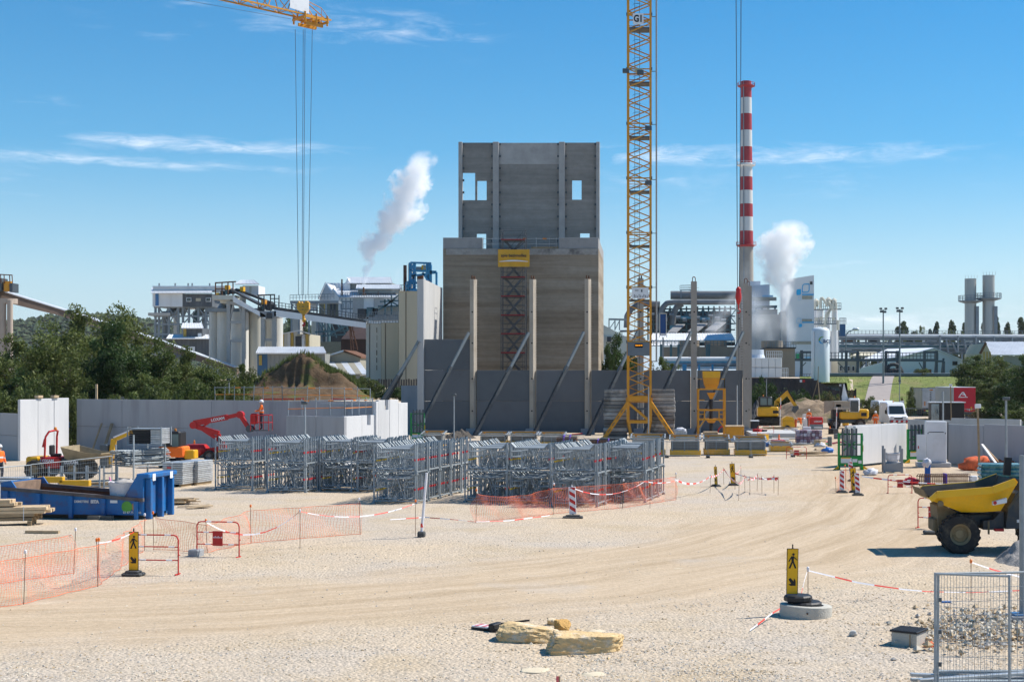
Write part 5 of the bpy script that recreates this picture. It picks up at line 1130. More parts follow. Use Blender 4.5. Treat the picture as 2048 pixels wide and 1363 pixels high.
def crown_mesh(name,m,h,rx,z0,clumps,per,leaf,seed,shape='round',droop=.3,spread=.9):
    rg = np.random.default_rng(seed); cs = []
    while len(cs) < clumps:
        q = rg.normal(size=3); q /= np.linalg.norm(q); q *= rg.random()**.42
        zc = (z0+h)/2+q[2]*(h-z0)/2; f = (zc-z0)/(h-z0)
        w = rx*(1.0 if shape == 'round' else (1-.45*f) if shape == 'poplar' else (1.05-.35*abs(f-.45)))
        cs.append((q[0]*w*(.8+.4*rg.random()),q[1]*w*(.8+.4*rg.random()),zc+rg.normal()*.25))
    cs = np.array(cs); cr = spread*(.55+.9*rg.random(clumps))
    n = clumps*per; ci = np.repeat(np.arange(clumps),per)
    q = rg.normal(size=(n,3)); q /= np.linalg.norm(q,axis=1)[:,None]; rad_ = cr[ci]*rg.random(n)**.4
    pos = cs[ci]+q*rad_[:,None]*np.array([1,1,.75]); pos[:,2] -= droop*rad_*rg.random(n)
    a = rg.normal(size=(n,3)); a /= np.linalg.norm(a,axis=1)[:,None]; c = np.cross(a,rg.normal(size=(n,3))); c /= np.linalg.norm(c,axis=1)[:,None]
    s = leaf*(.6+.8*rg.random(n))[:,None]
    V = np.stack([pos-a*s,pos+c*s*.45,pos+a*s,pos-c*s*.45],1).reshape(-1,3)
    Fc = np.arange(4*n).reshape(-1,4); me = bpy.data.meshes.new(name); me.from_pydata(V.tolist(),[],Fc.tolist())
    at = me.attributes.new('tint','FLOAT','FACE'); at.data.foreach_set('value',(.65+.7*rg.random(n)).astype(np.float32)*(.8+.4*rg.random(clumps))[ci].astype(np.float32)); me.materials.append(m); me.update(); return me,cs
bark = mat('bark',(.075,.055,.04),.9,var=.3,scale=3)
def trunk_mesh(h,z0,cs,r,seed,n=11):
    rg = random.Random(seed); b = B(); b.tube((0,0,-.4),(.15,0,z0+.2),r,8,r*.7); b.tube((.15,0,z0+.2),(.1,.1,z0+(h-z0)*.6),r*.7,7,r*.25)
    for k in range(n):
        c = cs[rg.randrange(len(cs))]; base = Vector((.12,0,z0*.7+rg.random()*(h-z0)*.3)); mid_ = base.lerp(Vector(c),.5)+Vector((0,0,.25)); b.tube(base,mid_,r*.4,5,r*.25); b.tube(mid_,c,r*.25,5,r*.06)
    return b.mesh('trunk',bark)
LM = {'olive': leaf_mat('leaf_olive',(.085,.115,.026),(.14,.165,.045)),'dark': leaf_mat('leaf_dark',(.032,.065,.017),(.06,.10,.026)),'mid': leaf_mat('leaf_mid',(.062,.095,.022),(.115,.145,.04)),
      'light': leaf_mat('leaf_light',(.085,.12,.028),(.13,.155,.045)),'poplar': leaf_mat('leaf_poplar',(.035,.058,.022),(.06,.085,.03)),'dry': leaf_mat('leaf_dry',(.16,.12,.05),(.12,.12,.045))}
TR = {}
def proto(key,leafm,h,rx,z0,clumps,per,leaf,seed,shape='round',r=.22,**k):
    me,cs = crown_mesh('crown',LM[leafm],h,rx,z0,clumps,per,leaf,seed,shape,**k); TR[key] = (me,trunk_mesh(h,z0,cs,r,seed))
proto('willow','olive',10,3.6,2.4,85,150,.15,1); proto('willow2','olive',10,3.2,1.6,80,150,.15,2); proto('maple','dark',10,3.4,1.2,95,160,.17,3); proto('ash','mid',10,3.2,1.8,80,150,.16,4)
proto('bush','mid',3,1.9,.15,42,120,.11,5,r=.07,spread=.55); proto('bush2','light',3,2.0,.1,42,120,.11,6,r=.07,spread=.55); proto('bushd','dark',3,2.0,.1,42,120,.12,7,r=.07,spread=.6); proto('dry','dry',1.2,1.2,.05,30,90,.07,9,r=.03,spread=.3)
proto('poplar','poplar',10,1.5,1.2,80,130,.26,8,'poplar',spread=.8)
def tree(px,top,d,kind,label,cat='tree',name='tree',group=None,wpx=None,rz=None,base=None):
    me,tk = TR[kind]; hh = {'bush': 3,'bush2': 3,'bushd': 3,'dry': 1.2}.get(kind,10); ww = {'bush': 1.9,'bush2': 2.0,'bushd': 2.0,'dry': 1.2,'poplar': 1.5,'maple': 3.4,'willow': 3.6}.get(kind,3.2)
    x = X(px,d); z = gz(x,d) if base is None else base; s = (Z(top,d)-z)/(hh*1.05); sx_ = s if wpx is None else (wpx*d/F/2)/(ww*1.12)
    e = E(name,label,cat,(x,d,z),random.uniform(0,6.28) if rz is None else rz,group)
    for nm,m in (('crown',me),('trunk',tk)): o = bpy.data.objects.new(nm,m); C.objects.link(o); o.parent = e; o.scale = (sx_,sx_,s)
    return e
gl = 'trees behind the left precast walls'
tree(150,610,128,'willow','tall olive willow whose crown rises before the brown conveyor',group=gl,wpx=150); tree(245,606,134,'willow2','tallest olive willow behind the dark maple',group=gl,wpx=150)
tree(232,648,112,'maple','dense dark green maple in the middle of the left trees',group=gl,wpx=140); tree(25,668,118,'willow','olive willow hiding the foot of the beige silo legs',group=gl,wpx=150)
tree(110,662,104,'willow2','forked olive willow with open dark limbs above the white panels',group=gl,wpx=150); tree(310,668,120,'ash','mid green ash just right of the dark maple',group=gl,wpx=110)
tree(370,692,126,'willow','olive tree under the sloping conveyor',group=gl,wpx=105); tree(430,716,122,'willow2','low olive tree at the right edge of the left wood',group=gl,wpx=110); tree(480,722,134,'ash','young tree before the long shed',group=gl,wpx=70)
tree(-60,640,125,'maple','dark tree at the far end of the left wood',group=gl,wpx=140)
for i,(px,top,d,k,lab,w) in enumerate(((20,768,98,'bush2','light green shrub behind the low precast panel',110),(75,762,97,'bush','rounded shrub behind the white panels',90),(165,780,100,'bush2','shrub showing in the gap between white and grey panels',80),(250,778,102,'bush2','weedy shrub above the grey wall with the timber post',120),(335,775,104,'bush','wide shrub above the grey wall',120),(410,765,108,'bush','shrub beside the small lamp post',110),(470,772,116,'bush2','shrub at the left foot of the soil mound',90),(345,745,116,'ash','leafy sapling behind the wide shrub',110),(290,740,110,'ash','sapling at the right foot of the dark maple',100),(60,735,110,'maple','dark thicket under the forked willow',150),(180,745,112,'maple','dark thicket between the left trunks',120),(420,742,120,'ash','leafy thicket under the low olive tree',120))):
    tree(px,top,d,k,lab,'shrub','shrub','shrubs behind the left precast walls',wpx=w)
gm_ = 'bushes by the mound and the retaining wall'
for px,top,d,k,lab,w in ((715,748,192,'bush2','bright green bush right of the soil mound',60),(745,755,190,'bush','bush before the plank fence by the cream silos',50),(690,770,186,'bush2','low weeds on the right flank of the mound',50),(775,772,184,'bushd','dark ivy bush below the plank fence',50),(800,770,182,'bushd','dark ivy bush near the prop foot',40)): tree(px,top,d,k,lab,'shrub','shrub',gm_,wpx=w)
for px,top,d,k,lab,w in ((1235,672,150,'maple','dark green tree between the tower and the crane mast',75),(1265,690,155,'ash','green tree directly behind the crane mast',60),(1318,708,152,'ash','bushy tree just right of the crane feed pipe',55),(1215,690,148,'maple','dark thicket touching the tower side',40),(1345,722,158,'ash','light bush behind the wall left of the slim column',45)): tree(px,top,d,k,lab,'tree','tree','trees behind the concrete wall',wpx=w,base=0)
for px,top,d,k,lab,w in ((1525,752,186,'bushd','dark ivy mass hanging over the retaining wall',60),(1560,772,183,'bushd','dark bramble at the foot of the retaining wall',70),(1600,776,182,'bushd','dark bramble under the warning sign',60),(1640,783,181,'bush','green bramble below the gas tank',50),(1668,785,181,'bush2','weeds with yellow tips on the dirt bank',40),(1735,793,172,'bush','green bush behind the wheeled excavator',50),(1512,775,180,'bushd','dark thicket behind the end columns',50)): tree(px,top,d,k,lab,'shrub','shrub',gm_,wpx=w)
for px,top,d,w,lab in ((1690,787,178,45,'rusty dry weeds on the dirt bank'),(1655,793,176,40,'dry weeds beside the timber tripod'),(1740,812,160,60,'dry orange weeds by the white van'),(1855,836,158,60,'dry straw weeds beside the black cabin'),(1965,825,150,60,'dry straw grass on the wooded slope')): tree(px,top,d,'dry',lab,'weeds','weeds','dry weeds',wpx=w)
for px,top,d,k,lab,w in ((1950,706,205,'ash','leafy tree over the green mesh fence'),(2000,712,190,'willow','olive tree left of the corrugated roof hall'),(2045,715,170,'ash','tall tree on the wooded slope at the site edge'),(2030,745,150,'maple','dark tree low on the wooded slope'),(1985,752,178,'ash','green tree above the red trailer'),(2075,690,140,'maple','dark tree hanging over the right precast wall')) and [(1950,706,205,'ash','leafy tree over the green mesh fence',95),(2000,712,190,'willow','olive tree left of the corrugated roof hall',90),(2045,715,170,'ash','tall tree on the wooded slope at the site edge',100),(2030,745,150,'maple','dark tree low on the wooded slope',110),(1985,752,178,'ash','green tree above the red trailer',90),(2085,690,140,'maple','dark tree hanging over the right precast wall',130)]: tree(px,top,d,k,lab,'tree','tree','trees on the wooded right slope',wpx=w)
for px,top,d,k,lab,w in ((1980,800,150,'bush','shrub beside the red trailer',70),(2020,790,145,'bushd','dark shrub behind the sloping weeds',80),(1822,775,190,'bush','shrub left of the grey trailer',26),(1905,790,190,'bushd','shrub behind the grey trailer',40),(1845,735,226,'bush2','light sapling before the pipe bridge',40),(2000,830,138,'bush2','pale weeds at the slope foot',80),(2040,815,132,'bush','shrub behind the right precast wall',90),(1960,762,190,'ash','leafy shrub by the green mesh fence',70)): tree(px,top,d,k,lab,'shrub','shrub','shrubs on the wooded right slope',wpx=w)
for px,top,w in ((1809,639,15),(1797,650,12),(1872,640,10),(1862,655,9),(1904,637,13),(1990,640,10),(1995,630,9),(2015,641,11),(2044,631,14),(1930,642,9),(1968,641,9),(1825,660,14)): tree(px,top,620,'poplar','slender poplar beyond the pipe rack','tree','poplar_tree','poplars on the skyline',wpx=w*1.6,base=5)
for px,top,w in ((1840,647,26),(1898,654,34),(1925,657,25),(2020,657,28),(1805,655,22),(1780,674,40),(1745,676,44),(1715,676,30),(2045,662,30)): tree(px,top,600,'ash','rounded tree on the skyline beyond the pipe rack','tree','tree','rounded trees on the skyline',wpx=w,base=5)
for px,top,w in ((580,636,60),(610,640,40),(558,645,40)): tree(px,top,420,'maple','dark tree beyond the conveyor portal legs','tree','tree','trees seen through the conveyor portal',wpx=w,base=5)
# wooded hill far left
def hill():
    vs,fs = [],[]; nu,nd = 160,16; d0,d1 = 1300,1900
    for i in range(nd+1):
        dd = d0+(d1-d0)*i/nd
        for j in range(nu+1):
            u = -.56+.40*j/nu; x = u*dd; top = (128+10*math.sin(j*.11)-ss(u,-.42,-.30)*22-ss(u,-.26,-.17)*70)*dd/F*.92; f = math.sin(math.pi*min(1,i/nd*1.0)*.5)
            vs.append((x,dd,5+top*f+7*nz(x,dd,.05,3)*f+4*nz(x,dd,.13,4)*f))
    n = nu+1; fs = [(i*n+j,i*n+j+1,(i+1)*n+j+1,(i+1)*n+j) for i in range(nd) for j in range(nu)]
    me = bpy.data.meshes.new('wooded_hill'); me.from_pydata(vs,[],fs); m = mat('forest_green',(.030,.052,.022),.95,var=.5,scale=.06,bump=1,bscale=.4); me.materials.append(m); me.update(); o = bpy.data.objects.new('wooded_hill',me); C.objects.link(o); tag(o,'dark wooded hill on the far left skyline',None,None,'structure')
    # canopy tufts
    rg = np.random.default_rng(4); pts = [vs[k] for k in rg.integers(0,len(vs),12000)]; pts = [(x+rg.normal()*9,y+rg.normal()*15,z+1) for x,y,z in pts]
    stones_stuff('forest_canopy','treetops of the far wooded hill',pts,(2.2,5.5),[MATS['forest_green'],mat('forest_green_light',(.05,.075,.03),.95,var=.4,scale=.1)],.85,5)['category'] = 'forest'
hill()
# ================================================================ left precast walls
def wall_run(name,label,p0,p1,seams,zb_,zt_,m,th=.2,hseam=None,group=None,notch=None):
    # p0, p1 ground points; panels between the fractions in seams, each its own part
    v = Vector(p1)-Vector(p0); L = Vector((v.x,v.y,0)).length; t = E(name,label,'wall',(p0[0],p0[1],0),math.atan2(v.y,v.x),group)
    fr = [0]+list(seams)+[1]
    for k,(a,c) in enumerate(zip(fr[:-1],fr[1:])):
        zt2 = zt_[k] if isinstance(zt_,(list,tuple)) else zt_; o = .012*(k % 2)
        if hseam and k in hseam:
            B().bev(a*L+.008,c*L-.008,o,th+o,zb_,hseam[k]-.01,.015).build('panel',m,t); B().bev(a*L+.008,c*L-.008,o+.006,th+o,hseam[k]+.01,zt2,.015).build('panel',m,t)
        elif notch and k in notch:
            x = a*L+notch[k]*(c-a)*L; B().holes(a*L+.008,c*L-.008,zb_,zt2,[(x-.16,x+.16,zt2-.55,zt2)],o,th+o).build('panel',m,t)
        else: B().bev(a*L+.008,c*L-.008,o,th+o,zb_,zt2,.015).build('panel',m,t)
    return t
def gp(px,d): return Vector((X(px,d),d,0))
wall_d = mat('precast_shade',(.37,.37,.38),.85,var=.08,scale=.8,stain=(.27,.27,.275),stain_amt=.75,stain_scale=.9,streak=True,bump=.15,bscale=14)  # faces turned from the sun: shade put into the concrete's tone
wall_l = mat('precast_sunlit',(.60,.60,.60),.85,var=.06,scale=.9,stain=(.42,.42,.42),stain_amt=.5,stain_scale=.7,streak=True,bump=.15,bscale=14)  # same concrete, paler copy: sunlight put into its colour
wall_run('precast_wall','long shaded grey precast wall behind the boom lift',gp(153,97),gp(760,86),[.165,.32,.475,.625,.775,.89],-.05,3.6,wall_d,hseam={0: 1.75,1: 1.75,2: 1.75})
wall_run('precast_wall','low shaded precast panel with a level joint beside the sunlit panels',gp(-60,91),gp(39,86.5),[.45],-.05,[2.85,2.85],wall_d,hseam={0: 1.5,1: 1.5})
wp = gp(40,86); th_ = R(66); wq = wp+Vector((math.cos(th_),math.sin(th_),0))*3.8
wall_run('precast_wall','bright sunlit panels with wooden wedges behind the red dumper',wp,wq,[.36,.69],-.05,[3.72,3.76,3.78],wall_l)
for k,f in enumerate((.355,.68)): q = wp.lerp(wq,f); o = B().bev(-.2,.2,-.16,.16,0,.16,.02).build('wood_wedge',wood,None,loc=(q.x,q.y+.15,3.79),rz=th_); tag(o,'small timber wedge block on top of the sunlit panels','wood block','wedge blocks on the panel tops')
ub = gp(572,79.5); uc = gp(688,77); th2 = R(65); ud = uc+Vector((math.cos(th2),math.sin(th2),0))*2.9; ue = gp(752,79.5); uf = ue+Vector((math.cos(th2),math.sin(th2),0))*3.1
wall_run('precast_wall','low shaded front panel of the small concrete pit',ub,uc,[.52],-.05,2.92,wall_d)
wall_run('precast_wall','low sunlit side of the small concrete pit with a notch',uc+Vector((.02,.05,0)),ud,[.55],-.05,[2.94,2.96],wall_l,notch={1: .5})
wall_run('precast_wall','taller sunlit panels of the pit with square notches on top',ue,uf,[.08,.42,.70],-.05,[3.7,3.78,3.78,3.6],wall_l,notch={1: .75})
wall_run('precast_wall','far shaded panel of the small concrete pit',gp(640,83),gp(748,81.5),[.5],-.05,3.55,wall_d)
wall_run('precast_wall','pale low block behind the grey wall and timber post',gp(152,112),gp(252,110),[.5],-.05,3.6,conc_pale)
wall_run('precast_wall','short grey panel behind the wing wall prop feet',gp(802,136),gp(838,134),[],0,4.35,wall_d)
o = B().bev(-.07,.07,-.06,.06,0,4.6,.01).build('timber_post',wood,None,loc=gp(193,100)); tag(o,'upright timber post behind the long grey wall','post')
for px,tilt,lab in ((182,.25,'thin plank leaning on the long grey wall'),(205,.18,'broad plank leaning on the long grey wall')):
    q = gp(px,94.2); o = B().bar((0,0,0),(tilt,1.2,2.0),.12 if px < 190 else .2,.05).build('leaning_plank',wood_d,None,loc=q); tag(o,lab,'plank')
def guard(label,pts,h,m=steel,n=6,z=0,name='guard_rail'):
    t = E(name,label,'guard rail',(0,0,0))
    for p,q in zip(pts[:-1],pts[1:]):
        p,q = Vector(p),Vector(q)
        for i in range(n+1): a = p.lerp(q,i/n); B().tube(a,a+Vector((random.uniform(-.05,.05),0,h+random.uniform(0,.15))),.03,6).build('post',m,t)
        for k,hh in enumerate((.45,.95)):
            B().tube(p+Vector((0,0,hh*h)),q+Vector((0,0,hh*h+.04)),.024,6).build('rail',m if k else orange,t)
        for f in (.3,.72): a = p.lerp(q,f); c = p.lerp(q,f+.08); B().tube(a+Vector((0,-.03,.95*h)),c+Vector((0,-.03,.95*h)),.04,6).build('rail_sleeve',orange,t)
    return t
guard('long scaffold guard rail above the shaded grey wall',[P(430,801,108),P(565,801,108),P(740,805,106)],1.05,n=7)
guard('scaffold guard rail round the small concrete pit',[P(576,831,80.2),P(690,830,77.6),P(744,828,80.5)],.85,n=4)
for q in ((520,798,608,797),(662,797,718,799)): b = B().bar(P(q[0],q[1],112),P(q[2],q[3],112),.1).build('red_beam',red); tag(b,'red steel beam lying behind the guard rail','beam','red beams behind the guard rail')
def lamp_post(px,top,d,label,r=.06,head=True):
    t = E('site_lamp_post',label,'lamp post',(X(px,d),d,gz(X(px,d),d)),0,'galvanised site lamp posts'); h = Z(top,d)-t.location.z
    B().tube((0,0,-.1),(0,0,h),r,8,r*.75).build('pole',steel,t); B().bx(-.2,.2,-.2,.2,-.05,.06).build('base_plate',steel_md,t)
    if head: B().bev(-.16,.16,-.2,.08,h,h+.16,.03).build('lamp_head',steel_dk,t)
lamp_post(908,791,103,'galvanised lamp post before the first column'); lamp_post(610,808,74,'lamp post in front of the small concrete pit'); lamp_post(458,760,120,'lamp post standing by the left wood'); lamp_post(1297,773,108,'pole in front of the crane base',head=False)
lamp_post(1533,757,165,'slim lamp post behind the yellow excavator'); lamp_post(1799,762,172,'slim lamp post by the mesh gate'); lamp_post(1474,770,120,'grey pole leaning on the end column',r=.09,head=False)
# ================================================================ scaffold frames in racks
sy = mat('sticker_yellow',(.6,.4,.03),.6); sr = mat('sticker_red',(.6,.04,.05),.6)
def frame_mesh():
    b = B(); w,h,r = .80,1.08,.029
    T = lambda p,q,rr=r: b.tube((p[0],0,p[1]),(q[0],0,q[1]),rr,5,cap=False)
    T((-w,0),(-w,h)); T((w,0),(w,h)); T((-w,h-.02),(-w+.2,h-.22)); T((w,h-.02),(w-.2,h-.22)); T((-w+.2,h-.22),(w-.2,h-.22),.03)
    T((-w,.14),(-w+.1,.05)); T((w,.14),(w-.1,.05)); T((-w+.1,.05),(w-.1,.05))
    T((-w,.5),(-.36,.5),.02); T((w,.5),(.36,.5),.02); T((-.36,.05),(-.36,.72),.02); T((.36,.05),(.36,.72),.02)
    T((-.34,.06),(-.05,h-.24),.02); T((.34,.06),(.05,h-.24),.02); T((-w,.72),(-.36,.72),.018); T((w,.72),(.36,.72),.018); T((0,.05),(0,.3),.02)
    b.m = 1; b.bx(-w-.03,-w+.03,-.03,.03,.36,.42); b.m = 2; b.bx(w-.03,w+.03,-.03,.03,.38,.46)
    return b.mesh('scaffold_frame',[steel,sy,sr])
FM = frame_mesh()
post_m = B().bar((0,0,0),(0,0,1.16),.05).mesh('post',steel)
def rack_rails():
    b = B()
    for y in (0,1.18): b.bar((0,y,.10),(1.80,y,.10),.06,.05)
    return b
rail_x = B().bar((0,0,.10),(1.80,0,.10),.06,.05).mesh('base_rail',steel); rail_y = B().bar((0,0,.10),(0,1.18,.10),.06,.05).mesh('base_rail',steel)
gus = B().prism([(.78,.1),(1.02,.1),(.9,.34)],-.01,.01).mesh('gusset_plate',steel); cup = B().bx(-.06,.06,-.06,.06,-.02,.05).mesh('foot_cup',steel)
def rack(p,rz,tier,lab,nf,flab,grp):
    t = E('stillage_rack',lab,'rack',(p.x,p.y,p.z+.02+1.17*tier),rz,'steel stillage racks')
    def ch(nm,me,loc): o = bpy.data.objects.new(nm,me); C.objects.link(o); o.parent = t; o.location = loc
    for x in (0,1.8):
        for y in (0,1.18): ch('post',post_m,(x,y,0)); ch('foot_cup',cup,(x,y,0))
    for y in (0,1.18): ch('base_rail',rail_x,(0,y,0))
    for x in (0,1.8): ch('base_rail',rail_y,(x,0,0))
    ch('gusset_plate',gus,(0,-.04,0))
    m = Matrix.Translation(t.location) @ Matrix.Rotation(rz,4,'Z')
    for k in range(nf):
        o = bpy.data.objects.new('scaffold_bay',FM); C.objects.link(o); o.location = m @ Vector((.9+random.uniform(-.03,.03),.10+k*(1.0/(nf-1))+random.uniform(-.02,.02),.135+random.uniform(0,.012))); o.rotation_euler = (R(random.uniform(-1.5,1.5)),0,rz+R(random.uniform(-1.2,1.2)))
        tag(o,flab,'scaffold',grp)
RZ = R(-11.5); ud_ = Vector((math.sin(-RZ),math.cos(RZ),0))
rows = [(431,979,2,'block beside the deck pallet'),(535,984,3,'block in front of the boom lift'),(640,981,2,'block below the low pit wall'),(703,982,2,'block below the notched pit panels'),
        (748,1005,5,'deep block before the white leaning pole'),(930,1003,3,'block left of the red striped beacon'),(1014,1006,3,'block behind the sagging orange net'),(1105,1012,4,'block behind the red striped beacon'),(1203,1003,3,'end block nearest the crane')]
for px,py,dep,where in rows:
    p0 = gnd(px,py)
    for i in range(dep):
        p = p0+ud_*(1.36*i); p.z = onz(p.x,p.y)
        for tier in (0,1):
            lb = '%s rack of the %s' % ('upper' if tier else 'lower',where)
            if i: lb = '%s rack, %s row back, of the %s' % ('upper' if tier else 'lower',('first','second','third','fourth','fifth')[i-1],where)
            nf = 6 if i < 1 else 5
            rack(p,RZ,tier,'galvanised '+lb,nf,'galvanised scaffold frame in the %s tier of the %s' % ('upper' if tier else 'lower',where),'scaffold frames in the '+where)
# ================================================================ left yard clutter
def stack_boxes(name,label,cat,px,py,w,dp,n,hh,m,rz=0,part='deck',z0=.12,group=None):
    p = gnd(px,py); t = E(name,label,cat,p,rz,group)
    for k in range(n): B().bev(random.uniform(0,.02),w-random.uniform(0,.02),random.uniform(0,.02),dp,z0+k*hh+.006,z0+(k+1)*hh-.012,.012).build(part,m,t)
    for x in (.1,w-.2): B().bx(x,x+.12,.02,dp-.02,0,z0).build('bearer',wood_d,t)
    return t
alu = mat('aluminium_deck',(.55,.56,.56),.4,.6,var=.2,scale=5,rnd=.15)
t = stack_boxes('deck_stack','strapped pallet of silver scaffold decks beside the tube rack','pallet',324,973,1.05,1.4,12,.085,alu,R(-12)); B().bx(.5,.54,-.012,-.002,.1,1.15).build('strap',white,t); B().bx(.25,.45,-.014,-.004,.85,.93).build('sticker',sr,t)
t = stack_boxes('deck_stack','second pallet of silver scaffold decks tight behind the first','pallet',357,970,1.0,1.4,12,.085,alu,R(-12))
# rack of dark framed decks on top, tube rack below
p = gnd(232,962); t = E('tube_rack','steel rack crammed with galvanised scaffold tubes behind the blue skip','rack',p,R(-30))
for x in (0,1.25):
    for y in (0,1.9): B().bar((x,y,0),(x,y,2.25 if x > 1 and y < 1 else 1.75),.06).build('post',steel,t)
for y in (0,1.9):
    for z in (.12,.72): B().bar((0,y,z),(1.25,y,z),.06).build('rail',steel,t)
for x in (0,1.25): B().bar((x,0,.72),(x,1.9,.72),.06).build('rail',steel,t)
tm_ = B().tube((0,0,0),(0,2.6,0),.026,7).mesh('scaffold_tube',steel); mm = Matrix.Translation(p) @ Matrix.Rotation(R(-30),4,'Z')
for k in range(96):
    o = bpy.data.objects.new('scaffold_tube',tm_); C.objects.link(o); row,cl_ = divmod(k,12)
    o.location = mm @ Vector((.1+cl_*.095+random.uniform(-.03,.03),-.35+random.uniform(-.12,.12),.80+row*.095+random.uniform(-.02,.02))); o.rotation_euler = (R(random.uniform(-1.5,1.5)),0,R(-30)+R(random.uniform(-2.5,2.5)))
    tag(o,'galvanised scaffold tube lying in the tube rack behind the skip','scaffold tube','scaffold tubes in the rack')
p2 = mm @ Vector((.1,.6,1.68)); t = E('deck_rack','upper rack of dark framed scaffold decks above the tubes','rack',p2,R(-8))
for x in (0,1.75):
    for y in (0,1.0): B().bar((x,y,0),(x,y,.92),.05).build('post',steel,t)
for z in (.05,.82): B().bar((0,-.03,z),(1.75,-.03,z),.05).build('rail',steel,t)
for k in range(9): B().bx(.06,1.12,.05,1.0,.1+k*.085,.165+k*.085).build('deck',black if k < 8 else alu,t)
for k in range(9): B().bev(1.16,1.72,.05,.95,.1+k*.085,.172+k*.085,.012).build('deck',alu,t)
# planks
def plank_pile(label,px,py,n,L,rz,spread,m=wood,cat='planks',base=.05,group=None):
    p = gnd(px,py); t = E('plank_pile',label,cat,p,rz,group)
    for k in range(n):
        o = B().bev(-L/2*random.uniform(.7,1),L/2*random.uniform(.7,1),-.1,.1,0,.04,.006).build('plank',m,t); o.location = (random.uniform(-spread,spread),(k % 4-1.5)*.23+random.uniform(-.05,.05),base+.045*(k//4)*1.2); o.rotation_euler = (R(random.uniform(-2,2)),R(random.uniform(-2,2)),R(random.uniform(-14,14)))
    return t
plank_pile('loose pale planks piled between the skip and the tube rack',205,972,13,2.6,R(15),.4); plank_pile('broken planks lying right of the blue skip',345,1008,14,1.6,R(10),.35); plank_pile('plywood offcuts on the gravel right of the skip',392,1014,4,1.2,R(25),.35)
plank_pile('planks under the tube rack',268,975,8,2.0,R(-10),.3,wood_d)
# timber stack, strapped, in the left foreground
p = gnd(-40,1052); t = E('timber_stack','strapped stack of sawn planks lying before the blue skip','timber',p,R(14))
k = 0
for row,(z,n,L) in enumerate(((.16,4,2.9),(.28,4,3.0),(.40,4,3.3),(.52,4,3.3),(.66,3,2.4),(.77,3,2.1))):
    for i in range(n): o = B().bev(-1.6,L-1.2+random.uniform(-.15,.15),0,.2,0,.105,.008).build('plank',wood if row > 1 else wood_d,t); o.location = (0,i*.215+random.uniform(-.02,.02),z); o.rotation_euler = (0,R(random.uniform(-.5,.5)),R(random.uniform(-1,1)))
for x in (-.6,1.5): B().bx(x,x+.12,-.15,1.0,0,.155).build('bearer',wood_d,t)
for x,z in ((.1,.64),(1.35,.64)): B().bx(x,x+.025,-.012,.0,.15,z).build('strap',white,t)
o = B().bx(0,1.1,0,.14,0,.09).build('timber_bearer',wood,None,loc=gnd(50,1066)+Vector((0,0,.0)),rz=R(-4)); tag(o,'single squared timber on the gravel by the timber stack','timber')
# ---- blue skip
pr_ = gnd(288,1038); L = 5.35; SKR = R(-7)
sk = E('waste_skip','rusty blue open waste skip lettered in white on its long side','skip',pr_+Vector((0,0,.16)),SKR)
# local: x from -L (left end) to 0 (right end), y depth 0..2.1; the rim climbs towards the left end
W_ = 2.1; zr = lambda x: .60+.36*(-x/L); sh = .60
rimm = mat('rim_rust',(.11,.10,.10),.8,var=.35,scale=4,stain=(.13,.055,.03),stain_amt=.8,stain_scale=2.2)
for y in (0,W_):
    B().prism([(-L+.05,0),(-.02,0),(-.02,zr(0)-.1),(-L+.05,zr(-L)-.1)],y-.02,y+.02).build('side_wall',blue,sk)
    B().prism([(-L,zr(-L)-.12),(0,zr(0)-.12),(0,zr(0)),(-L,zr(-L))],y-.08,y+.05).build('top_rim',rimm,sk)
    for k in range(5):
        x = -L+.2+k*(L-.45)/4; zt_ = zr(x)-.13; B().prism([(x-.08,zt_),(x+.08,zt_),(x+.06,-.14),(x-.06,-.14)],y-.13 if y == 0 else y+.02,y-.02 if y == 0 else y+.13).build('side_rib',blue,sk)
B().bx(-L+.1,-.04,.03,W_-.03,.0,.05).build('floor',rust,sk)
for y in (.022,W_-.045): B().prism([(-L+.1,.05),(-.04,.05),(-.04,zr(0)-.13),(-L+.1,zr(-L)-.13)],y,y+.022).build('inner_liner',rust,sk)
for y in (-.03,W_-.03): B().prism([(-.75,zr(-.75)-.05),(-.5,1.0),(-.28,1.36),(-.02,1.36),(-.02,0),(-.75,0)],y,y+.06).build('end_cheek',blue,sk)
B().bx(-.075,-.021,.04,W_-.04,.0,1.3).build('end_wall',blue,sk)
for y in (.12,1.0,W_-.3): B().bev(-.015,.2,y,y+.15,-.16,1.28,.02).build('end_post',blue,sk)
B().bev(-.28,.22,-.04,W_+.04,1.30,1.46,.03).build('end_cap',blue,sk)
for y in (.2,1.55): B().bx(.222,.228,y,y+.22,1.2,1.45).build('reflector',white,sk)
for y in (-.03,W_-.03): B().prism([(-L-.05,0),(-L+.55,0),(-L+.55,zr(-L)-.05),(-L+.35,zr(-L)+.22),(-L-.05,zr(-L)+.16)],y,y+.06).build('end_cheek',blue,sk)
B().bx(-L-.05,-L+.02,.04,W_-.04,0,1.12).build('end_door',blue,sk); B().bx(-L+.025,-L+.3,.06,W_-.06,.3,1.08).build('rusty_baffle',mat('rust_pale',(.24,.16,.11),.85,var=.3,scale=4),sk)
for y in (.4,W_-.6): B().bx(-L+.3,-.3,y,y+.2,-.16,-.003).build('skid_rail',steel_dk,sk)
prn = mat('skip_print',(.62,.63,.64),.6)
text(sk,'lettering','DEMETERE',.115,(-2.32,-.045,.46),(R(90),0,0),prn,.004); text(sk,'lettering','SITA',.15,(-1.82,-.045,.46),(R(90),0,0),prn,.012)
text(sk,'lettering','03 87 75 90 60',.11,(-.42,-.045,.09),(R(90),0,0),prn,.003)
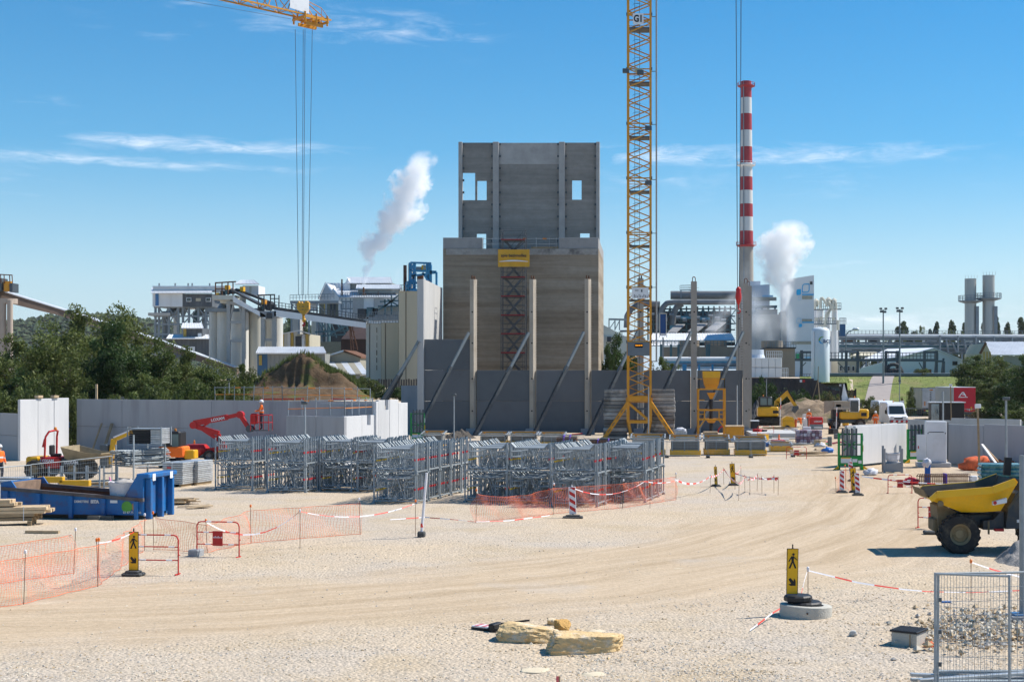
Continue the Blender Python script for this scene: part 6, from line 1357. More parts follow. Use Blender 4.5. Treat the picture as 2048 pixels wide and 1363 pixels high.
B().lathe([(.2,-.01),(.2,.0)],20,(-.62,-.035,.29),'y').build('round_logo',mat('logo_green',(.10,.33,.05),.6),sk); B().lathe([(.14,-.01),(.14,.0)],20,(-.32,-.034,.29),'y').build('round_logo',mat('logo_tan',(.42,.23,.10),.6),sk); B().bx(-1.25,-.98,-.034,-.022,.42,.52).build('sticker',white,sk)
for k,(x,lab) in enumerate(((-1.95,'first'),(-1.5,'second'))): q = pr_+Matrix.Rotation(SKR,3,'Z') @ Vector((x,-.35,0)); o = B().bev(0,.5,0,.18,0,.16,.02).build('wooden_chock',mat('chock_grey',(.12,.115,.10),.9,var=.3,scale=4),None,loc=q,rz=R(-14)); tag(o,'dark wooden chock on the gravel before the blue skip','wood block','chocks before the skip')
def blob(name,m,parent,c,s,seed,lo=None,disp=.12,sub=3,freq=1.6,flat=None):
    import bmesh
    bm = bmesh.new(); bmesh.ops.create_icosphere(bm,subdivisions=sub,radius=1)
    for v in bm.verts:
        n = mnoise.fractal(v.co*freq+Vector((seed,seed*2,0)),.9,2.1,4); v.co *= 1+disp*n
        v.co = Vector((v.co.x*s[0],v.co.y*s[1],v.co.z*s[2]))
        if lo is not None and v.co.z < lo: v.co.z = lo+(v.co.z-lo)*.12
        if flat is not None and v.co.z > flat: v.co.z = flat+(v.co.z-flat)*.15
    me = bpy.data.meshes.new(name); bm.to_mesh(me); bm.free(); me.materials.append(m); me.polygons.foreach_set('use_smooth',[True]*len(me.polygons)); o = bpy.data.objects.new(name,me); C.objects.link(o); o.location = c
    if parent: o.parent = parent
    return o
q = Matrix.Translation(sk.location) @ sk.rotation_euler.to_matrix().to_4x4() @ Vector((-.95,.72,.32)); bg_ = E('rubble_bag','white bulk bag full of rubble sitting in the skip','bag',q,R(-20))
b = B(); n = 20
prof = [(.42,0),(.55,.12),(.58,.4),(.60,.65),(.63,.8)]
for (r0,z0_),(r1,z1_) in zip(prof[:-1],prof[1:]):
    for i in range(n):
        f = lambda rr,zz,i_: (rr*(math.copysign(abs(math.cos(i_/n*6.283))**.7,math.cos(i_/n*6.283)))*(1+.05*math.sin(i_*2.3+zz*4)),rr*math.copysign(abs(math.sin(i_/n*6.283))**.7,math.sin(i_/n*6.283))*(1+.05*math.cos(i_*1.7)),zz+.04*math.sin(i_*1.9)*(zz > .5))
        b.quad(f(r0,z0_,i),f(r0,z0_,(i+1) % n),f(r1,z1_,(i+1) % n),f(r1,z1_,i))
b.build('bag',canvas,bg_,True); blob('rubble',sb_,bg_,(0,0,.62),(.52,.52,.28),3,disp=.5,freq=5)
b = B().path([(-.6,-.2,.7),(-.75,-.1,.95),(-.7,0,.6)],.03,6); b.build('bag_loop',mat('pink_strap',(.6,.2,.35),.7),bg_)
for k,(px0,px1,py) in enumerate(((74,125,953),(118,178,960))):
    dd = 56.5; o = B().bev(X(px0,dd),X(px1,dd),dd,dd+.25,Z(py+12,dd),Z(py,dd),.02).build('yellow_beam',yel_m); tag(o,'yellow steel beam lying behind the skip on supports','beam','yellow beams behind the skip');
    for px in (px0+6,px1-10): B().bx(X(px,dd),X(px+4,dd),dd+.03,dd+.2,0,Z(py+12,dd)-.004).build('support',steel_md,o)
# ---- mesh fence (temporary) behind the skip
def mesh_panel_geo(w,h,r=.02,nv=16,nh=5,legs=True):
    b = B(); b.tube((0,0,0),(0,0,h),r,8); b.tube((w,0,0),(w,0,h),r,8); b.tube((0,0,h-.02),(w,0,h-.02),r*.9,8); b.tube((0,0,.15),(w,0,.15),r*.9,8)
    m_ = B()
    for k in range(1,nv): m_.bar((w*k/nv,0,.15),(w*k/nv,0,h-.02),.006)
    for k in range(1,nh): m_.bar((0,.005,.15+(h-.17)*k/nh),(w,.005,.15+(h-.17)*k/nh),.006)
    return b,m_
def fence_panel(label,p,rz,w=3.4,h=2.0,r=.021,nv=26,nh=6,tilt=0,group='temporary mesh fence panels',foot=True):
    t = E('mesh_fence_panel',label,'fence panel',p,rz,group); t.rotation_euler = (tilt,0,rz); a_,m_ = mesh_panel_geo(w,h,r,nv,nh); a_.each('frame_tube',steel,t); m_.stuff('wire_mesh',steel,t)
    if foot:
        for x in (0,w): B().bev(x-.12,x+.12,-.32,.32,-.02,.13,.03).build('foot_block',rubber_g,t)
    return t
for k,(px0,px1,y0,lab) in enumerate(((-40,62,1003,'mesh fence panel behind the baffle end of the skip'),(62,150,990,'mesh fence panel behind the middle of the skip'),(150,224,978,'mesh fence panel ending at the tube rack'))):
    p = gnd(px0,y0); q = gnd(px1,y0-11); fence_panel(lab,p,math.atan2(q.y-p.y,q.x-p.x),(q-p).length,1.35,nv=22)
# low galvanised table frames behind the skip
for k,px in enumerate((98,122,148,172,208)):
    p = gnd(px,990); t = E('trestle_frame','low galvanised trestle frame standing behind the blue skip','trestle',p,R(10),'trestle frames behind the skip')
    for x in (0,.55): B().bar((x,0,0),(x,0,1.25),.06).build('leg',steel,t)
    B().bar((0,0,.95),(.55,0,.95),.06).build('cross_bar',steel,t); B().bar((0,0,.4),(.55,0,.4),.05).build('cross_bar',steel,t)
# ---- pipes pile left
p = gnd(-20,968); t = E('tube_pile','pile of pale tubes on the ground near the red dumper','tubes',p,R(-12))
for k in range(16): o = B().tube((0,0,0),(2.1,0,0),.04,7).build('tube',steel if k % 3 else white,t); o.location = (random.uniform(-.2,.2),random.uniform(0,.7),.06+.08*(k//5)); o.rotation_euler = (0,R(random.uniform(-4,4)),R(random.uniform(-9,9)))
# ---- vehicles helper: wheel
def wheel(parent,c,r,w,rimm,n=28,tread=16,name='wheel',rim=.52):
    e = bpy.data.objects.new(name,None); C.objects.link(e); e.parent = parent; e.location = c
    prof = [(r*rim,-w*.40),(r*.75,-w*.5),(r*.93,-w*.46),(r,-w*.34),(r,w*.34),(r*.93,w*.46),(r*.75,w*.5),(r*rim,w*.40)]
    ty = smooth_angle(B().lathe(prof,n,(0,0,0),'y',False).build('tyre',rubber,e),35)
    if tread:
        b = B()
        for k in range(tread):
            for sgn in (-1,1):
                a = (k+(.5 if sgn > 0 else 0))/tread*6.283; a2 = a+.22; rr = r*1.0
                pts = [(rr*math.cos(a),sgn*w*.03,rr*math.sin(a)),(rr*math.cos(a2),sgn*w*.42,rr*math.sin(a2))]; b.bar(pts[0],pts[1],r*.085,r*.10)
        b.stuff('tread_lugs',rubber,e)
    smooth_angle(B().lathe([(.02,-w*.16),(r*.22,-w*.16),(r*.24,-w*.10),(r*.40,-w*.08),(r*.44,-w*.26),(r*(rim+.02),-w*.34),(r*(rim+.02),w*.34),(r*.2,w*.2),(.02,w*.2)],n,(0,0,0),'y').build('rim',rimm,e),30)
    b = B()
    for k in range(8): a = k/8*6.283; b.lathe([(r*.035,-w*.2),(r*.035,-w*.15)],6,(r*.31*math.cos(a),0,r*.31*math.sin(a)),'y')
    b.stuff('wheel_nuts',rimm,e); return e
tan_rim = mat('dusty_rim',(.26,.20,.11),.8,var=.25,scale=6); grey_rim = mat('grey_rim',(.2,.2,.2),.6,.3)
# ---- red site dumper on the left
p = gnd(95,958); dz = E('site_dumper','red and yellow site dumper with roll bar parked by the sunlit panels','dumper',p,R(-4))
for x,y in ((-.65,0),(1.35,0),(-.65,1.5),(1.35,1.5)): wheel(dz,(x,y,.48),.48,.34,tan_rim,22,12)
B().bev(-1.25,-.55,.2,1.5,.55,1.12,.08).build('engine_cover',yel_m,dz); B().bev(-.5,.55,.15,1.55,.55,1.10,.06).build('body',red,dz); B().bev(-.9,1.7,.35,1.3,.35,.56,.03).build('chassis',steel_dk,dz); B().bev(.56,1.0,.25,1.45,.6,1.02,.04).build('front_cover',steel_dk,dz)
text(dz,'lettering','LOXAM',.2,(-.1,.145,.92),(R(90),0,0),white,.008); text(dz,'lettering','LOXAM',.2,(1.3,-.19,.86),(R(90),0,0),white,.008)
B().bev(-.15,.25,.55,1.0,1.1,1.25,.04).build('seat',black,dz); B().bev(-.22,-.1,.55,1.0,1.2,1.68,.04).build('backrest',black,dz)
b = B().path([(-.25,.2,1.08),(-.22,.22,2.1),(-.1,.35,2.36),(.0,.8,2.42),(-.1,1.25,2.36),(-.22,1.4,2.1),(-.25,1.42,1.08)],.05,8); b.build('roll_bar',red,dz);
b = B().path([(-.35,.22,1.6),(-.25,.22,2.0)],.05,8); b.build('roll_bar_stay',red,dz); B().lathe([(.07,2.42),(.08,2.5),(.05,2.57),(.01,2.58)],10,(0,.8,0)).build('beacon',orange,dz)
b = B().path([(.62,.8,1.02),(.5,.8,1.5)],.04,6); b.build('steering_column',black,dz); B().lathe([(.16,0),(.19,.02),(.16,.04)],14,(.48,.8,1.5)).build('steering_wheel',black,dz)
tan = mat('muddy_skip',(.30,.24,.15),.85,var=.25,scale=4)
def trough(parent,prof,y0,y1,taper,m,m_in,name='skip',th=.04):
    # open-top tipping skip: prof = closed side outline (x, z), first k points form the rim; sides lean in towards the floor
    zmin,zmax = min(z for _,z in prof),max(z for _,z in prof); yy = lambda z,s: (y0 if s < 0 else y1)-s*taper*(zmax-z)/(zmax-zmin)
    n = len(prof); b = B()
    for s in (-1,1):
        vs = [(x,yy(z,s),z) for x,z in prof]; vi = [(x,yy(z,s)-s*th,z) for x,z in prof]; b.add(vs+vi,[tuple(range(n)) if s < 0 else tuple(range(n-1,-1,-1)),tuple(range(2*n-1,n-1,-1)) if s < 0 else tuple(range(n,2*n))]+[(i,n+i,n+(i+1) % n,(i+1) % n) for i in range(n)])
    o = b.build(name+'_side',m,parent); return yy
def skip_floor(parent,pts,yy,m,name='skip_floor',th=.05):
    b = B()
    for (xa,za),(xb_,zb_) in zip(pts[:-1],pts[1:]):
        v = [(xa,yy(za,-1),za),(xb_,yy(zb_,-1),zb_),(xb_,yy(zb_,1),zb_),(xa,yy(za,1),za)]; b.add(v+[(x,y,z+th) for x,y,z in v],[(0,1,2,3),(7,6,5,4),(0,4,5,1),(1,5,6,2),(2,6,7,3),(3,7,4,0)])
    return b.build(name,m,parent)
pr = [(.75,1.62),(1.9,1.35),(2.75,1.30),(2.45,1.05),(1.3,.85),(.85,1.05)]; yy = trough(dz,pr,-.18,1.88,.3,tan,tan); skip_floor(dz,[(.75,1.6),(.85,1.05),(1.3,.85),(2.45,1.05),(2.75,1.27)],yy,tan)
# ---- boom lift
p = gnd(392,921); bl = E('boom_lift','red articulated boom lift folded before the long grey wall','boom lift',p); s_ = sc(921)
q_ = lambda px,py,y=0: Vector(((px-392)/s_,y,H-(py-758)/s_-0))
o = B().bev(q_(368,0).x,q_(413,0).x,-.5,.9,.28,.98,.22).build('turntable',red,bl); text(bl,'lettering','LOXAM',.22,(1.55,-.13,1.0),(R(90),0,0),white,.008)
for x in (-.75,.95):
    for y in (-.5,.9): wheel(bl,(x,y,.33),.33,.28,grey_rim,18,0)
B().bev(-.7,.95,-.3,.7,.2,.45,.05).build('chassis',steel_dk,bl)
for nm,a,c,w_,h_ in (('lower_arm',(412,902),(446,896),.25,.3),('lower_arm',(444,897),(437,868),.18,.22),('middle_arm',(448,886),(390,848),.18,.2),('middle_arm',(438,866),(392,852),.22,.26),('strut',(394,856),(441,870),.12,.12),('strut',(398,858),(428,838),.1,.12),('upper_arm',(388,846),(455,834),.26,.34),('upper_arm',(455,834),(482,828),.2,.24),('jib',(480,829),(499,858),.2,.24),('jib',(497,856),(510,858),.14,.16)):
    B().bar(q_(*a),q_(*c),w_,h_).build(nm,red,bl)
for a in ((388,850),(481,829),(446,893),(500,857)): B().lathe([(.22,-.2),(.22,.2)],12,q_(*a),'y').build('pivot',steel_dk if a[0] == 500 else red,bl)
text(bl,'lettering','LOXAM',.24,tuple(q_(437,838)+Vector((0,-.15,0))),(R(90),R(-10),0),white,.008)
b0,b1 = q_(505,861),q_(541,861); zf = b0.z
B().bx(b0.x,b1.x,-.45,.45,zf,zf+.06).build('basket_floor',steel_dk,bl); b = B()
for x in (b0.x,(b0.x+b1.x)/2,b1.x):
    for y in (-.43,.43): b.tube((x,y,zf),(x,y,zf+.95),.022,6)
for z in (.5,.95):
    for y in (-.43,.43): b.tube((b0.x,y,zf+z),(b1.x,y,zf+z),.022,6)
    for x in (b0.x,b1.x): b.tube((x,-.43,zf+z),(x,.43,zf+z),.022,6)
b.each('basket_rail',red,bl); B().bev(b0.x-.05,b0.x+.28,-.3,.3,zf+.4,zf+1.05,.05).build('control_box',red,bl)
BASKET = p+Vector(((b0.x+b1.x)/2,0,zf+.06)); B().lathe([(.05,1.0),(.06,1.15),(.02,1.25)],8,(-.2,.3,0)).build('beacon',orange,bl)
# ---- mini excavator cab behind decks
p = gnd(352,934); me_ = E('mini_excavator','small excavator with dark cab half hidden by the deck pallets','excavator',p)
B().bev(-.9,.55,-.4,.8,.6,1.2,.08).build('body',hivis,me_); B().bev(-.55,.35,-.35,.75,1.0,2.05,.08).build('cab',black,me_); B().bev(-.1,.25,-.37,-.351,1.2,1.9,.01).build('window',mat('cab_glass',(.10,.16,.16),.1,var=.1,spec=.8),me_); B().lathe([(.07,2.05),(.07,2.17),(.02,2.2)],8,(-.1,.2,0)).build('beacon',orange,me_); B().bev(.5,1.1,-.2,.5,.5,1.0,.05).build('yellow_box',yel_m,me_); B().bev(-.9,.6,-.4,.0,0,.5,.1).build('track',rubber,me_); B().bev(-.9,.6,.45,.85,0,.5,.1).build('track',rubber,me_)
t = E('yellow_lift_arm','yellow machine arm with white stripe behind the tube rack','machine',gnd(228,935)); B().bar((-.2,0,.2),(0,0,1.6),.25).build('arm',yel_m,t); B().bar((0,0,1.55),(1.0,0,2.0),.16,.2).build('arm',yel_m,t); B().bar((0,-.09,1.7),(1.0,-.09,2.12),.04,.08).build('white_stripe',white,t); B().bev(-.7,-.25,-.3,.4,0,1.3,.04).build('cabinet',steel_dk,t)
t = E('blue_container','bright blue skip seen in the gap between sunlit and grey panels','skip',gp(148,118)); B().bx(-1.5,1.5,0,2,.5,2.6).build('body',blue,t); B().bev(-1.6,1.6,-.1,2.1,2.6,2.8,.03).build('lid',blue,t); B().bx(-1.5,1.5,.1,1.9,0,.5).build('skids',steel_dk,t)
# ================================================================ formwork, hopper, rebar by the crane
fgrey = mat('formwork_grey',(.17,.175,.17),.8,var=.25,scale=2,rnd=.15)
def formwork(px0,px1,py,label,h=1.15,dp=1.6,rz=0):
    s = sc(py); p = gnd(px0,py); w = (px1-px0)/s; t = E('formwork_stack',label,'formwork',p,rz,'formwork stacks before the wall')
    B().bev(0,w,0,dp,.04,.40,.03).build('base_beam',yel_m,t); B().bev(.08,w-.08,.12,dp-.1,.405,h*.82,.03).build('form_box',fgrey,t)
    for x in (.12,w*.45,w-.2): B().bx(x,x+.08,-.01,.1,.345,h*.8).build('strap_bar',steel_md,t)
    for x in (-.02,w-.05): B().bar((x,-.05,h*.84+.06),(x+.05,dp+.1,h+.1),.08).build('top_rail',steel,t)
    for y,z in ((-.02,h*.86),(dp*.5,h*.95),(dp,h+.06)): B().bar((-.05,y,z+.06),(w+.05,y,z+.06),.07).build('top_bar',steel,t)
    for y,z in ((.2,h*.88),(dp*.75,h)): B().bar((.1,y,z+.08),(w-.15,y,z+.08),.10).build('yellow_tube',yel if y > .5 else wood,t)
    for x in (.25,w-.35): B().bx(x,x+.12,dp*.45,dp*.55,h*.84,h*1.08).build('bracket',orange,t)
    return t
for a,c,py,lab,h in ((842,887,893,'formwork stack by the wing wall foot',1.0),(958,1014,893,'formwork stack before the second panel bay',.95),(1018,1074,893,'formwork stack before the column right of the scaffold',.95),(1078,1130,894,'formwork stack beside the dark rebar mats',.95),(1262,1331,911,'formwork stack before the crane base left leg',1.25),(1340,1402,912,'formwork stack before the right ballast stack',1.2),(1408,1460,910,'formwork stack below the yellow hopper',1.15),(1470,1534,911,'last formwork stack of the row, below the end column',1.1),(1541,1586,903,'low formwork base with upright pins near the barrier',.5)): formwork(a,c,py,lab,h)
purple = mat('purple_strap',(.12,.05,.42),.6)
def rebar_mat(px0,px1,py,h,label,n=26,dp=1.8):
    s = sc(py); p = gnd(px0,py); w = (px1-px0)/s; t = E('rebar_bundle',label,'rebar',p,0,'rebar bundles')
    for k in range(7): b = B(); z = .12+h*k/7; [b.bar((w*i/n,0,z),(w*i/n+.05,dp,z),.03) for i in range(n+1)]; [b.bar((0,dp*j/4,z+.03),(w,dp*j/4,z+.03),.03) for j in range(5)]; b.stuff('mesh_layer',rust,t)
    for x in (w*.35,w*.65): B().bx(x,x+.06,-.03,dp,.08,h+.16).build('strap',purple,t)
    for x in (.1,w-.2): B().bx(x,x+.1,0,dp,0,.1).build('bearer',wood_d,t)
rebar_mat(1170,1240,902,.65,'rusty rebar mat bundle tied with purple straps'); rebar_mat(1112,1152,898,.8,'dark rebar bundle in the shade of the wall',16)
for a,c,py,lab in ((1088,1168,905,'low mesh fence before the dark rebar bundle'),(1168,1252,906,'low mesh fence before the rusty rebar mat'),(1252,1334,914,'low mesh fence before the first crane formwork'),(1334,1416,915,'low mesh fence before the ballast formwork'),(1416,1502,915,'low mesh fence below the hopper'),(1502,1586,913,'low mesh fence at the right end of the formwork')):
    p = gnd(a,py); q = gnd(c,py); fence_panel(lab,p,0,(q-p).length,1.05,.02,28,5)
# hopper
p = gnd(1397,876); s = sc(876); hp_ = E('concrete_hopper','yellow concrete hopper on a tall frame before the right wall','hopper',p); w = (1450-1397)/s; zt_ = H-(778-758)/s
for x in (0,w):
    for y in (0,w): B().bar((x,y,0),(x,y,zt_),.13).build('frame_post',yel,hp_);
for z in (zt_,zt_-1.75,zt_-2.55):
    for y in (0,w): B().bar((0,y,z),(w,y,z),.12).build('frame_beam',yel,hp_)
    for x in (0,w): B().bar((x,0,z),(x,w,z),.12).build('frame_beam',yel,hp_)
for z in (zt_-.9,zt_-2.1):
    for x0,x1 in ((0,.5),(w-.5,w)): B().bar((x0,0,z),(x1,0,z),.07).build('side_rung',yel,hp_)
for x in (.5,w-.5): B().bar((x,0,zt_-2.55),(x,0,zt_-1.75),.1).build('side_post',yel,hp_)
for x,x2 in ((.5,.05),(w-.5,w-.05)): B().bar((x,0,zt_-2.6),(x2,0,zt_-3.2),.1).build('knee_brace',yel,hp_)
zb_ = H+(758-742)/s
def frustum(b,c,a0,b0,z0,a1,b1,z1): return b.add([(c[0]-a0,c[1]-b0,z0),(c[0]+a0,c[1]-b0,z0),(c[0]+a0,c[1]+b0,z0),(c[0]-a0,c[1]+b0,z0),(c[0]-a1,c[1]-b1,z1),(c[0]+a1,c[1]-b1,z1),(c[0]+a1,c[1]+b1,z1),(c[0]-a1,c[1]+b1,z1)],[(3,2,1,0),(4,5,6,7),(0,1,5,4),(1,2,6,5),(2,3,7,6),(3,0,4,7)])
b = B(); frustum(b,(w/2,w/2),.72,.8,zb_-.55,.74,.82,zb_); b.build('bucket_rim',yel_m,hp_); b = B(); frustum(b,(w/2,w/2),.62,.66,zt_+.42,.70,.78,zb_-.56); b.build('bucket',yel,hp_); b = B(); frustum(b,(w/2,w/2),.40,.42,zt_-.05,.61,.65,zt_+.415); b.build('bucket_cone',yel,hp_)
b = B(); frustum(b,(w/2,w/2),.10,.1,zt_-.85,.36,.36,zt_-.3); b.build('gate',yel,hp_); b = B(); frustum(b,(w/2,w/2),.25,.25,zt_-2.85,.5,.5,zt_-2.5); b.build('lower_cone',yel,hp_)
B().tube((w/2,w/2,.5),(w/2,w/2,zt_-.85),.17,12).build('drop_hose',black,hp_)
for x in (.05,w-.05):
    for z in (zt_+.45,zt_+.85): B().bar((x,0,zt_),(x,0,zt_+.85),.06).build('guard_post',yel,hp_)
    B().bar((x,0,zt_+.85),(x,w,zt_+.85),.06).build('guard_bar',yel,hp_)
for x0,x1 in ((0,.32),(w-.32,w)):
    B().bar((x0,0,zt_+.85),(x1,0,zt_+.85),.06).build('guard_bar',yel,hp_)
def simple(name,label,cat,px0,px1,py0,py,dp,m,c=.03,top=None,group=None,rz=0):
    s = sc(py); p = gnd(px0,py); w = (px1-px0)/s; h = (py-py0)/s; t = E(name,label,cat,p,rz,group); B().bev(0,w,0,dp,0,h,c).build('body',m,t)
    if top: B().bev(-.03,w+.03,-.03,dp+.03,h+.003,h+.08,.015).build('lid',top,t)
    return t,w,h
simple('plywood_crate','plywood crate under the hopper hose','crate',1407,1436,863,883,1.2,mat('plywood',(.38,.28,.17),.8,var=.15,scale=3)); t,w,h = simple('tool_box','yellow tool chest with pale lid by the end column','tool box',1452,1488,853,884,1.3,yel,.03,wood)
t,w,h = simple('intermediate_container','white caged tank with crumpled cloth beside the ballast','tank',1351,1374,862,883,1.0,mat('tank_plastic',(.52,.54,.56),.5)); b = B()
for k in range(6): b.bar((w*k/5,-.03,0),(w*k/5,-.03,h),.025)
for k in range(5): b.bar((0,-.035,h*k/4),(w,-.035,h*k/4),.025)
b.each('cage_bar',steel,t); o = blob('crumpled_cloth',canvas,t,(w*.45,.3,h+.1),(w*.5,.35,.18),9,disp=.45,freq=2.5)
t = E('yellow_skip_frame','small yellow lifting cradle with striped rag near the formwork row','cradle',gnd(1470,893)); B().bev(0,1.4,0,.9,.05,.38,.04).build('tray',yel,t); B().bar((.55,.4,.3),(.6,.4,1.25),.14).build('mast',yel,t); o = blob('rag',mat('striped_rag',(.35,.4,.5),.8,var=.4,scale=6),t,(.1,.5,.5),(.35,.3,.2),4,disp=.4); o = B().tube((.5,.5,.5),(2.3,.5,.3),.14,10).build('foil_roll',alu,t)
b = B(); [b.tube(Vector((.45*math.cos(a_),0,.45*math.sin(a_))),Vector((.45*math.cos(a_+.35),0,.45*math.sin(a_+.35))),.06,6) for a_ in np.arange(0,3.0,.33)]; o = b.build('red_hose',red,None,loc=gnd(1447,876)+Vector((0,.1,.55))); tag(o,'red hose looped beside the hopper leg','hose')
simple('concrete_slab','pale concrete slab cast beyond the end column','slab',1502,1600,866,874,8,conc_pale)
simple('black_tank','black water butt with white lid by the end column','tank',1502,1518,842,868,.9,black,.06,white)
simple('site_cabinet','pale grey upright cabinet beyond the slab','cabinet',1606,1616,828,852,.6,white); simple('glass_wool_pack','white boxed pack beside the brick pallets','box',1606,1622,853,866,.7,mat('lilac_white',(.58,.58,.66),.6)); simple('traffic_bollard','grey upright concrete tube on the gravel','tube',1656,1664,873,892,.3,mat('tube_grey',(.14,.16,.16),.7),.04)
for px,rz,lab in ((1593,0,'pallet of wrapped purple white blocks next to the white boxed pack'),(1617,R(6),'pallet of wrapped purple white blocks nearer the grey tube')):
    py = 888; s = sc(py); p = gnd(px,py); t = E('block_pallet',lab,'pallet',p,rz,'wrapped block pallets'); m_ = [mat('wrap_white',(.55,.53,.58),.4),mat('wrap_purple',(.22,.13,.17),.5,var=.3,scale=8),mat('wrap_pale',(.42,.36,.42),.4)]
    for r_ in range(4):
        for c_ in range(4): B().bev(c_*.27,c_*.27+.255,0,1.0,.13+r_*.24,.13+r_*.24+.225,.03).build('block_pack',m_[random.choice((0,1,2,2,1))],t)
    for x in (.05,.5,.95): B().bx(x,x+.1,0,1.0,0,.125).build('bearer',wood_d,t)
# plumbing and hoses
for k,(px,py,rr,m,lab) in enumerate(((1668,889,.3,mat('pink_hose',(.6,.12,.16),.5),'pink corrugated hose heap behind the green panel rack'),(1648,890,.22,mat('green_hose',(.02,.35,.16),.5),'green hose beside the grey tube'),(1560,885,.2,red,'red hose lying along the concrete slab'))):
    b = B(); p = gnd(px,py)
    for j in range(14): a_ = j*.7; b.tube((rr*2.6*math.sin(a_*.5+k),.6*math.cos(a_*.9),.08+.12*abs(math.sin(a_))),(rr*2.6*math.sin((a_+.7)*.5+k),.6*math.cos((a_+.7)*.9),.08+.12*abs(math.sin(a_+.7))),.06,6)
    o = b.build('hose_heap',m,None,loc=p); tag(o,lab,'hose')
plank_pile('timber and pipe scraps before the red sign barrier',1610,908,12,2.2,R(-5),.7,wood); plank_pile('boards on the concrete slab',1560,866,10,3,R(5),.9,wood_d,base=.45); plank_pile('grey beams and pipes beside the formwork end',1580,890,9,3.2,R(8),.6,steel)
# ---- generators
t,w,h = simple('generator','red generator on a grey base among the machines','generator',1620,1646,834,858,1.6,red,.06); B().bev(-.02,w+.02,-.02,.3,0,h*.42,.02).build('base_tank',steel_md,t); B().bx(w*.3,w*.95,-.035,-.022,h*.1,h*.22).build('label_strip',white,t); text(t,'lettering','LOXAM',.22,(w*.6,-.012,h*.65),(R(90),0,0),white,.008)
t,w,h = simple('compressor','yellow sloping compressor beside the bending worker','compressor',1565,1590,841,858,1.8,yel_m,.06); B().prism([(0,h),(w,h),(w*.85,h+.35),(w*.35,h+.45),(0,h+.2)],.05,1.75).build('hood',yel_m,t); wheel(t,(w*.4,0,.1),.3,.2,grey_rim,16,0)
# ---- yellow tracked excavator
s = sc(850); p = gnd(1537,850); ex = E('tracked_excavator','yellow tracked excavator with arm bent over the dirt heap','excavator',p); e_ = lambda px,py: Vector(((px-1537)/s,0,H-(py-758)/s))
B().bev(-1.2,1.0,-.9,.9,.95,2.0,.12).build('house',yel_m,ex); B().bev(-1.1,.35,-.85,-.0,2.0,3.1,.12).build('cab',black,ex); B().bev(-.95,-.25,-.87,-.852,2.2,2.95,.02).build('window',MATS['cab_glass'],ex); B().bev(-.15,.28,-.87,-.852,2.2,2.95,.02).build('window',MATS['cab_glass'],ex); B().bev(.36,.37,-.7,-.1,2.2,2.95,.003).build('window',MATS['cab_glass'],ex); B().lathe([(.08,3.1),(.08,3.25),(.02,3.3)],8,(-.6,-.4,0)).build('beacon',orange,ex)
for y in (-1.05,.55): B().bev(-1.5,1.6,y,y+.5,0,.9,.3).build('track',rubber,ex)
B().bev(-1.0,1.0,-.5,.5,.4,.95,.05).build('undercarriage',steel_dk,ex); B().bev(1.5,1.8,-1.0,1.0,.1,.6,.04).build('blade',yel_m,ex)
for nm,a,c,w_,h_ in (('boom',(1550,838),(1554,802),.3,.5),('boom',(1554,804),(1575,785),.3,.5),('stick',(1573,782),(1592,812),.24,.36)): B().bar(e_(*a)+Vector((0,.3,0)),e_(*c)+Vector((0,.3,0)),w_,h_).build(nm,yel_m,ex)
for a,c in (((1550,830),(1556,812)),((1558,796),(1574,781)),((1577,784),(1590,806))): B().bar(e_(*a)+Vector((0,.1,.15)),e_(*c)+Vector((0,.1,.15)),.13).build('hydraulic_ram',black,ex)
bk = e_(1592,812); B().prism([(bk.x-.45,bk.z-.5),(bk.x-.3,bk.z),(bk.x+.25,bk.z+.05),(bk.x+.3,bk.z-.25),(bk.x-.1,bk.z-.75)],.0,.7).build('bucket',steel_dk,ex)
B().bev(.4,1.0,-.92,-.905,1.3,1.6,.005).build('door_panel',black,ex)
# ---- white wheeled excavator / digger with big pale bucket
s = sc(856); p = gnd(1700,856); wx_ = E('wheeled_excavator','white and yellow wheeled excavator raising a wide pale bucket','excavator',p); e_ = lambda px,py: Vector(((px-1700)/s,0,H-(py-758)/s))
for x in (-1.6,.9):
    for y in (-1.1,1.1): wheel(wx_,(x,y,.5),.5,.42,grey_rim,20,10)
B().bev(-2.2,1.4,-.8,.8,.55,.95,.06).build('chassis',steel_dk,wx_); B().bev(-1.2,1.2,-1.1,1.1,.96,1.7,.1).build('platform',yel_m,wx_); B().bev(.75,1.75,-1.15,1.15,1.0,1.95,.15).build('counterweight',yel_m,wx_); B().bx(.95,1.5,-1.17,-1.152,1.25,1.6).build('grille',black,wx_)
B().bev(-.25,.85,-1.05,.0,1.3,3.05,.12).build('cab',white_b,wx_); B().bev(-.1,.7,-1.075,-1.052,1.7,2.8,.02).build('window',glass,wx_); B().lathe([(.08,3.05),(.08,3.2),(.02,3.25)],8,(.4,-.4,0)).build('beacon',orange,wx_); B().bev(.86,1.0,-1.2,-1.0,2.2,2.6,.03).build('mirror',black,wx_)
for nm,a,c,w_,h_ in (('boom',(1688,830),(1684,768),.34,.5),('boom',(1684,770),(1692,800),.3,.45),('stick',(1691,796),(1688,812),.28,.35)): B().bar(e_(*a),e_(*c),w_,h_).build(nm,white_b,wx_)
for a,c in (((1681,772),(1683,800)),((1686,768),(1683,790))): B().bar(e_(*a)+Vector((-.1,-.35,0)),e_(*c)+Vector((-.1,-.35,0)),.16).build('hydraulic_ram',black,wx_)
pale_k = mat('worn_bucket',(.36,.31,.24),.6,.2,var=.2,scale=2); a0,a1 = e_(1646,828),e_(1698,801)
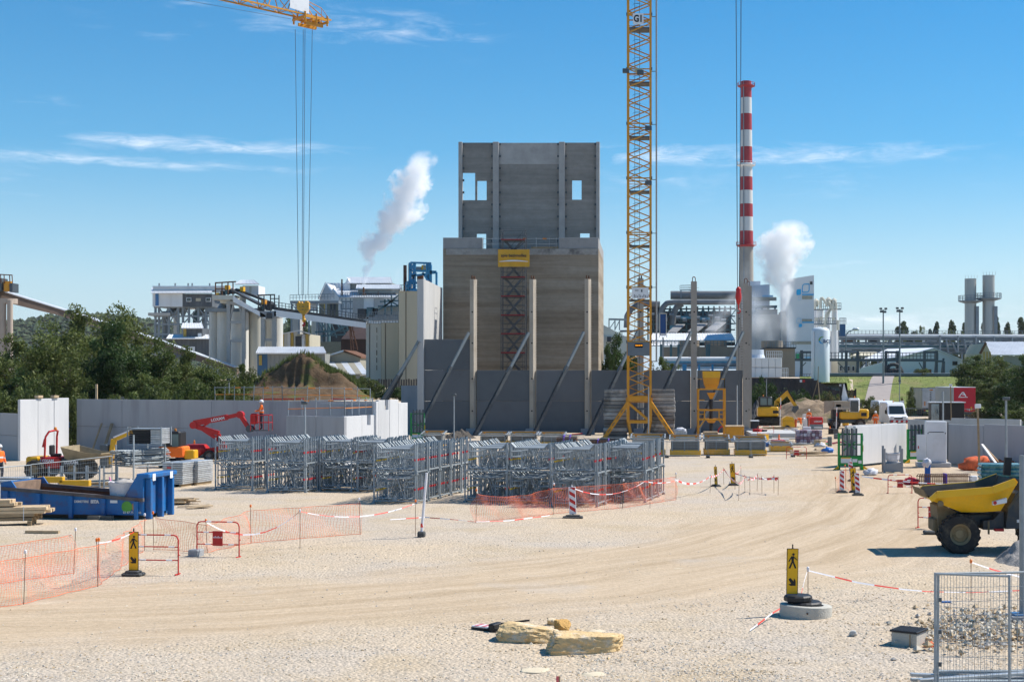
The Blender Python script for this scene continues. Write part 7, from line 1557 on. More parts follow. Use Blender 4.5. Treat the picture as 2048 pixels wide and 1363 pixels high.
B().prism([(a0.x,a0.z+.1),(a0.x,a1.z),(a0.x+.9,a1.z),(a0.x+.9,a0.z+.55)],-1.0,-.9).build('bucket_cheek',pale_k,wx_); B().bev(a0.x+.9,a1.x,-1.05,.2,a0.z+.6,a1.z,.05).build('bucket_back',pale_k,wx_); B().bx(a0.x+.92,a1.x-.02,-1.12,-1.055,a0.z+.5,a0.z+.75).build('bucket_lip',mat('worn_bucket_lip',(.42,.37,.3),.6),wx_)
B().bev(-1.9,-.9,-1.0,.4,1.0,2.0,.06).build('engine_unit',black,wx_); B().bev(-1.6,-1.0,-1.05,-.6,2.0,2.5,.06).build('white_tank',white,wx_)
simple('yellow_roller_engine','yellow engine hood of a roller beside the wheeled excavator','machine',1686,1698,829,852,.9,yel_m,.12)
# ---- vans
def van(px,py,label,rz):
    p = gnd(px,py); t = E('white_van',label,'van',p,rz,'white site vans')
    # local: front faces -y, x across (2.0 wide), length 5.4 along +y
    prof = [(0,.38),(-.02,.95),(.18,1.12),(.75,1.28),(1.35,2.15),(1.6,2.42),(2.1,2.52),(5.3,2.50),(5.4,2.3),(5.42,.38)]
    b = B(); n = len(prof); rings = []
    for x,f in ((-1.0,.97),(-.93,1.0),(.93,1.0),(1.0,.97)): rings += [(x*(1-.10*max(0,(z-1.2)/1.3)),y,.38+(z-.38)*(f if z > .5 else 1)) for y,z in prof]
    fs = [tuple(range(n-1,-1,-1)),tuple(range(3*n,4*n))]
    for k in range(3): fs += [(k*n+i,k*n+(i+1) % n,(k+1)*n+(i+1) % n,(k+1)*n+i) for i in range(n)]
    b.add(rings,fs); b.build('body',white_b,t)
    B().add([(-.80,.78,1.32),(.80,.78,1.32),(.72,1.33,2.14),(-.72,1.33,2.14),(-.80,.74,1.34),(.80,.74,1.34),(.72,1.30,2.16),(-.72,1.30,2.16)],[(4,5,6,7),(0,1,5,4),(1,2,6,5),(2,3,7,6),(3,0,4,7)]).build('windscreen',glass,t)
    for sx_ in (-1,1):
        B().add([(sx_*1.0,1.0,1.3),(sx_*1.0,1.9,1.3),(sx_*.945,1.9,2.0),(sx_*.945,1.45,2.0),(sx_*.985,1.0,1.3),(sx_*.985,1.9,1.3),(sx_*.93,1.9,2.0),(sx_*.93,1.45,2.0)],[(0,1,2,3),(3,2,1,0),(0,1,5,4),(2,3,7,6)]).build('side_window',glass,t)
        B().bev(sx_*.62-.2,sx_*.62+.2,-.03,.2,.85,1.08,.04).build('headlight',mat('headlight',(.6,.62,.65),.15),t); B().bev(sx_*1.12-.1,sx_*1.12+.1,.95,1.1,1.35,1.75,.04).build('mirror',black,t)
        for y in (.95,4.4): wheel(t,(sx_*.82,y,.34),.34,.24,grey_rim,18,0)
    for e in t.children:
        if e.type == 'EMPTY': e.rotation_euler = (0,0,R(90))
    B().bev(-.95,.95,-.1,.3,.35,.72,.06).build('bumper',mat('bumper_grey',(.12,.12,.13),.6),t); b = B()
    for k in range(7): x = -.85+k*.26; b.m = k % 2; b.quad((x,-.125,.48),(x+.24,-.125,.48),(x+.3,-.125,.68),(x+.06,-.125,.68))
    b.stuff('hazard_stripes',[red,white],t); B().bx(-.45,.45,-.035,-.015,.8,.98).build('grille',black,t)
    B().lathe([(.07,2.5),(.08,2.62),(.02,2.68)],8,(-.1,2.2,0)).build('beacon',orange,t); return t
van(1797,853,'white van with hazard striped bumper facing the site, amber beacon on top',R(2)); v2 = van(1779,846,'second white van parked close behind the other van',R(4))
# ---- trailers
def trailer(px0,px1,py,rz,L,label,mside,mend,hgt,roof,open_top=False):
    s = sc(py); p = gnd(px0,py); w = 2.5; t = E('semi_trailer',label,'trailer',p,rz,'parked trailers')
    if open_top:
        for x in (0,w-.06): B().bx(x,x+.06,.06,L,1.1,hgt).build('side_wall',mside,t)
        B().bx(0,w,L,L+.06,1.1,hgt).build('front_wall',mside,t); B().bx(.06,w-.06,.06,L,1.1,1.2).build('floor',dark,t)
        for k in range(2): B().bev(k*w/2+.02,(k+1)*w/2-.02,-.02,.055,1.12,hgt-.02,.02).build('rear_door',mend,t)
        for x in (-.03,w-.06): B().bx(x,x+.09,0,L,hgt,hgt+.08).build('top_rail',steel_dk,t)
    else:
        B().bx(0,w,.04,L,1.15,hgt).build('box',mside,t); B().bev(-.02,w+.02,-.03,.035,1.12,hgt+.02,.02).build('rear_panel',mend,t); B().bev(-.03,w+.03,.0,L+.02,hgt+.003,hgt+.08,.02).build('roof',roof,t)
    B().bx(.1,w-.1,.3,L-.5,.8,1.08).build('chassis',steel_dk,t); B().bev(.05,w-.05,-.05,.12,.45,.62,.02).build('underrun_bar',steel_dk,t)
    for y in (1.2,2.5,3.8):
        for x in (.2,w-.2): wheel(t,(x,y,.5),.5,.3,grey_rim,18,0)
    for e in t.children:
        if e.type == 'EMPTY': e.rotation_euler = (0,0,R(90))
    for x in (.25,w-.45): B().bx(x,x+.2,-.07,-.04,.72,.84).build('tail_light',red,t)
    return t
alu_t = mat('trailer_silver',(.36,.38,.39),.4,.45,var=.15,scale=1.2);
t1 = trailer(1844,1880,832,R(0),9,'open grey tipping trailer with ribbed sides parked on the yard',alu_t,mat('trailer_door',(.46,.48,.49),.5),3.75,None,True)
for y in range(9): B().bx(-.04,-.003,.4+y,.48+y,1.15,3.7).build('side_rib',alu_t,t1)
B().bx(.3,.45,-.04,-.025,1.4,2.0).build('marker_plate',orange,t1); b = B(); [b.bx(1.05,1.15,-.04,-.025,1.6+k*.22,1.75+k*.22) for k in range(8)]; b.stuff('vertical_lettering',blackm,t1); B().bx(1.0,1.45,-.04,-.025,3.45,3.6).build('marker_plate',orange,t1)
t2 = trailer(1908,1950,842,R(-1),12,'red backed box trailer with white roof beside the wooded slope',mat('curtain_grey',(.40,.40,.38),.6,var=.1),mat('trailer_red',(.5,.012,.028),.4,var=.08),3.95,white_b)
b = B(); b.add([(.55,-.045,2.95),(.95,-.045,3.45),(1.1,-.045,3.45),(.7,-.045,2.95)],[(0,1,2,3)]); b.add([(1.0,-.045,3.45),(1.15,-.045,3.45),(1.45,-.045,2.95),(1.3,-.045,2.95)],[(0,1,2,3)]); b.add([(.95,-.045,3.1),(1.2,-.045,3.1),(1.2,-.045,3.2),(.98,-.045,3.2)],[(0,1,2,3)]); b.each('logo_mark',white_b,t2); B().bx(.5,1.6,-.046,-.036,2.8,2.88).build('logo_line',white_b,t2)
for x,m in ((1.5,steel),(1.72,yel_m),(1.95,yel_m),(1.72,white)): B().bx(x,x+.16,-.05,-.036,1.3 if m is not white else 1.25,1.7 if x > 1.8 else 1.5).build('marker_plate',m,t2)
# black cabin
s = sc(848); p = gnd(1862,848); t = E('black_cabin','black steel site cabin with a shiny door and pale flat roof','cabin',p,R(-4)); w = 66/s
B().bev(0,w,0,2.4,.05,2.35,.03).build('body',black,t); B().bev(-.12,w+.12,-.15,2.6,2.36,2.46,.02).build('roof',zinc,t); B().bx(.03,w*.24,-.03,-.003,.1,2.25).build('shiny_door',mat('mirror_sheet',(.25,.3,.34),.15,.8),t); B().bx(w*.17,w*.2,-.045,-.031,1.2,1.6).build('handle',steel_dk,t)
# ================================================================ gate, posts, right side small things
t = E('mesh_gate','grey bar gate at the foot of the access path','gate',(0,0,0)); d = 182; zg_ = gz(X(1770,d),d); b = B()
for px in np.arange(1738,1806,2.4): b.bar((X(px,d),d,zg_),(X(px,d),d,zg_+2.0),.05)
b.stuff('gate_bars',steel_md,t); b = B()
for z in (.15,1.95): b.bar((X(1737,d),d,zg_+z),(X(1807,d),d,zg_+z),.08)
for px in (1737,1772,1807): b.bar((X(px,d),d,zg_-.1),(X(px,d),d,zg_+2.3),.14)
b.each('gate_rail',steel_md,t)
for px,m,h,lab in ((1781,rust,2.2,'rusty bollard post with a white meter box by the gate'),(1787,wood_d,2.0,'brown post beside the meter box'),(1804,rust,2.6,'rusty post with white box right of the gate')):
    q = gp(px,178); t = E('gate_post',lab,'post',q); B().bar((0,0,0),(0,0,h),.18).build('post',m,t)
    if px != 1787: B().bev(-.3,.2,-.25,-.1,h*.6,h*.6+.7,.03).build('meter_box',white,t)
t = E('green_mesh_fence','dark green mesh fence along the wooded slope','fence',(0,0,0)); d = 210; b = B()
for px in range(1917,1975,6): b.bar((X(px,d),d,zg(px,d)-.3),(X(px,d),d,Z(733-(px-1917)*.05,d)+.3),.12)
b.each('post',mat('fence_green',(.02,.05,.04),.6),t); b = B()
for px in np.arange(1917,1975,1.2): b.bar((X(px,d),d,zg(px,d)),(X(px,d),d,Z(736,d)),.03)
b.stuff('wire_mesh',MATS['fence_green'],t)
t = E('plank_fence','dark plank fence below the cream silos','fence',(0,0,0)); d = 194
for px in range(736,835,5): B().bx(X(px,d),X(px+3.6,d),d,d+.08,Z(790,d),Z(758+random.uniform(-1,1),d)).build('plank',mat('old_fence',(.10,.09,.08),.9,var=.3),t)
t = E('timber_tripod','timber tripod survey stand on the dirt bank','tripod',P(1636,800,176)); b = B()
for q in ((-.9,0),(.25,.3),(.2,-.5)): b.bar((q[0],q[1],-.6),(0,0,2.6),.09)
b.bar((0,0,2.4),(.05,0,4.2),.07); b.each('leg',wood_d,t)
# ================================================================ mounds
def heap(name,label,cat,px,base_py,top_py,wpx,d,dep,m,seed,z0=None,sharp=1.0,n=70,extra=None,kind=None,dirx=.0):
    x0 = X(px,d); z0 = gz(x0,d) if z0 is None else z0; hh = Z(top_py,d)-z0; w = wpx*d/F/2; vs,fs = [],[]
    for i in range(n+1):
        for j in range(n+1):
            a,c = -1+2*i/n,-1+2*j/n; r = math.sqrt(a*a+c*c); f = max(0,1-r**sharp)
            x,y = x0+a*w,d+c*dep; nn = mnoise.fractal(Vector((a*2.2+seed,c*2.2,seed)),.9,2,5)
            zz = hh*f*(1+.16*nn)+.25*nn*min(1,f*4)-.15*(f <= 0)
            if extra: zz = extra(a,c,zz,hh)
            vs.append((x,y,z0+zz-.05))
    q = n+1; fs = [(i*q+j,(i+1)*q+j,(i+1)*q+j+1,i*q+j+1) for i in range(n) for j in range(n)]
    me = bpy.data.meshes.new(name); me.from_pydata(vs,[],fs); me.polygons.foreach_set('use_smooth',[True]*len(fs)); me.materials.append(m); me.update(); o = bpy.data.objects.new(name,me); C.objects.link(o); return tag(o,label,cat,None,kind)
def soil_mat(name,soil,soil2,grass,amt):
    m = bpy.data.materials.new(name); m.use_nodes = True; N,L = m.node_tree.nodes,m.node_tree.links; p = N['Principled BSDF']; p.inputs['Roughness'].default_value = .95; p.inputs['Specular IOR Level'].default_value = .1
    g = N.new('ShaderNodeNewGeometry'); t = N.new('ShaderNodeTexNoise'); t.inputs['Scale'].default_value = .9; t.inputs['Detail'].default_value = 9; t.inputs['Roughness'].default_value = .7; L.new(g.outputs['Position'],t.inputs['Vector'])
    r = N.new('ShaderNodeMapRange'); r.inputs[1].default_value = .35; r.inputs[2].default_value = .65; L.new(t.outputs['Fac'],r.inputs[0]); q = N.new('ShaderNodeMixRGB'); q.inputs[1].default_value = (*soil,1); q.inputs[2].default_value = (*soil2,1); L.new(r.outputs[0],q.inputs[0])
    t2 = N.new('ShaderNodeTexNoise'); t2.inputs['Scale'].default_value = .35; t2.inputs['Detail'].default_value = 7; L.new(g.outputs['Position'],t2.inputs['Vector']); r2 = N.new('ShaderNodeMapRange'); r2.inputs[1].default_value = .62-amt*.3; r2.inputs[2].default_value = .70-amt*.3; L.new(t2.outputs['Fac'],r2.inputs[0]); q2 = N.new('ShaderNodeMixRGB'); L.new(r2.outputs[0],q2.inputs[0]); L.new(q.outputs[0],q2.inputs[1]); q2.inputs[2].default_value = (*grass,1); L.new(q2.outputs[0],p.inputs['Base Color'])
    b = N.new('ShaderNodeBump'); b.inputs['Strength'].default_value = .9; b.inputs['Distance'].default_value = .3; L.new(t.outputs['Fac'],b.inputs['Height']); L.new(b.outputs[0],p.inputs['Normal']); return m
soil = soil_mat('mound_soil',(.085,.055,.032),(.15,.105,.065),(.10,.11,.035),.15)
def cut(a,c,z,hh):
    # spoil has been dug away on the near side: steep ribbed face
    if c < .02:
        k = ss(-c,.0,.16)*max(0,1-abs(a)**2*1.3); z = z*(1-.62*k)
        z += .28*math.sin(a*38+3*math.sin(a*9))*(1 if -.2 < c < 0 else 0)*max(0,1-abs(a)*1.5)
    return z
heap('soil_mound','brown soil mound with a dug face and grassy flanks','soil heap',604,800,708,290,180,12,soil,2,sharp=1.15,extra=cut,n=90)
pts = []
for k in range(1500):
    a = random.uniform(-1,.95) if random.random() < .75 else random.uniform(.15,.95); f = 1-abs(a)**1.15; x = X(604,180)+a*290*180/F/2; hh = Z(708,180)-gz(X(604,180),180)
    if -.12 < a < .06 and random.random() < .5: continue
    y = 180+random.uniform(.0,4.5)-(2.5*random.random() if a < -.45 else 0); pts.append((x,y,a,f,hh))
def tufts(name,label,plist,h,m,seed,wd=.05):
    rg = random.Random(seed); vs,fs = [],[]
    for (x,y,z) in plist:
        for _ in range(3):
            a_ = rg.uniform(0,6.28); hh = h*rg.uniform(.5,1.3); dx,dy = math.cos(a_)*wd,math.sin(a_)*wd; lx,ly = rg.uniform(-.4,.4)*hh,rg.uniform(-.4,.4)*hh; o_ = len(vs); vs += [(x-dx,y-dy,z-.05),(x+dx,y+dy,z-.05),(x+lx,y+ly,z+hh)]; fs.append((o_,o_+1,o_+2))
    me = bpy.data.meshes.new(name); me.from_pydata(vs,[],fs); at = me.attributes.new('tint','FLOAT','FACE'); at.data.foreach_set('value',[rg.uniform(.6,1.4) for _ in fs]); me.materials.append(m); me.update(); o = bpy.data.objects.new(name,me); C.objects.link(o); return tag(o,label,'grass',None,'stuff')
mo = bpy.data.objects['soil_mound']; from mathutils.bvhtree import BVHTree
bv_ = BVHTree.FromPolygons([v.co for v in mo.data.vertices],[tuple(p.vertices) for p in mo.data.polygons]); pl = []
for x,y,a,f,hh in pts:
    hit = bv_.ray_cast(Vector((x,y,60)),Vector((0,0,-1)))
    if hit[0] is not None: pl.append(tuple(hit[0]))
tufts('mound_grass','long dry grass growing on the flanks of the soil mound',pl,.65,LM['light'],3,.06)
dirt = soil_mat('dirt_bank',(.20,.145,.095),(.30,.23,.16),(.11,.11,.045),.22)
heap('dirt_heap','long sandy dirt heap behind the excavators','soil heap',1625,850,800,230,170,9,dirt,5,sharp=2.2,z0=0)
heap('dirt_heap','low dirt heap at the foot of the black cabin fence','soil heap',1735,850,822,120,163,6,dirt,7,sharp=1.8,z0=0)
heap('dark_spoil_heap','small dark spoil heap under the retaining wall','soil heap',1515,830,800,50,176,5,mat('spoil',(.05,.05,.05),.9,var=.3,scale=2),8,z0=0); heap('shaded_soil_heap','dark soil heap against the wall beside the first column','soil heap',920,880,858,70,120,2.5,mat('dark_soil',(.07,.06,.05),.95,var=.3,scale=2),9,z0=0)
plg = []
for k in range(9000):
    dd = random.uniform(193,224); px = random.uniform(1600,2000)
    if 1716+(dd-192)*.9 < px < 1774+(dd-192)*.55: continue
    x = X(px,dd); plg.append((x,dd,gz(x,dd)+.06))
tufts('bank_grass','short grass blades on the green bank',plg[::3],.12,LM['light'],5,.03)
# ================================================================ right precast panels and green racks
pa = gnd(1711,934); thp = R(54); dirv = Vector((math.cos(thp),math.sin(thp),0))
wall_run('precast_wall','pale precast panels standing in the green racks',pa,pa+dirv*6.5,[.5],.12,[2.3,2.32],wall_l,.16)
wall_run('precast_wall','second row of pale panels close behind the green racks',pa+Vector((-.45,.25,0)),pa+Vector((-.45,.25,0))+dirv*6.4,[.5],.12,[2.33,2.33],conc_pale,.16)
wall_run('precast_wall','shaded grey panels right of the white cabinet',gp(1894,83.5),gp(2110,76),[.36,.75],.02,[2.32,2.4,2.4],wall_d,.2)
wall_run('precast_wall','grey panel tops leaning behind the right row',gp(1815,92),gp(2040,86.5),[.4],.02,[2.35,2.5],conc_pale,.2)
def green_rack(px,py,label,w=1.25,h=2.0,rz=0):
    p = gnd(px,py); t = E('panel_rack',label,'rack',p,rz,'green panel racks')
    for x in (0,w): B().bev(x-.06,x+.06,0,.14,.0,h,.01).build('upright',green,t)
    for x in (.2,.45,.7,.95): B().bev(x-.05,x+.05,-.06,.06,.75,h+.28,.01).build('clamp_bar',steel_dk,t)
    for x in (.32,.57,.82): B().bev(x-.04,x+.04,.03,.12,.8,h+.22,.01).build('spacer',steel,t)
    for z in (.75,1.38,h-.05): B().bar((0,.07,z),(w,.07,z),.08).build('cross_bar',green,t)
    B().bev(0,w,-.02,.1,.22,.74,.02).build('base_plate',green,t); B().bx(.1,w*.55,-.032,-.022,.38,.66).build('label_plate',white,t); B().bx(w*.58,w*.8,-.032,-.022,.42,.6).build('label_plate',white,t); B().bx(w*.84,w-.02,-.032,-.022,.35,.52).build('label_plate',white,t); B().bx(.12,w*.5,-.034,-.03,.62,.68).build('yellow_stripe',yel_s,t)
    for x,x2 in ((.25,.6),(1.0,.65)): B().bar((x,-.01,1.05),(x2,-.01,1.35),.05).build('diagonal',green,t); B().bar((x,-.01,1.6),(x2,-.01,1.38),.05).build('diagonal',green,t)
    for x in (-.02,w+.02): B().bev(x-.08,x+.08,-.1,.5,0,.2,.02).build('foot',green,t)
    for x,sg in ((-.05,-1),(w+.05,1)): B().prism([(x,.25),(x+sg*.32,.02),(x+sg*.32,.0),(x,.08)],-.25,-.18).build('yellow_foot_guard',yel_s,t)
    for z in (1.55,1.0): B().bx(w-.02,w+.09,.02,.12,z,z+.35).build('side_label',white if z > 1.2 else yel_s,t)
    return t
green_rack(1678,939,'green panel rack clamping the near ends of the pale panels'); green_rack(1817,925,'green panel rack behind the white cabinet',.95,2.0,R(20)); green_rack(2036,905,'green panel rack at the right end of the shaded panels',.6,1.9,R(0)); green_rack(822,884,'green panel rack beside the wing wall foot',1.0,2.3)
# white cabinet with open door
p = gnd(1853,934); s = sc(934); t = E('electric_cabinet','white upright electric cabinet with its door standing open','cabinet',p,R(-3)); w,h = 40/s,2.58
B().bev(-.5,w+.22,-.2,1.0,.0,.26,.03).build('plinth',conc_pale,t); B().bev(0,w,0,.8,.27,h,.03).build('body',white,t)
b = B(); [b.bx(.05+k*.075,.065+k*.075,-.012,-.002,.3,h-.75) for k in range(14)]; b.stuff('corrugation',white,t); B().bx(.12,w-.15,-.02,-.003,h-.62,h-.585).build('vent_slot',blackm,t)
for x in (.06,w-.1): B().bx(x,x+.05,-.02,-.003,h-.7,h-.64).build('hinge',blackm,t)
B().bev(-.55,-.02,.02,.06,.4,1.85,.015).build('open_door',white,t); B().bx(-.48,-.42,.0,.015,1.05,1.2).build('handle',red,t)
b = B().path([(w+.06,0,.3),(w+.07,0,h-.05)],.025,6); b.build('cable',black,t)
# bulk bag in a steel frame
p = gnd(1769,945); t = E('bulk_bag_frame','grey steel frame holding a slung white bulk bag','frame',p,R(-4)); w = .92
for x in (0,w):
    for y in (0,.85): B().bev(x-.06,x+.06,y,y+.09,0,1.28 if y < .5 else 1.4,.01).build('post',conc,t)
B().bev(.06,w-.06,-.01,.07,.05,.5,.01).build('front_plate',conc,t); B().bev(-.03,w+.03,.05,.9,.5,.54,.01).build('shelf',conc,t)
b = B(); n = 14; prof = [(.28,.55),(.36,.7),(.38,.95),(.40,1.12)]
for (r0,z0_),(r1,z1_) in zip(prof[:-1],prof[1:]):
    for i in range(n): f = lambda rr,zz,i_: (w/2+rr*math.cos(i_/n*6.283),.45+rr*math.sin(i_/n*6.283),zz-(.12*abs(math.sin(i_/n*6.283)) if zz > 1 else 0)); b.quad(f(r0,z0_,i),f(r0,z0_,i+1),f(r1,z1_,i+1),f(r1,z1_,i))
b.build('bag',canvas,t,True); B().lathe([(.385,.95),(.385,.975)],14,(w/2,.45,0)).build('bag_band',steel_dk,t)
# rebar cages, wrapped pallet, blue post, box
p = gnd(1840,975); t = E('rebar_cage','rusty stirrup rebar cage on the ground beyond the dumper','rebar',p,R(3)); b = B()
for k in range(24):
    x = k*.1; pts = [(x,0,.05),(x,0,.5),(x+.04,.06,.58),(x+.04,.5,.58),(x,.55,.5),(x,.55,.05)]
    for a_,c_ in zip(pts[:-1],pts[1:]): b.bar(a_,c_,.022)
b.stuff('stirrups',rust,t); b = B()
for y,z in ((0,.1),(0,.3),(.0,.48),(.55,.48),(.55,.1)): b.bar((-.05,y,z),(2.4,y,z),.028)
b.each('long_bar',rust,t); B().bx(1.2,1.25,-.02,.57,.1,.62).build('strap',purple,t)
p = gnd(1855,968); t = E('blue_marker_post','blue square post with a white rag tied on top','post',p); B().bev(-.12,.12,-.1,.1,-.05,1.05,.02).build('post',mat('post_blue',(.015,.11,.40),.6),t); blob('rag',canvas,t,(-.06,-.06,1.02),(.2,.16,.22),5,disp=.5)
simple('meter_box','small white electric box beside the wrapped pallet','box',1940,1955,951,966,.3,white)
p = gnd(1962,1000); t = E('wrapped_pallet','tall pallet of teal film wrapped rolls behind the dumper','pallet',p,R(-6)); tw_ = mat('teal_film',(.03,.13,.15),.18,var=.5,scale=3.5,stain=(.22,.33,.36),stain_amt=.7,stain_scale=2.5)
for k in range(8): B().bev(.02*math.sin(k*2),1.7+.03*math.cos(k*3),0,1.3,.13+k*.17,.13+(k+1)*.17-.004,.06).build('wrapped_layer',tw_,t)
for x in (.05,.8,1.5): B().bx(x,x+.12,0,1.3,0,.128).build('bearer',wood_d,t)
o = blob('orange_net_heap',mat('net_heap',(.7,.14,.05),.8,var=.3,scale=8),None,gnd(1950,940)+Vector((0,0,.1)),(.75,.5,.7),4,lo=-.05,disp=.55,freq=2); tag(o,'crumpled orange netting heap before the shaded panels','netting'); o = blob('orange_net_heap',MATS['net_heap'],None,gnd(2000,938)+Vector((0,0,.05)),(1.2,.5,.4),8,lo=-.05,disp=.6,freq=2); tag(o,'flat spread of orange netting by the lamp post','netting')
lamp_post(2012,800,70,'galvanised lamp post before the shaded panels',r=.07); lamp_post(1886,782,120,'galvanised lamp post beside the black cabin',r=.09,head=False)
for px,py,d,lab in ((1959,812,76,'thin wooden post with a white box on top'),(1903,770,150,'wooden post carrying a small box beside the black cabin')):
    t = E('wooden_post',lab,'post',gp(px,d)); h = Z(py,d); B().bar((0,0,0),(-.1,0,h),.1).build('post',wood_d,t); B().bev(-.25,.05,-.15,.05,h-.1,h+.12,.02).build('box',white,t)
for a,c,m,lab in (((1964,888),(1998,934),white,'white plank leaning from the wooden post'),((1966,890),(2003,930),wood,'brown plank leaning from the wooden post')): o = B().bar(P(a[0],a[1],76),P(c[0],c[1],74.5 if m is white else 78),.12,.06).build('leaning_plank',m); tag(o,lab,'plank')
o = fence_panel('temporary mesh fence beside the vans',gp(1800,160),R(-28),9,1.7,.03,40,5)
# ================================================================ foreground: nets, tapes, stakes
net_m = mat('orange_net',(.78,.17,.07),.7,var=.15,scale=6); tape_r = mat('tape_red',(.75,.05,.03),.5,var=.05); tape_w = mat('tape_white',(.74,.72,.74),.5,var=.05); cap_o = mat('cap_orange',(.85,.2,.03),.5)
def orange_net(label,nodes,h=1.0,sag=.0,dv=.085,lean=.12,seed=1,hts=None,wv=.008):
    # nodes: ground points (photo pixels) of the stakes; the net is a lattice of thin strands hung between them
    t = E('orange_safety_net',label,'netting',(0,0,0),0,'orange safety nets'); pts = [gnd(*n) for n in nodes]; hts = hts or [h]*len(pts)
    strand = B(); rg = random.Random(seed)
    for i,(a,c) in enumerate(zip(pts[:-1],pts[1:])):
        L = (c-a).length; n = max(4,int(L/dv)); u = (c-a).normalized(); nrm = Vector((u.y,-u.x,0))
        def Q(f,v,i=i,a=a,c=c,nrm=nrm,L=L):
            top = hts[i]*(1-f)+hts[i+1]*f-sag*4*f*(1-f)*(1 if hts else 1); p = a.lerp(c,f); z = v*top*(.96)+.03
            w = lean*(math.sin(f*L*1.9+seed+i)*math.sin(math.pi*v)+.5*math.sin(f*L*5.1+2*seed+v*4)*(.35+.3*v)); return p+nrm*w+Vector((.02*math.sin(v*9+f*L*7),0,z))
        K = 9
        for k in range(n+1):
            f = k/n; prev = Q(f,0)
            for j in range(1,K+1): q = Q(f,j/K); d_ = u*wv/2; strand.quad(prev-d_,prev+d_,q+d_,q-d_); prev = q
        rows_ = 19
        for r_ in range(rows_+1):
            v = r_/rows_; prev = Q(0,v); ww = .014 if r_ in (0,rows_) else .0035
            for k in range(1,n+1): q = Q(k/n,v); d_ = Vector((0,0,ww/2)); strand.quad(prev-d_,q-d_,q+d_,prev+d_); prev = q
    strand.stuff('net_mesh',net_m,t)
    for p,hh in zip(pts,hts): stake_geo(t,p,hh+.12,rg.uniform(-.06,.06))
    return t
def stake_geo(t,p,h,lean=0,cap=True):
    B().tube(p+Vector((0,0,-.15)),p+Vector((lean,0,h)),.008,6).build('stake',rust,t)
    if cap: B().lathe([(.012,-.03),(.03,-.02),(.032,.04),(.012,.06)],8,p+Vector((lean,0,h))).build('stake_cap',cap_o if random.random() < .6 else tape_w,t)
def tape(label,pts,seg=.5,w=.032):
    # hanging red and white barrier tape through 3D points
    b = B(); acc_ = 0
    for a,c in zip(pts[:-1],pts[1:]):
        L = (c-a).length; n = max(1,int(L/.12))
        for k in range(n):
            p,q = a.lerp(c,k/n),a.lerp(c,(k+1)/n); b.m = int(acc_/seg) % 2; acc_ += L/n
            tw = .5+.5*math.sin(acc_*1.3); d1 = Vector((0,.012,w/2*(.35+.65*tw))); b.quad(p-d1,q-d1,q+d1,p+d1)
    o = b.build('barrier_tape',[tape_w,tape_r]); return tag(o,label,'tape','red and white barrier tapes')
def sagline(a,c,sag,n=8): return [a.lerp(c,k/n)-Vector((0,0,sag*4*(k/n)*(1-k/n))) for k in range(n+1)]
orange_net('orange safety net hugging the edge of the haul road',[(-60,1226),(47,1207),(195,1171)],1.0,seed=1,hts=[1.02,1.03,1.0])
orange_net('orange safety net running parallel behind the roadside net',[(-60,1178),(147,1147)],.95,seed=2,hts=[.9,1.0])
orange_net('orange safety net running back to the yellow walker sign',[(196,1170),(289,1101)],.92,seed=3,hts=[.98,.9],sag=.06)
orange_net('long orange safety net behind the red barrier with a sign',[(308,1100),(415,1105),(502,1086),(721,1067)],.95,seed=4,hts=[.95,.80,1.0,1.0],lean=.2)
orange_net('sagging orange net left of the red striped beacon',[(952,1045),(1106,1029)],.9,seed=5,hts=[1.0,1.0],sag=.20,dv=.07,wv=.011,lean=.25); orange_net('orange net in front of the scaffold racks',[(1106,1028),(1245,1016),(1352,1000)],.85,seed=6,hts=[.95,.95,.95],dv=.075,wv=.011)
orange_net('small orange net by the twin striped beacons',[(1672,985),(1692,975),(1704,985)],.7,seed=7,hts=[.5,.9,.5],dv=.07)
for nm,px,py,h,lab in (('a',600,1096,1.1,'thin stake carrying the slack white tape before the long net'),('b',831,1072,1.1,'thin stake beside the white leaning pole'),('c',1616,1201,.72,'thin stake beside the walker sign on the concrete ring'),('d',1942,1201,.88,'thin stake behind the tall mesh fence'),('e',1300,1016,.9,'thin stake at the end of the rack net')):
    t = E('marker_stake',lab,'stake',(0,0,0)); stake_geo(t,gnd(px,py),h)
S3 = lambda px,py,base: P(px,py,gd(base))
tape('slack white tape over the long net',sagline(S3(415,1045,1105),S3(600,1022,1096),.5)+sagline(S3(600,1022,1096),S3(831,1006,1072),.28)[1:]); tape('tape lying on the gravel right of the white leaning pole',[gnd(780,1040)+Vector((0,0,.03)),gnd(850,1036)+Vector((0,0,.03)),gnd(900,1040)+Vector((0,0,.03)),gnd(952,1046)+Vector((0,0,.05)),gnd(1020,1042)+Vector((0,0,.03)),gnd(1100,1032)+Vector((0,0,.03))])
tape('tape sagging from the red striped beacon to the net',sagline(S3(1147,976,1036),S3(1290,962,1016),.35)+sagline(S3(1290,962,1016),S3(1360,958,1000),.1)[1:])
tape('tape sagging between the stakes behind the tall mesh fence',[S3(1616,1140,1201),S3(1670,1153,1201),S3(1715,1164,1201),S3(1760,1171,1201),S3(1810,1178,1201),S3(1855,1182,1201),S3(1942,1184,1201),S3(2060,1179,1201)]); tape('tape dropping from the stake top towards the dumper',[S3(1944,1124,1201),S3(1985,1138,1195),S3(2060,1158,1190)])
tape('short tape falling from the stake to the concrete ring',[S3(1615,1140,1201),S3(1609,1160,1205),S3(1600,1197,1212)]); tape('tape on the gravel left of the concrete ring',[gnd(1500,1262)+Vector((0,0,.04)),gnd(1530,1245)+Vector((0,0,.08)),gnd(1545,1238)+Vector((0,0,.14)),gnd(1560,1235)+Vector((0,0,.2))]); tape('tape tied along the left net top',sagline(S3(195,1085,1171),S3(268,1063,1150),.06))
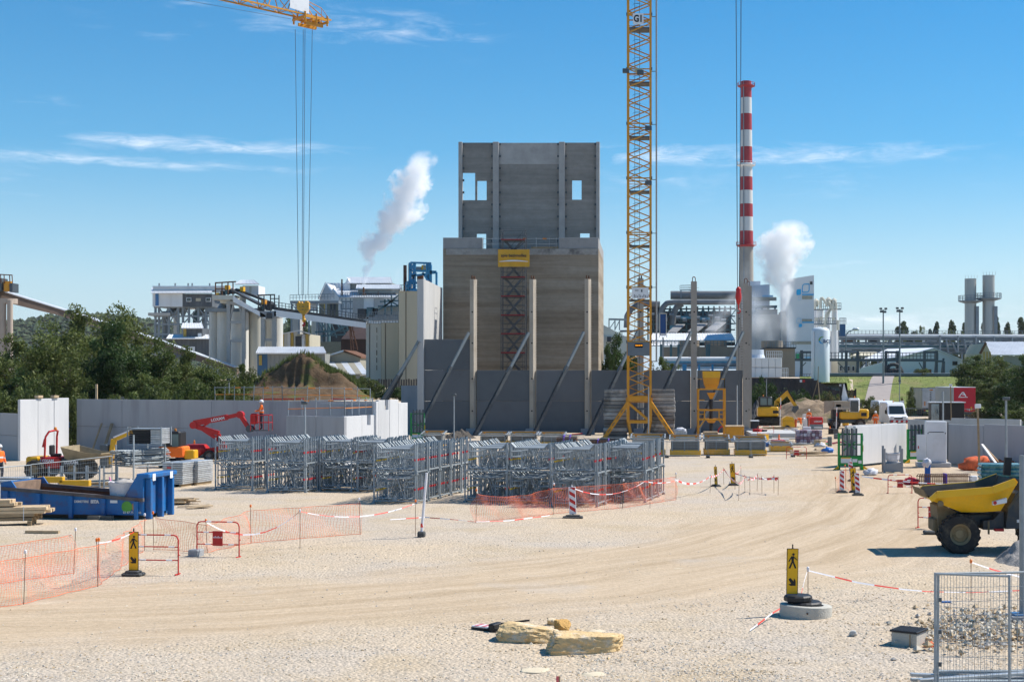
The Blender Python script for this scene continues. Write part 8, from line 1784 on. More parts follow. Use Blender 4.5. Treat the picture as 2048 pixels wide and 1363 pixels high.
t = E('stake_cluster','cluster of thin rods hung with red and white tape in the yard','stakes',(0,0,0)); prev = None; cl_pts = []
for px,py in ((1420,985),(1448,968),(1477,1000),(1490,985),(1500,990),(1514,982),(1524,988),(1548,986),(1556,990),(1470,978),(1482,962)): p = gnd(px,py); stake_geo(t,p,.8,random.uniform(-.05,.05),False); cl_pts.append(p+Vector((0,0,.72)))
tape('tangled tape round the rod cluster in the yard',[q for a_,c_ in zip(cl_pts[:-1],cl_pts[1:]) for q in sagline(a_,c_,.12,4)],.35,.09); tape('tape from the rack net to the rod cluster',sagline(S3(1350,958,1000),cl_pts[0],.25),.4,.08); tape('low tape beyond the rebar cage',sagline(S3(1724,952,985),S3(1950,968,985),.1),.4,.07); tape('red and white tape strung before the concrete wall',sagline(P(1050,862,112),P(1165,866,112),.15),1.2,.12)
# ---- barriers
def barrier(label,p,rz,w=1.25,h=1.0,sign=True,block=False,tilt=0):
    t = E('road_barrier',label,'barrier',p,rz,'red tube barriers'); t.rotation_euler = (tilt,0,rz); r = .018; c = .12
    pts = [(0,0,0),(0,0,h-c),(.04,0,h-.03),(c,0,h),(w-c,0,h),(w-.04,0,h-.03),(w,0,h-c),(w,0,0)]
    B().path(pts,r,8).build('hoop',red_b,t)
    for z in (h*.36,h*.70): B().tube((0,0,z),(w,0,z),r*.85,8).build('cross_tube',red_b,t)
    for z,xs in ((h,(.22,.72)),(h*.36,(.2,.75)),(h*.70,(.16,.8))):
        for x in xs: B().tube((x*w,0,z),(x*w+.16,0,z),r*1.12,8).build('white_band',tape_w,t)
    if sign: B().bev(w*.38,w*.62,-.03,-.015,h*.36-.04,h*.74,.004).build('sign_plate',red,t)
    if sign: b = B(); [b.bx(w*.40+k*.03,w*.40+k*.03+.018,-.034,-.031,h*.54,h*.54+.035+.012*(k % 3)) for k in range(7)]; b.lathe([(.024,-.003),(.024,0)],10,(w*.595,-.031,h*.56),'y'); b.stuff('sign_print',tape_w,t)
    for x in (0,w): B().bar((x-.02,-.14,.012),(x-.02,.14,.012),.03).build('foot',red_b,t); B().tube((x,0,h*.5),(x+.05,0,h*.5),.012,6).build('hook',red_b,t)
    if block: B().bev(-.2,.12,-.16,.2,-.02,.2,.03).build('concrete_block',conc,t)
barrier('red tube barrier without a sign beside the left walker sign',gnd(261,1146),R(-7),1.28,1.0,False); barrier('red tube barrier with a red sign and a concrete block',gnd(394,1112),R(-10),1.26,.98,True,True)
barrier('small red barrier with sign in front of the formwork',gnd(1573,917),R(2),1.25,.75); barrier('red barrier with sign beside the rebar cage',gnd(1776,986),R(3),1.05,.8); barrier('red barrier half hidden by the yellow dumper',gnd(1836,1055),R(-35),1.0,1.0)
# ---- walker signs
def disc(x,z,r,n=12): return [(x+r*math.cos(2*math.pi*i/n),z+r*math.sin(2*math.pi*i/n)) for i in range(n)]
def walker_sign(label,p,rz=0,h0=.22,k=1.0,tilt=0,lean=0):
    t = E('walker_sign',label,'sign',p,rz,'yellow walker signs'); t.rotation_euler = (tilt,lean,rz); t.scale = (k,k,k); w,h = .125,.98
    B().bev(-w,w,0,.03,h0,h0+h,.008).build('frame',black,t); B().bx(-w+.014,w-.014,-.006,.002,h0+.014,h0+h-.014).build('plate',yel_s,t); B().bev(-.014,.014,0,.03,h0+h,h0+h+.09,.005).build('grip',black,t)
    z = h0+.72; b = B(); y0,y1 = -.009,-.0062
    b.prism(disc(.015,z+.135,.028),y0,y1); b.prism([(-.03,z+.095),(.03,z+.10),(.025,z-.02),(-.022,z-.02)],y0,y1)
    for q in ([(-.02,z-.01),(.012,z-.02),(-.045,z-.165),(-.085,z-.165)],[(-.008,z-.02),(.025,z-.01),(.085,z-.16),(.048,z-.165)],[(.02,z+.10),(.028,z+.06),(.1,z+.0),(.1,z+.022)],[(-.028,z+.095),(-.018,z+.06),(-.075,z-.03),(-.09,z-.01)]): b.prism(q,y0-.0008,y1)
    b.each('walker_figure',blackm,t); z = h0+.26; B().prism([(-.085,z+.06),(-.045,z+.095),(.03,z+.02),(.03,z+.085),(.07,z+.04),(.07,z-.075),(-.045,z-.075),(-.085,z-.035),(-.025,z-.035)][:9],y0,y1).build('arrow',blackm,t)
    return t
def rubber_base(label,p,rz=0,w=.62,dp=.36,h=.13,m=rubber_g):
    t = E('rubber_base',label,'base',p,rz,'rubber sign bases'); B().bev(-w/2,w/2,-dp/2,dp/2,0,h*.6,.03).build('lower_slab',m,t); B().bev(-w*.36,w*.36,-dp*.4,dp*.4,h*.6+.001,h,.03).build('upper_slab',m,t)
    for x in (-w*.42,w*.28): B().bx(x,x+w*.14,-dp/2-.004,-dp/2+.05,0,h*.3).build('carry_slot',blackm,t)
    return t
p = gnd(267,1150); rubber_base('grey rubber block under the left walker sign',p,R(-6),.52,.34,.13); walker_sign('yellow walker sign with arrow beside the red barrier',p,R(-3),.13,1.0)
# right sign on concrete ring
p = gnd(1611,1229); t = E('concrete_ring','round concrete well ring lying on the gravel under the walker sign','ring',p); t.rotation_euler = (R(-2),R(3),0)
smooth_angle(B().lathe([(.36,-.06),(.545,-.06),(.55,.0),(.548,.21),(.53,.225),(.37,.225),(.355,.2),(.36,-.06)],48,(0,0,0),'z',False).build('ring_wall',mat('ring_concrete',(.46,.44,.385),.88,var=.1,scale=4,bump=.3,bscale=30),t),40); B().lathe([(.02,-.015),(.02,.0)],10,(-.03,-.555,.1),'y').build('lifting_socket',rust,t)
tr_ = E('tyre_base','stacked black rubber bases on the concrete ring carrying the walker sign','base',p+Vector((-.04,-.02,.18)));
for k,(r,z,h,ox) in enumerate(((.36,0,.12,.02),(.30,.12,.13,-.12))): B().lathe([(r*.9,z),(r,z+.02),(r,z+h-.03),(r*.9,z+h)],10 if k else 20,(ox,0,0)).build('rubber_disc',black,tr_)
walker_sign('yellow walker sign with arrow standing on the concrete ring',p+Vector((-.29,-.05,.18)),R(2),.27,.98,lean=R(.8))
for px,py,k,rz,lab in ((1432,972,.85,R(-55),'yellow walker sign seen at an angle by the rods'),(1467,970,.95,R(-8),'yellow walker sign tilted among the rods'),(1709,985,1.0,R(-10),'yellow walker sign hidden behind the striped beacons')): p = gnd(px,py); rubber_base('rubber base under the '+lab,p,rz,.5,.3,.1); walker_sign(lab,p,rz,.1,k,lean=R(-4))
# ---- striped beacons
def beacon(label,p,rz=0,k=1.0,lean=0,base=True):
    t = E('striped_beacon',label,'beacon',p,rz,'red and white striped beacons'); t.rotation_euler = (0,lean,rz); t.scale = (k,k,k); w,z0,z1 = .125,.14,1.12
    B().bev(-w,w,0,.04,z0,z1,.012).build('panel',tape_w,t); B().bev(-.03,.03,.0,.04,z1,z1+.05,.008).build('grip',tape_w,t); y = -.003
    for j in range(4):
        zc = z0+.06+j*.26; q = [(-w+.02,zc+.14),(w-.02,zc),(w-.02,zc+.13),(-w+.02,zc+.27)]; q = [(x,min(max(z,z0+.02),z1-.02)) for x,z in q]; B().prism(q,y,-.0005).build('red_stripe',red,t)
    B().bev(-.03,.03,0,.04,.0,z0,.005).build('foot_peg',black,t)
    return t
p = gnd(1146,1036); rubber_base('flat grey rubber base under the beacon by the orange net',p,R(4),.72,.36,.12); beacon('red striped beacon standing before the orange net',p,R(3),1.0,R(-2))
for px,py,k,ln,lab in ((1684,986,.85,0,'red striped beacon left of the yellow sign at the yard entry'),(1716,991,.85,R(-3),'red striped beacon right of the yellow sign at the yard entry'),(1706,962,.85,R(-9),'tilted red striped beacon at the foot of the green rack')): p = gnd(px,py); rubber_base('rubber base under the '+lab,p,0,.5,.3,.1); beacon(lab,p,0,k,ln)
# ---- white leaning pole
p = gnd(843,1074); t = E('leaning_pole','white leaning marker pole in a grey rubber foot','pole',p); B().bev(-.12,.12,-.12,.12,-.02,.17,.04).build('foot',rubber_g,t); B().tube((0,0,.1),(.16,0,2.0),.045,10,.04).build('pole',tape_w,t); B().tube((.012,0,.3),(.02,0,.42),.048,10).build('red_band',tape_r,t)
# ---- boulders and stones
def rock(label,p,s,seed,rz=0,m=None,name='boulder'):
    import bmesh
    bm = bmesh.new(); bmesh.ops.create_cube(bm,size=2); bmesh.ops.subdivide_edges(bm,edges=bm.edges[:],cuts=17,use_grid_fill=True)
    rg_ = random.Random(int(seed*10)); planes = []
    for _ in range(9):
        nn = Vector((rg_.gauss(0,1),rg_.gauss(0,1),rg_.gauss(0,.55))).normalized(); planes.append((nn,rg_.uniform(.74,.96)))
    for v in bm.verts:
        c = v.co.copy(); r = max(abs(c.x),abs(c.y),abs(c.z)); c = c.normalized()*(1*.38)+c*.62
        n = mnoise.fractal(c*1.3+Vector((seed,0,seed)),1,2,6); n2 = mnoise.noise(c*.9+Vector((seed*3,1,2))); cr_ = mnoise.voronoi(c*2.3+Vector((seed,seed,0)))[0][0]
        c = c*(1.12+.10*n+.10*n2-.06*cr_)
        for nn,dd_ in planes:
            e = c.dot(nn)-dd_
            if e > 0: c = c-nn*(e*.85)
        c = c*(1+.07*mnoise.fractal(c*4.5+Vector((seed,2,1)),1,2,4)); v.co = Vector((c.x*s[0],c.y*s[1],c.z*s[2]))
    bm.normal_update(); me = bpy.data.meshes.new(name); bm.to_mesh(me); bm.free(); me.materials.append(m); o = bpy.data.objects.new(name,me); C.objects.link(o); o.location = p; o.rotation_euler = (0,R(2),rz); smooth_angle(o,30); return tag(o,label,'stone','limestone blocks on the gravel')
lime = mat('limestone',(.62,.44,.22),.9,var=.22,scale=3.5,stain=(.66,.60,.50),stain_amt=.9,stain_scale=2.6,bump=.9,bscale=11)
rock('flat ochre limestone boulder lying by the fallen striped plate',gnd(1060,1281)+Vector((0,.1,.11)),(.56,.36,.18),3.1,R(-5),lime); rock('larger flat limestone boulder with a white broken edge',gnd(1172,1303)+Vector((0,.1,.12)),(.80,.38,.19),7.7,R(4),lime); rock('crumbly orange stone between the two limestone boulders',gnd(1124,1262)+Vector((0,0,.08)),(.17,.2,.13),5.5,0,mat('ochre_stone',(.55,.32,.10),.9,var=.2,scale=6,bump=.6)); rock('small round stone behind the limestone boulders',gnd(1104,1248)+Vector((0,0,.07)),(.09,.08,.075),2.2,0,lime)
rock('pale round stone left of the drain chamber',gnd(1706,1273)+Vector((0,0,.04)),(.075,.07,.06),4.2,0,conc_pale)
t = E('fallen_beacon','fallen striped plate with black foot behind the limestone boulder','beacon',gnd(985,1262),R(-28)); B().bev(-.42,-.02,-.13,.13,.06,.09,.01).build('plate',tape_w,t)
for x in (-.36,-.18): B().bx(x,x+.09,-.125,.125,.0905,.094).build('red_stripe',mat('faded_red',(.55,.16,.18),.6),t)
B().bev(-.43,-.01,-.14,.14,.03,.058,.01).build('plate_frame',black,t); B().bev(-.0,.14,-.16,.16,.0,.16,.02).build('foot',black,t); B().bar((.1,.1,.13),(.62,.38,.2),.035).build('handle_bar',black,t); B().bar((.1,-.12,.05),(.5,-.05,.05),.05).build('handle_bar',black,t)
for px,py,w,m in ((1072,1338,.5,'sand patch'),(1186,1345,.4,''),(1192,1262,.35,'')):
    o = blob('sand_spill',mat('pale_sand',(.62,.53,.38),.95,var=.08,scale=8),None,gnd(px,py)+Vector((0,0,-.01)),(w*.55,w*.5,.028),px*.01,disp=.25); tag(o,'small spill of pale sand on the gravel near the boulders','sand','sand spills',None)
o = B().bev(-.035,.03,-.02,.02,0,.22,.004).build('survey_peg',wood_d,None,loc=gnd(1117,1378)); tag(o,'short red painted survey peg in front of the boulders','peg'); B().bx(-.036,.005,-.024,-.0205,.02,.219).build('red_face',mat('peg_red',(.65,.12,.14),.6),o)
pts = []
for cx0,cy0 in ((1060,1285),(1172,1310),(1124,1268)):
    for k in range(60): v = gnd(random.gauss(cx0,50),random.gauss(cy0,7)); pts.append((v.x,v.y,v.z))
stones_stuff('stone_chips','ochre stone chips round the limestone boulders',pts,(.012,.05),[sc_,lime,sa_],.7,21)
# ---- drain chamber
p = gnd(1818,1288); t = E('drain_chamber','square concrete drain chamber with a black cover','chamber',p,R(-33)); B().bev(-.25,.25,-.25,.25,-.1,.25,.015).build('box',MATS['ring_concrete'],t); B().bev(-.275,.275,-.275,.275,.252,.29,.008).build('cover',black,t); b = B()
for i in range(9):
    for j in range(9): b.bx(-.24+i*.055,-.205+i*.055,-.24+j*.055,-.205+j*.055,.2895,.295)
b.stuff('cover_studs',black,t); smooth_angle(B().lathe([(.09,-.252),(.095,-.252),(.095,-.257),(.08,-.257)],20,(.02,0,.08),'y').build('knockout_ring',MATS['ring_concrete'],t)); B().bx(.13,.15,-.3,-.285,-.05,.24).build('peg',wood_d,t)
o = blob('orange_scrap',MATS['net_heap'],None,gnd(1858,1293)+Vector((0,0,.03)),(.1,.08,.07),3,disp=.6,freq=3); tag(o,'scrap of orange netting beside the drain chamber','netting')
o = B().bev(0,.22,0,.07,0,.04,.01).build('blue_clamp',mat('clamp_blue',(.01,.14,.45),.5),None,loc=gnd(1884,1207)+Vector((0,0,.0)),rz=R(8)); tag(o,'small blue plastic piece on the gravel behind the mesh fence','plastic piece')
# ---- foreground mesh fences
p = gnd(1875,1388); fence_panel('tall mesh fence panel, the wider of the pair',p,R(7),3.4,1.93,.022,34,8,R(1),'tall mesh fence panels',False); t = fence_panel('tall narrow mesh fence panel sharing a post with the wider one',gnd(1872,1392)+Vector((-.03,-.08,0)),R(-14),1.12,1.95,.022,12,7,R(-1.5),'tall mesh fence panels',False)
for k in range(3): B().bx(.05+k*.0,.1,-.03,.03,.5+k*.5,.56+k*.5).build('clamp',steel_dk,t)
t = E('steel_scrap_pile','pile of grey steel sections at the foot of the tall mesh fence','steel pile',gnd(1930,1378));
for k in range(10): o = B().bev(-.9,1.3,-.05,.05,0,.05,.008).build('steel_section',steel if k % 3 else alu,t); o.location = (random.uniform(-.1,.5),-.35+k*.1,.04+.055*(k % 4)); o.rotation_euler = (0,R(random.uniform(-2,2)),R(random.uniform(-16,22)))
t = E('floodlight_pole','thick grey galvanised pole with a block foot near the dumper','lamp post',gnd(2044,1246)); B().tube((0,0,-.05),(0,0,3.4),.055,14).build('pole',steel,t); B().bev(-.28,.3,-.25,.25,0,.17,.02).build('block',conc,t); B().bev(-.2,.25,-.2,.2,.171,.2,.01).build('foot_plate',mat('blue_plate',(.05,.15,.3),.5),t)
pts = []
for k in range(1500):
    px = random.gauss(1975,75); py = 1262+random.gauss(0,17)-(px-1975)*.03; v = gnd(px,py); pts.append((v.x,v.y,v.z+random.random()*.12))
stones_stuff('coarse_stone_ridge','ridge of coarse stones behind the tall mesh fence',pts,(.03,.08),[sa_,sb_,sc_,sa_,sc_],.8,11)
heap('gravel_heap','grey gravel heap in front of the dumper rear wheel','gravel heap',2110,1112,1066,250,38.6,1.6,mat('grey_gravel',(.30,.285,.27),.95,var=.3,scale=18,bump=.8,bscale=40),6,sharp=1.2,kind='stuff')
# ================================================================ yellow dumper
d = 40.6; s = F/d; du_ = E('dump_truck','big yellow dumper with a lettered skip parked beside the gravel heap','dumper',(0,0,0)); cx_ = lambda px: X(px,d); cz_ = lambda py: Z(py,d)
dk = mat('dumper_grey',(.035,.045,.055),.5,var=.2,scale=3,stain=(.13,.10,.06),stain_amt=.5,stain_scale=2); dus = mat('dusty_steel',(.20,.155,.09),.85,var=.3,scale=4); yd = mat('dumper_yellow',(.82,.455,.01),.38,var=.05,scale=1.5,stain=(.55,.36,.05),stain_amt=.4,stain_scale=2.5)
for (px,y,r) in ((1918.5,d-.15,.555),(1908.5,d+1.55,.555),(2076,d-.15,.555),(2070,d+1.55,.555)): wheel(du_,(X(px,y),y,.555),.555,.46,tan_rim,40,18,rim=.54)
prof = [(1852.6,992.7),(1867.5,979.5),(1976.7,970.7),(2022,954),(2028,961),(1998.7,1020),(1964,1022.6),(1921,1022.6),(1862,999.7)]
pr = [(cx_(a_),cz_(c_)) for a_,c_ in prof]; zmx = max(z for _,z in pr); zmn = min(z for _,z in pr)
yn,yf = d-.45,d+1.75; tp = .32
yy = lambda z,sgn: (yn if sgn < 0 else yf)-sgn*tp*max(0,(1.75-z)/(1.75-zmn))
for sgn,nm in ((-1,'skip_side'),(1,'skip_side')):
    b = B(); n = len(pr); vs = [(x,yy(z,sgn),z) for x,z in pr]; vi = [(x,yy(z,sgn)-sgn*.03,z) for x,z in pr]; cen = n*2
    b.add(vs+vi,[tuple(range(n-1,-1,-1)) if sgn < 0 else tuple(range(n)),tuple(range(n,2*n)) if sgn < 0 else tuple(range(2*n-1,n-1,-1))]+[(i,(i+1) % n,n+(i+1) % n,n+i) for i in range(n)]); b.build(nm,yd,du_)
    if True: b = B(); vj = [(x,yy(z,sgn)-sgn*.09,z-.012) for x,z in pr]; b.add(vj,[tuple(range(n)) if sgn < 0 else tuple(range(n-1,-1,-1))]); b.build('skip_lining',mat('skip_inside',(.11,.09,.065),.8,var=.3,scale=3),du_)
fl = [pr[0],pr[8],pr[7],pr[6],pr[5],pr[4]]
inner = mat('skip_inside',(.13,.105,.07),.8,var=.3,scale=3)
for (xa,za),(xb_,zb_) in zip(fl[:-1],fl[1:]):
    b = B(); v = [(xa,yy(za,-1),za),(xb_,yy(zb_,-1),zb_),(xb_,yy(zb_,1),zb_),(xa,yy(za,1),za)]; cxm_,czm_ = cx_(1940),cz_(985); vi = [(x+(cxm_-x)*.03,y,z+.045) for x,y,z in v]
    b.add(v,[(0,1,2,3)]); b.build('skip_floor',yd,du_); B().add(vi,[(3,2,1,0)]).build('skip_lining',inner,du_)
b = B(); rim_ = [pr[1],pr[2],pr[3]]
for (xa,za),(xb_,zb_) in zip(rim_[:-1],rim_[1:]): b.bar((xa,yn-.03,za-.09),(xb_,yn-.03,zb_-.09),.06,.2)
b.each('rim_flange',yd,du_)
b = B().bar((pr[0][0]+.02,yn-.02,pr[0][1]-.06),(pr[1][0],yn-.02,pr[1][1]-.07),.06,.14); b.build('rim_flange',yd,du_)
B().prism([(cx_(1845),cz_(978)),(cx_(1854),cz_(990)),(cx_(1851),cz_(994))],yf-1.9,yf-.1).build('tipping_lip',dus,du_)
x0,x1 = cx_(1966),cx_(1988); B().prism([(cx_(1976),cz_(999)),(cx_(2003),cz_(991.5)),(cx_(2003),cz_(1001)),(cx_(1976),cz_(1006))],yn+.03,yn+.19).build('name_plate',white,du_)
for o in [o for o in du_.children if o.name.startswith('name_plate')]: o.location = (0,-.2+.0,0)
text(du_,'lettering','ACTILOC',.088,(cx_(1991.5),yn-.185+.02,cz_(998.2)),(R(90),R(-15*0-14),0),mat('actiloc_green',(.02,.16,.11),.5),.004,sx=.95); b = B().lathe([(.035,-.01),(.05,-.01),(.05,0),(.035,0)],14,(cx_(1979.5),yn-.172,cz_(1001)),'y'); b.build('logo_ring',red,du_)
B().lathe([(.02,-.05),(.085,-.05),(.085,.02),(.02,.02)],12,(cx_(1875),yn+.05,cz_(1004)),'y').build('hook_eye',dus,du_)
B().prism([(cx_(1880),cz_(1062)),(cx_(1900),cz_(1062)),(cx_(1915),cz_(1024)),(cx_(1885),cz_(1008)),(cx_(1876),cz_(1012))],d+.15,d+1.2).build('front_frame',dus,du_); B().bev(cx_(1871),cx_(1880),d+.3,d+1.1,cz_(1064),cz_(1040),.03).build('front_bumper',dus,du_); B().bev(cx_(1895),cx_(1990),d+.25,d+1.15,cz_(1052),cz_(1028),.05).build('chassis',dk,du_)
B().bev(cx_(1940),cx_(1965),d+.3,d+1.1,cz_(1040),cz_(1018),.06).build('turntable',dk,du_); B().prism([(cx_(1965),cz_(1058)),(cx_(2006),cz_(1058)),(cx_(2006),cz_(1022)),(cx_(1996),cz_(1026)),(cx_(1985),cz_(1038)),(cx_(1965),cz_(1040))],d-.1,d+1.4).build('side_panel',dk,du_); B().prism([(cx_(2006),cz_(1055)),(cx_(2120),cz_(1050)),(cx_(2120),cz_(965)),(cx_(2050),cz_(968)),(cx_(2026),cz_(985)),(cx_(2012),cz_(1012))],d-.3,d+1.6).build('engine_hood',dk,du_)
B().prism([(cx_(2012),cz_(1016)),(cx_(2052),cz_(965)),(cx_(2048),cz_(960)),(cx_(2009),cz_(1013))],d-.32,d+1.62).build('dusty_cowl',mat('dusty_black',(.09,.075,.05),.8,var=.3,scale=3),du_)
B().bar((cx_(2022),d+.5,cz_(952)),(cx_(2025),d+.5,cz_(916)),.14,.2).build('control_lever',black,du_)
b = B().path([(cx_(2042),d-.1,cz_(980)),(cx_(2042),d-.1,cz_(912)),(cx_(2060),d-.1,cz_(908))],.05,8); b.build('roll_bar',dk,du_); B().bev(cx_(2034),cx_(2052),d-.42,d-.3,cz_(1032),cz_(1020),.03).build('yellow_lever_box',yd,du_); B().bev(cx_(2028),cx_(2034),d-.325,d-.305,cz_(1042),cz_(1036),.003).build('sticker',white,du_)
b = B().path([(cx_(1974),d-.2,cz_(1040)),(cx_(1974),d-.2,cz_(1066))],.03,6); b.build('step_rail',dus,du_); B().bev(cx_(1986),cx_(2004),d-.25,d-.05,cz_(1060),cz_(1055),.01).build('red_step',red,du_)
o = B().bev(0,.55,0,.4,0,.11,.03).build('rubber_slab',rubber_g,None,loc=gnd(1850,1068)); tag(o,'grey rubber base slab lying by the dumper front wheel','base')
# ================================================================ people
def person(label,p,rz,J,trousers,k=1.0,jacket=hivis):
    # J: joint positions (metres, facing -y); one continuous skinned body, cap as a child
    bones = [('hip','waist','j'),('waist','chest','j'),('chest','neck','j'),('neck','head','s'),('head','crown','s')]
    for sd_ in 'lr': bones += [('chest','sho'+sd_,'j'),('sho'+sd_,'elb'+sd_,'j'),('elb'+sd_,'wri'+sd_,'j'),('wri'+sd_,'han'+sd_,'s'),('hip','thi'+sd_,'t'),('thi'+sd_,'kne'+sd_,'t'),('kne'+sd_,'ank'+sd_,'t'),('ank'+sd_,'toe'+sd_,'b')]
    rad_ = dict(hip=.15,waist=.145,chest=.165,neck=.065,head=.095,crown=.085,sho=.085,elb=.06,wri=.045,han=.04,thi=.105,kne=.075,ank=.055,toe=.045)
    names = list(J); idx = {n: i for i,n in enumerate(names)}; me = bpy.data.meshes.new('body'); me.from_pydata([J[n] for n in names],[(idx[a],idx[c]) for a,c,_ in bones],[]); o = bpy.data.objects.new('body',me); C.objects.link(o)
    sm = o.modifiers.new('skin','SKIN'); su = o.modifiers.new('sub','SUBSURF'); su.levels = 2; su.render_levels = 2
    for n in names: r = rad_[n[:3] if n[:3] in rad_ else n]; me.skin_vertices[0].data[idx[n]].radius = (r*(1.2 if n in ('chest','hip','waist') else 1),r)
    me.skin_vertices[0].data[idx['hip']].use_root = True
    dg = bpy.context.evaluated_depsgraph_get(); bm_ = bpy.data.meshes.new_from_object(o.evaluated_get(dg)); bpy.data.objects.remove(o)
    mats_ = [jacket,trousers,skin,black,mat('reflective',(.62,.64,.62),.4)]; bm_.materials.clear(); [bm_.materials.append(m) for m in mats_]
    segs = [(Vector(J[a]),Vector(J[c]),{'j': 0,'t': 1,'s': 2,'b': 3}[q]) for a,c,q in bones]; ids = []
    for pl_ in bm_.polygons:
        c = pl_.center; best = min(segs,key=lambda sg: (c-sg[0]-(sg[1]-sg[0])*max(0,min(1,(c-sg[0]).dot(sg[1]-sg[0])/((sg[1]-sg[0]).length_squared or 1)))).length); i = best[2]
        if i == 0 and abs((c-Vector(J['waist'])).dot((Vector(J['chest'])-Vector(J['waist'])).normalized())-.04) < .035 and (c-Vector(J['waist'])).length < .3: i = 4
        ids.append(i)
    bm_.polygons.foreach_set('material_index',ids); bm_.polygons.foreach_set('use_smooth',[True]*len(ids)); b = bpy.data.objects.new('body',bm_); C.objects.link(b)
    t = E('person',label,'person',p,rz,'workers in orange'); t.scale = (k,k,k); b.parent = t
    hd = Vector(J['head']); cr_ = Vector(J['crown']); ax = (cr_-hd).normalized(); hm = B(); hm.lathe([(.128,-.02),(.126,.05),(.10,.11),(.05,.14),(.01,.148)],18); hm.bx(-.09,.09,-.17,-.10,-.02,.0); h = hm.build('hard_hat',white_b,t,True); h.location = cr_+ax*.0-Vector((0,0,.02)); h.rotation_mode = 'QUATERNION'; h.rotation_quaternion = ax.to_track_quat('Z','Y')
    for sx_ in (-.035,.035):
        e = B().lathe([(.001,-.012),(.012,0),(.001,.012)],8).build('eye',blackm,t); e.location = hd+ax*.03+Vector((sx_,-.092,0))
    nb = B().add([(-.015,0,-.02),(.015,0,-.02),(0,-.03,-.015),(0,0,.03)],[(0,1,2),(1,3,2),(3,0,2),(0,3,1)]).build('nose',skin,t); nb.location = hd+Vector((0,-.09,0)); return t
def standing(): return dict(hip=(0,0,.95),waist=(0,0,1.12),chest=(0,0,1.36),neck=(0,0,1.50),head=(0,-.02,1.62),crown=(0,-.01,1.70),shol=(.19,0,1.42),elbl=(.27,.03,1.15),wril=(.27,-.08,.92),hanl=(.26,-.11,.83),shor=(-.19,0,1.42),elbr=(-.27,.03,1.15),wrir=(-.27,-.08,.92),hanr=(-.26,-.11,.83),thil=(.10,0,.88),knel=(.12,-.03,.5),ankl=(.12,.02,.09),toel=(.13,-.14,.04),thir=(-.10,0,.88),kner=(-.12,-.02,.5),ankr=(-.12,.03,.09),toer=(-.13,-.13,.04))
J = standing(); J.update(elbr=(-.26,-.14,1.17),wrir=(-.2,-.36,1.12),hanr=(-.18,-.44,1.10),elbl=(.25,-.12,1.17),wril=(.18,-.34,1.12),hanl=(.16,-.42,1.1)); person('worker in orange jacket and white hard hat standing in the lift basket',BASKET,R(-75),J,navy)
J = standing(); person('worker in orange vest beside the wheeled excavator',gnd(1707,855),R(180),J,navy,1.02)
J = standing(); J.update(knel=(.13,-.12,.52),ankl=(.13,-.10,.09),toel=(.13,-.26,.04)); person('worker in orange vest and orange trousers walking by the vans',gnd(1751,858),R(170),J,mat('orange_trousers',(.6,.12,.03),.8,var=.2))
J = standing(); J.update(waist=(0,-.12,1.02),chest=(0,-.38,1.10),neck=(0,-.53,1.08),head=(0,-.64,1.05),crown=(0,-.72,1.06),shol=(.19,-.43,1.08),elbl=(.22,-.45,.82),wril=(.18,-.5,.6),hanl=(.17,-.52,.5),shor=(-.19,-.43,1.08),elbr=(-.22,-.45,.82),wrir=(-.18,-.5,.6),hanr=(-.17,-.52,.5)); person('worker in orange bending forward beside the yellow compressor',gnd(1591,861),R(75),J,mat('orange_trousers',(.6,.12,.03)),1.1)
J = standing(); person('worker in orange half hidden behind the red generator',gnd(1618,853),R(150),J,navy); J = standing(); person('worker in orange standing by the pile of pale tubes',gnd(-1,962),R(60),J,navy)

# ================================================================ small clutter round the machines
def cone(px,py,lab,k=1.0):
    t = E('traffic_cone',lab,'cone',gnd(px,py),random.uniform(0,1),'traffic cones'); t.scale = (k,k,k); B().bev(-.17,.17,-.17,.17,0,.03,.01).build('foot',black,t); B().lathe([(.12,.03),(.03,.5),(.025,.5)],14).build('body',hivis,t); B().lathe([(.092,.18),(.066,.30)],14,(0,0,0),'z',False).build('white_band',tape_w,t)
for px,py,lab in ((1660,862,'traffic cone between the red generator and the wheeled excavator'),(1735,862,'traffic cone behind the pale precast panels'),(1558,880,'traffic cone by the end of the concrete slab'),(1836,856,'traffic cone right of the white van'),(1848,858,'traffic cone before the black cabin')): cone(px,py,lab)
for px,py,w,lab in ((1548,873,1.2,'flat pallet on the concrete slab edge'),(1676,866,1.0,'flat pallet behind the pale precast panels'),(1630,900,1.1,'flat pallet right of the small red barrier'),(1500,905,1.1,'flat pallet beside the last formwork stack')):
    t = E('wooden_pallet',lab,'pallet',gnd(px,py),random.uniform(-.3,.3),'loose wooden pallets')
    for k in range(6): B().bx(0,w,k*.16,k*.16+.11,.10,.125).build('slat',wood,t)
    for x in (0,w/2-.05,w-.1): B().bx(x,x+.1,0,.91,0,.098).build('bearer',wood_d,t)
for k,(px,py,m,lab) in enumerate(((1575,862,canvas,'white bag lying by the compressor'),(1640,893,canvas,'white sheet crumpled beside the block pallets'),(1535,893,mat('blue_sheet',(.03,.10,.25),.6),'blue sheet crumpled behind the formwork end'),(1655,905,mat('bottle_blue',(.02,.15,.5),.5),'blue canister on the gravel by the timber scraps'),(1742,950,canvas,'pale sack near the bulk bag frame'),(1822,968,mat('red_reel',(.5,.02,.04),.5),'red cable reel beside the rebar cage'))):
    o = blob('crumpled_item',m,None,gnd(px,py)+Vector((0,0,.12)),(.38,.3,.22),k*1.7+.3,lo=-.1,disp=.45,freq=2.2); tag(o,lab,'site clutter')
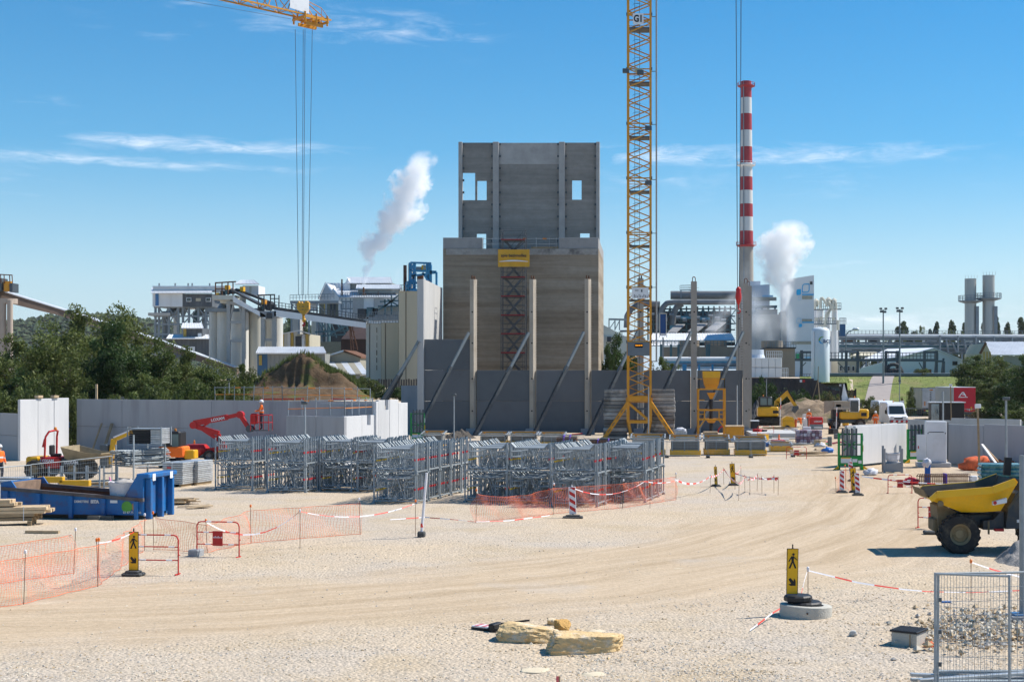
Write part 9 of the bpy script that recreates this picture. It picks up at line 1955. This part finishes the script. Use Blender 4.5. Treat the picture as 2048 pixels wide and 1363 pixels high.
for px,py,L_,m,lab in ((1600,878,5,steel,'long grey pipe lying left of the block pallets'),(1530,880,4,white,'white pipe lying on the slab edge'),(1640,912,3,wood,'timber beam lying beyond the small red barrier'),(1745,880,4,rust,'rusty bar lying behind the pale panels')): o = B().tube((-L_/2,0,.06),(L_/2,.5,.06),.06,8).build('loose_pipe',m,None,loc=gnd(px,py)); tag(o,lab,'pipe')
for px,d,h,lab in ((1672,140,2.2,'thin survey pole by the wheeled excavator'),(1560,150,3.0,'striped survey pole by the dirt heap'),(1726,150,1.8,'short survey pole beside the walking worker')): t = E('survey_pole',lab,'pole',gp(px,d)); B().tube((0,0,0),(.08,0,h),.04,6).build('pole',tape_w,t); B().tube((.06,0,h*.6),(.07,0,h*.75),.045,6).build('red_band',tape_r,t)

for k,(nm,m) in enumerate((('yellow',yel_m),('white',white),('dark',black),('red',red),('timber',wood),('grey',steel_md))*3):
    px,py = 1500+(k*83) % 230,862+(k*37) % 34; w = .35+.1*(k % 4)
    t = E('site_box','%s box among the scattered gear between the slab and the vans' % nm,'box',gnd(px,py),k*.4,'%s boxes by the slab' % nm); B().bev(0,w*1.5,0,w,0,w*.8,.03).build('body',m,t); B().bev(-.02,w*1.5+.02,-.02,w+.02,w*.8+.002,w*.9,.015).build('lid',m,t)
for px,py,lab in ((1515,874,'barrier on the slab before the black water butt'),(1690,872,'barrier between the wheeled excavator and the pale panels')): barrier('red tube '+lab,gnd(px,py),R(5),1.4,.95,False)
# ================================================================ steam
def plume(label,pts,d,dens,nscale,rough=.62,thr=.0,soft=2.2,aniso=.2,seed=0,gain=.9):
    # pts: (px, py, radius px) from the mouth upwards; the hull is a closed tube, the shader thins it to billows
    Q = [(X(a,d),Z(b_,d),r*d/F) for a,b_,r in pts]; z0,z1 = Q[0][1],Q[-1][1]; b = B(); n = 20; vs = []
    for x,z,r in Q:
        for i in range(n): a = 2*math.pi*i/n; vs.append((x+r*1.35*math.cos(a),d+r*1.35*math.sin(a),z))
    fs = [tuple(range(n-1,-1,-1)),tuple(range((len(Q)-1)*n,len(Q)*n))]+[(k*n+i,k*n+(i+1) % n,(k+1)*n+(i+1) % n,(k+1)*n+i) for k in range(len(Q)-1) for i in range(n)]
    b.add(vs,fs); m = bpy.data.materials.new('steam'); m.use_nodes = True; N,L = m.node_tree.nodes,m.node_tree.links; N.clear(); out = N.new('ShaderNodeOutputMaterial'); pv = N.new('ShaderNodeVolumePrincipled'); L.new(pv.outputs[0],out.inputs['Volume'])
    pv.inputs['Color'].default_value = (.998,.998,.999,1); pv.inputs['Anisotropy'].default_value = aniso
    g = N.new('ShaderNodeNewGeometry'); sp = N.new('ShaderNodeSeparateXYZ'); L.new(g.outputs['Position'],sp.inputs[0]); mm = lambda *a,**k: MATH(N,L,*a,**k)
    t = mm('DIVIDE',mm('SUBTRACT',sp.outputs[2],z0),z1-z0,clamp=True)
    xs = [q[0] for q in Q]; x0,x1 = min(xs)-.5,max(xs)+.5; rm = max(q[2] for q in Q)
    def curve(vals):
        c = N.new('ShaderNodeFloatCurve'); cv = c.mapping.curves[0]; tt = [(q[1]-z0)/(z1-z0) for q in Q]
        cv.points[0].location = (0,vals[0]); cv.points[1].location = (1,vals[-1])
        for a,v in list(zip(tt,vals))[1:-1]: cv.points.new(a,v)
        c.mapping.update(); L.new(t,c.inputs['Value']); return c.outputs[0]
    cx_ = mm('ADD',mm('MULTIPLY',curve([(q[0]-x0)/(x1-x0) for q in Q]),x1-x0),x0); rr = mm('MULTIPLY',curve([q[2]/rm for q in Q]),rm)
    dx = mm('SUBTRACT',sp.outputs[0],cx_); dy = mm('SUBTRACT',sp.outputs[1],d); rad_ = mm('SQRT',mm('ADD',mm('MULTIPLY',dx,dx),mm('MULTIPLY',dy,dy))); q = mm('DIVIDE',rad_,rr)
    def noi(s,det,off):
        tx = N.new('ShaderNodeTexNoise'); tx.inputs['Scale'].default_value = s; tx.inputs['Detail'].default_value = det; tx.inputs['Roughness'].default_value = rough; mp = N.new('ShaderNodeMapping'); mp.inputs['Location'].default_value = (off,off*2,0); L.new(g.outputs['Position'],mp.inputs['Vector']); L.new(mp.outputs[0],tx.inputs['Vector']); return tx.outputs['Fac']
    f = mm('SUBTRACT',mm('ADD',mm('SUBTRACT',.92+thr,q),mm('MULTIPLY',mm('SUBTRACT',noi(nscale,5,seed),.5),soft)),.0)
    endf = mm('MULTIPLY',mm('MULTIPLY',mm('SUBTRACT',1.0,t),6.0,clamp=True),mm('MULTIPLY',t,9.0 if dens < .5 else 60.0,clamp=True))
    dn = mm('MULTIPLY',mm('MULTIPLY',mm('POWER',mm('MULTIPLY',f,gain,clamp=True),1.6),dens),endf); L.new(dn,pv.inputs['Density'])
    o = b.build('steam_plume',m); return tag(o,label,'steam',None,'stuff')
plume('white steam plume drifting up from the gabled works stack',[(727,572,2.5),(731,545,9),(738,515,18),(752,485,28),(772,460,34),(798,432,42),(812,400,38),(818,370,38),(828,345,32),(845,322,25),(852,300,16)],322,.75,.3,soft=4.8,thr=.15,rough=.68,gain=1.5,aniso=0,seed=1)
plume('thin steam wisp beside the white factory roof',[(781,606,3),(786,585,9),(792,565,12),(797,540,9),(800,525,5)],300,.10,.3,seed=4)
plume('thick white steam cloud beside the white process building',[(1563,624,5),(1566,600,13),(1562,575,22),(1556,545,33),(1560,515,46),(1568,485,48),(1574,460,36),(1576,438,20)],256,.85,.32,soft=4.6,thr=.15,rough=.68,gain=1.5,aniso=0,seed=7)
plume('faint steam drifting over the cooling cells and the chimney foot',[(1528,705,14),(1526,680,36),(1520,650,52),(1508,615,48),(1496,580,34),(1494,545,22),(1500,515,9)],250,.22,.16,thr=.05,soft=3.6,rough=.66,seed=9)
plume('low steam spreading beside the white process building',[(1585,690,8),(1580,665,24),(1575,640,26),(1570,615,18),(1568,600,8)],252,.25,.22,thr=.05,soft=3.4,rough=.66,seed=19)
plume('faint steam drifting among the pipe works',[(1420,672,24),(1430,650,34),(1445,625,30),(1462,600,20),(1475,580,10)],300,.22,.2,thr=.0,soft=3.4,seed=11)
plume('faint steam near the crane mast pipes',[(1285,672,16),(1290,655,20),(1300,635,14),(1308,622,6)],300,.06,.22,thr=-.1,seed=12)
# ================================================================ summer haze: one closed box of even thin air
me = B().bx(-1500,1200,-60,2200,-12,175).mesh('haze',bpy.data.materials.new('haze')); hm_ = me.materials[0]; hm_.use_nodes = True; N = hm_.node_tree.nodes; N.clear(); ou = N.new('ShaderNodeOutputMaterial'); pv = N.new('ShaderNodeVolumePrincipled'); pv.inputs['Color'].default_value = (.93,.96,1,1); pv.inputs['Density'].default_value = .00004; pv.inputs['Anisotropy'].default_value = .3; hm_.node_tree.links.new(pv.outputs[0],ou.inputs['Volume'])
HAZE = True
if HAZE: o = bpy.data.objects.new('haze',me); C.objects.link(o); tag(o,'thin pale summer haze over the whole site','haze',None,'stuff')
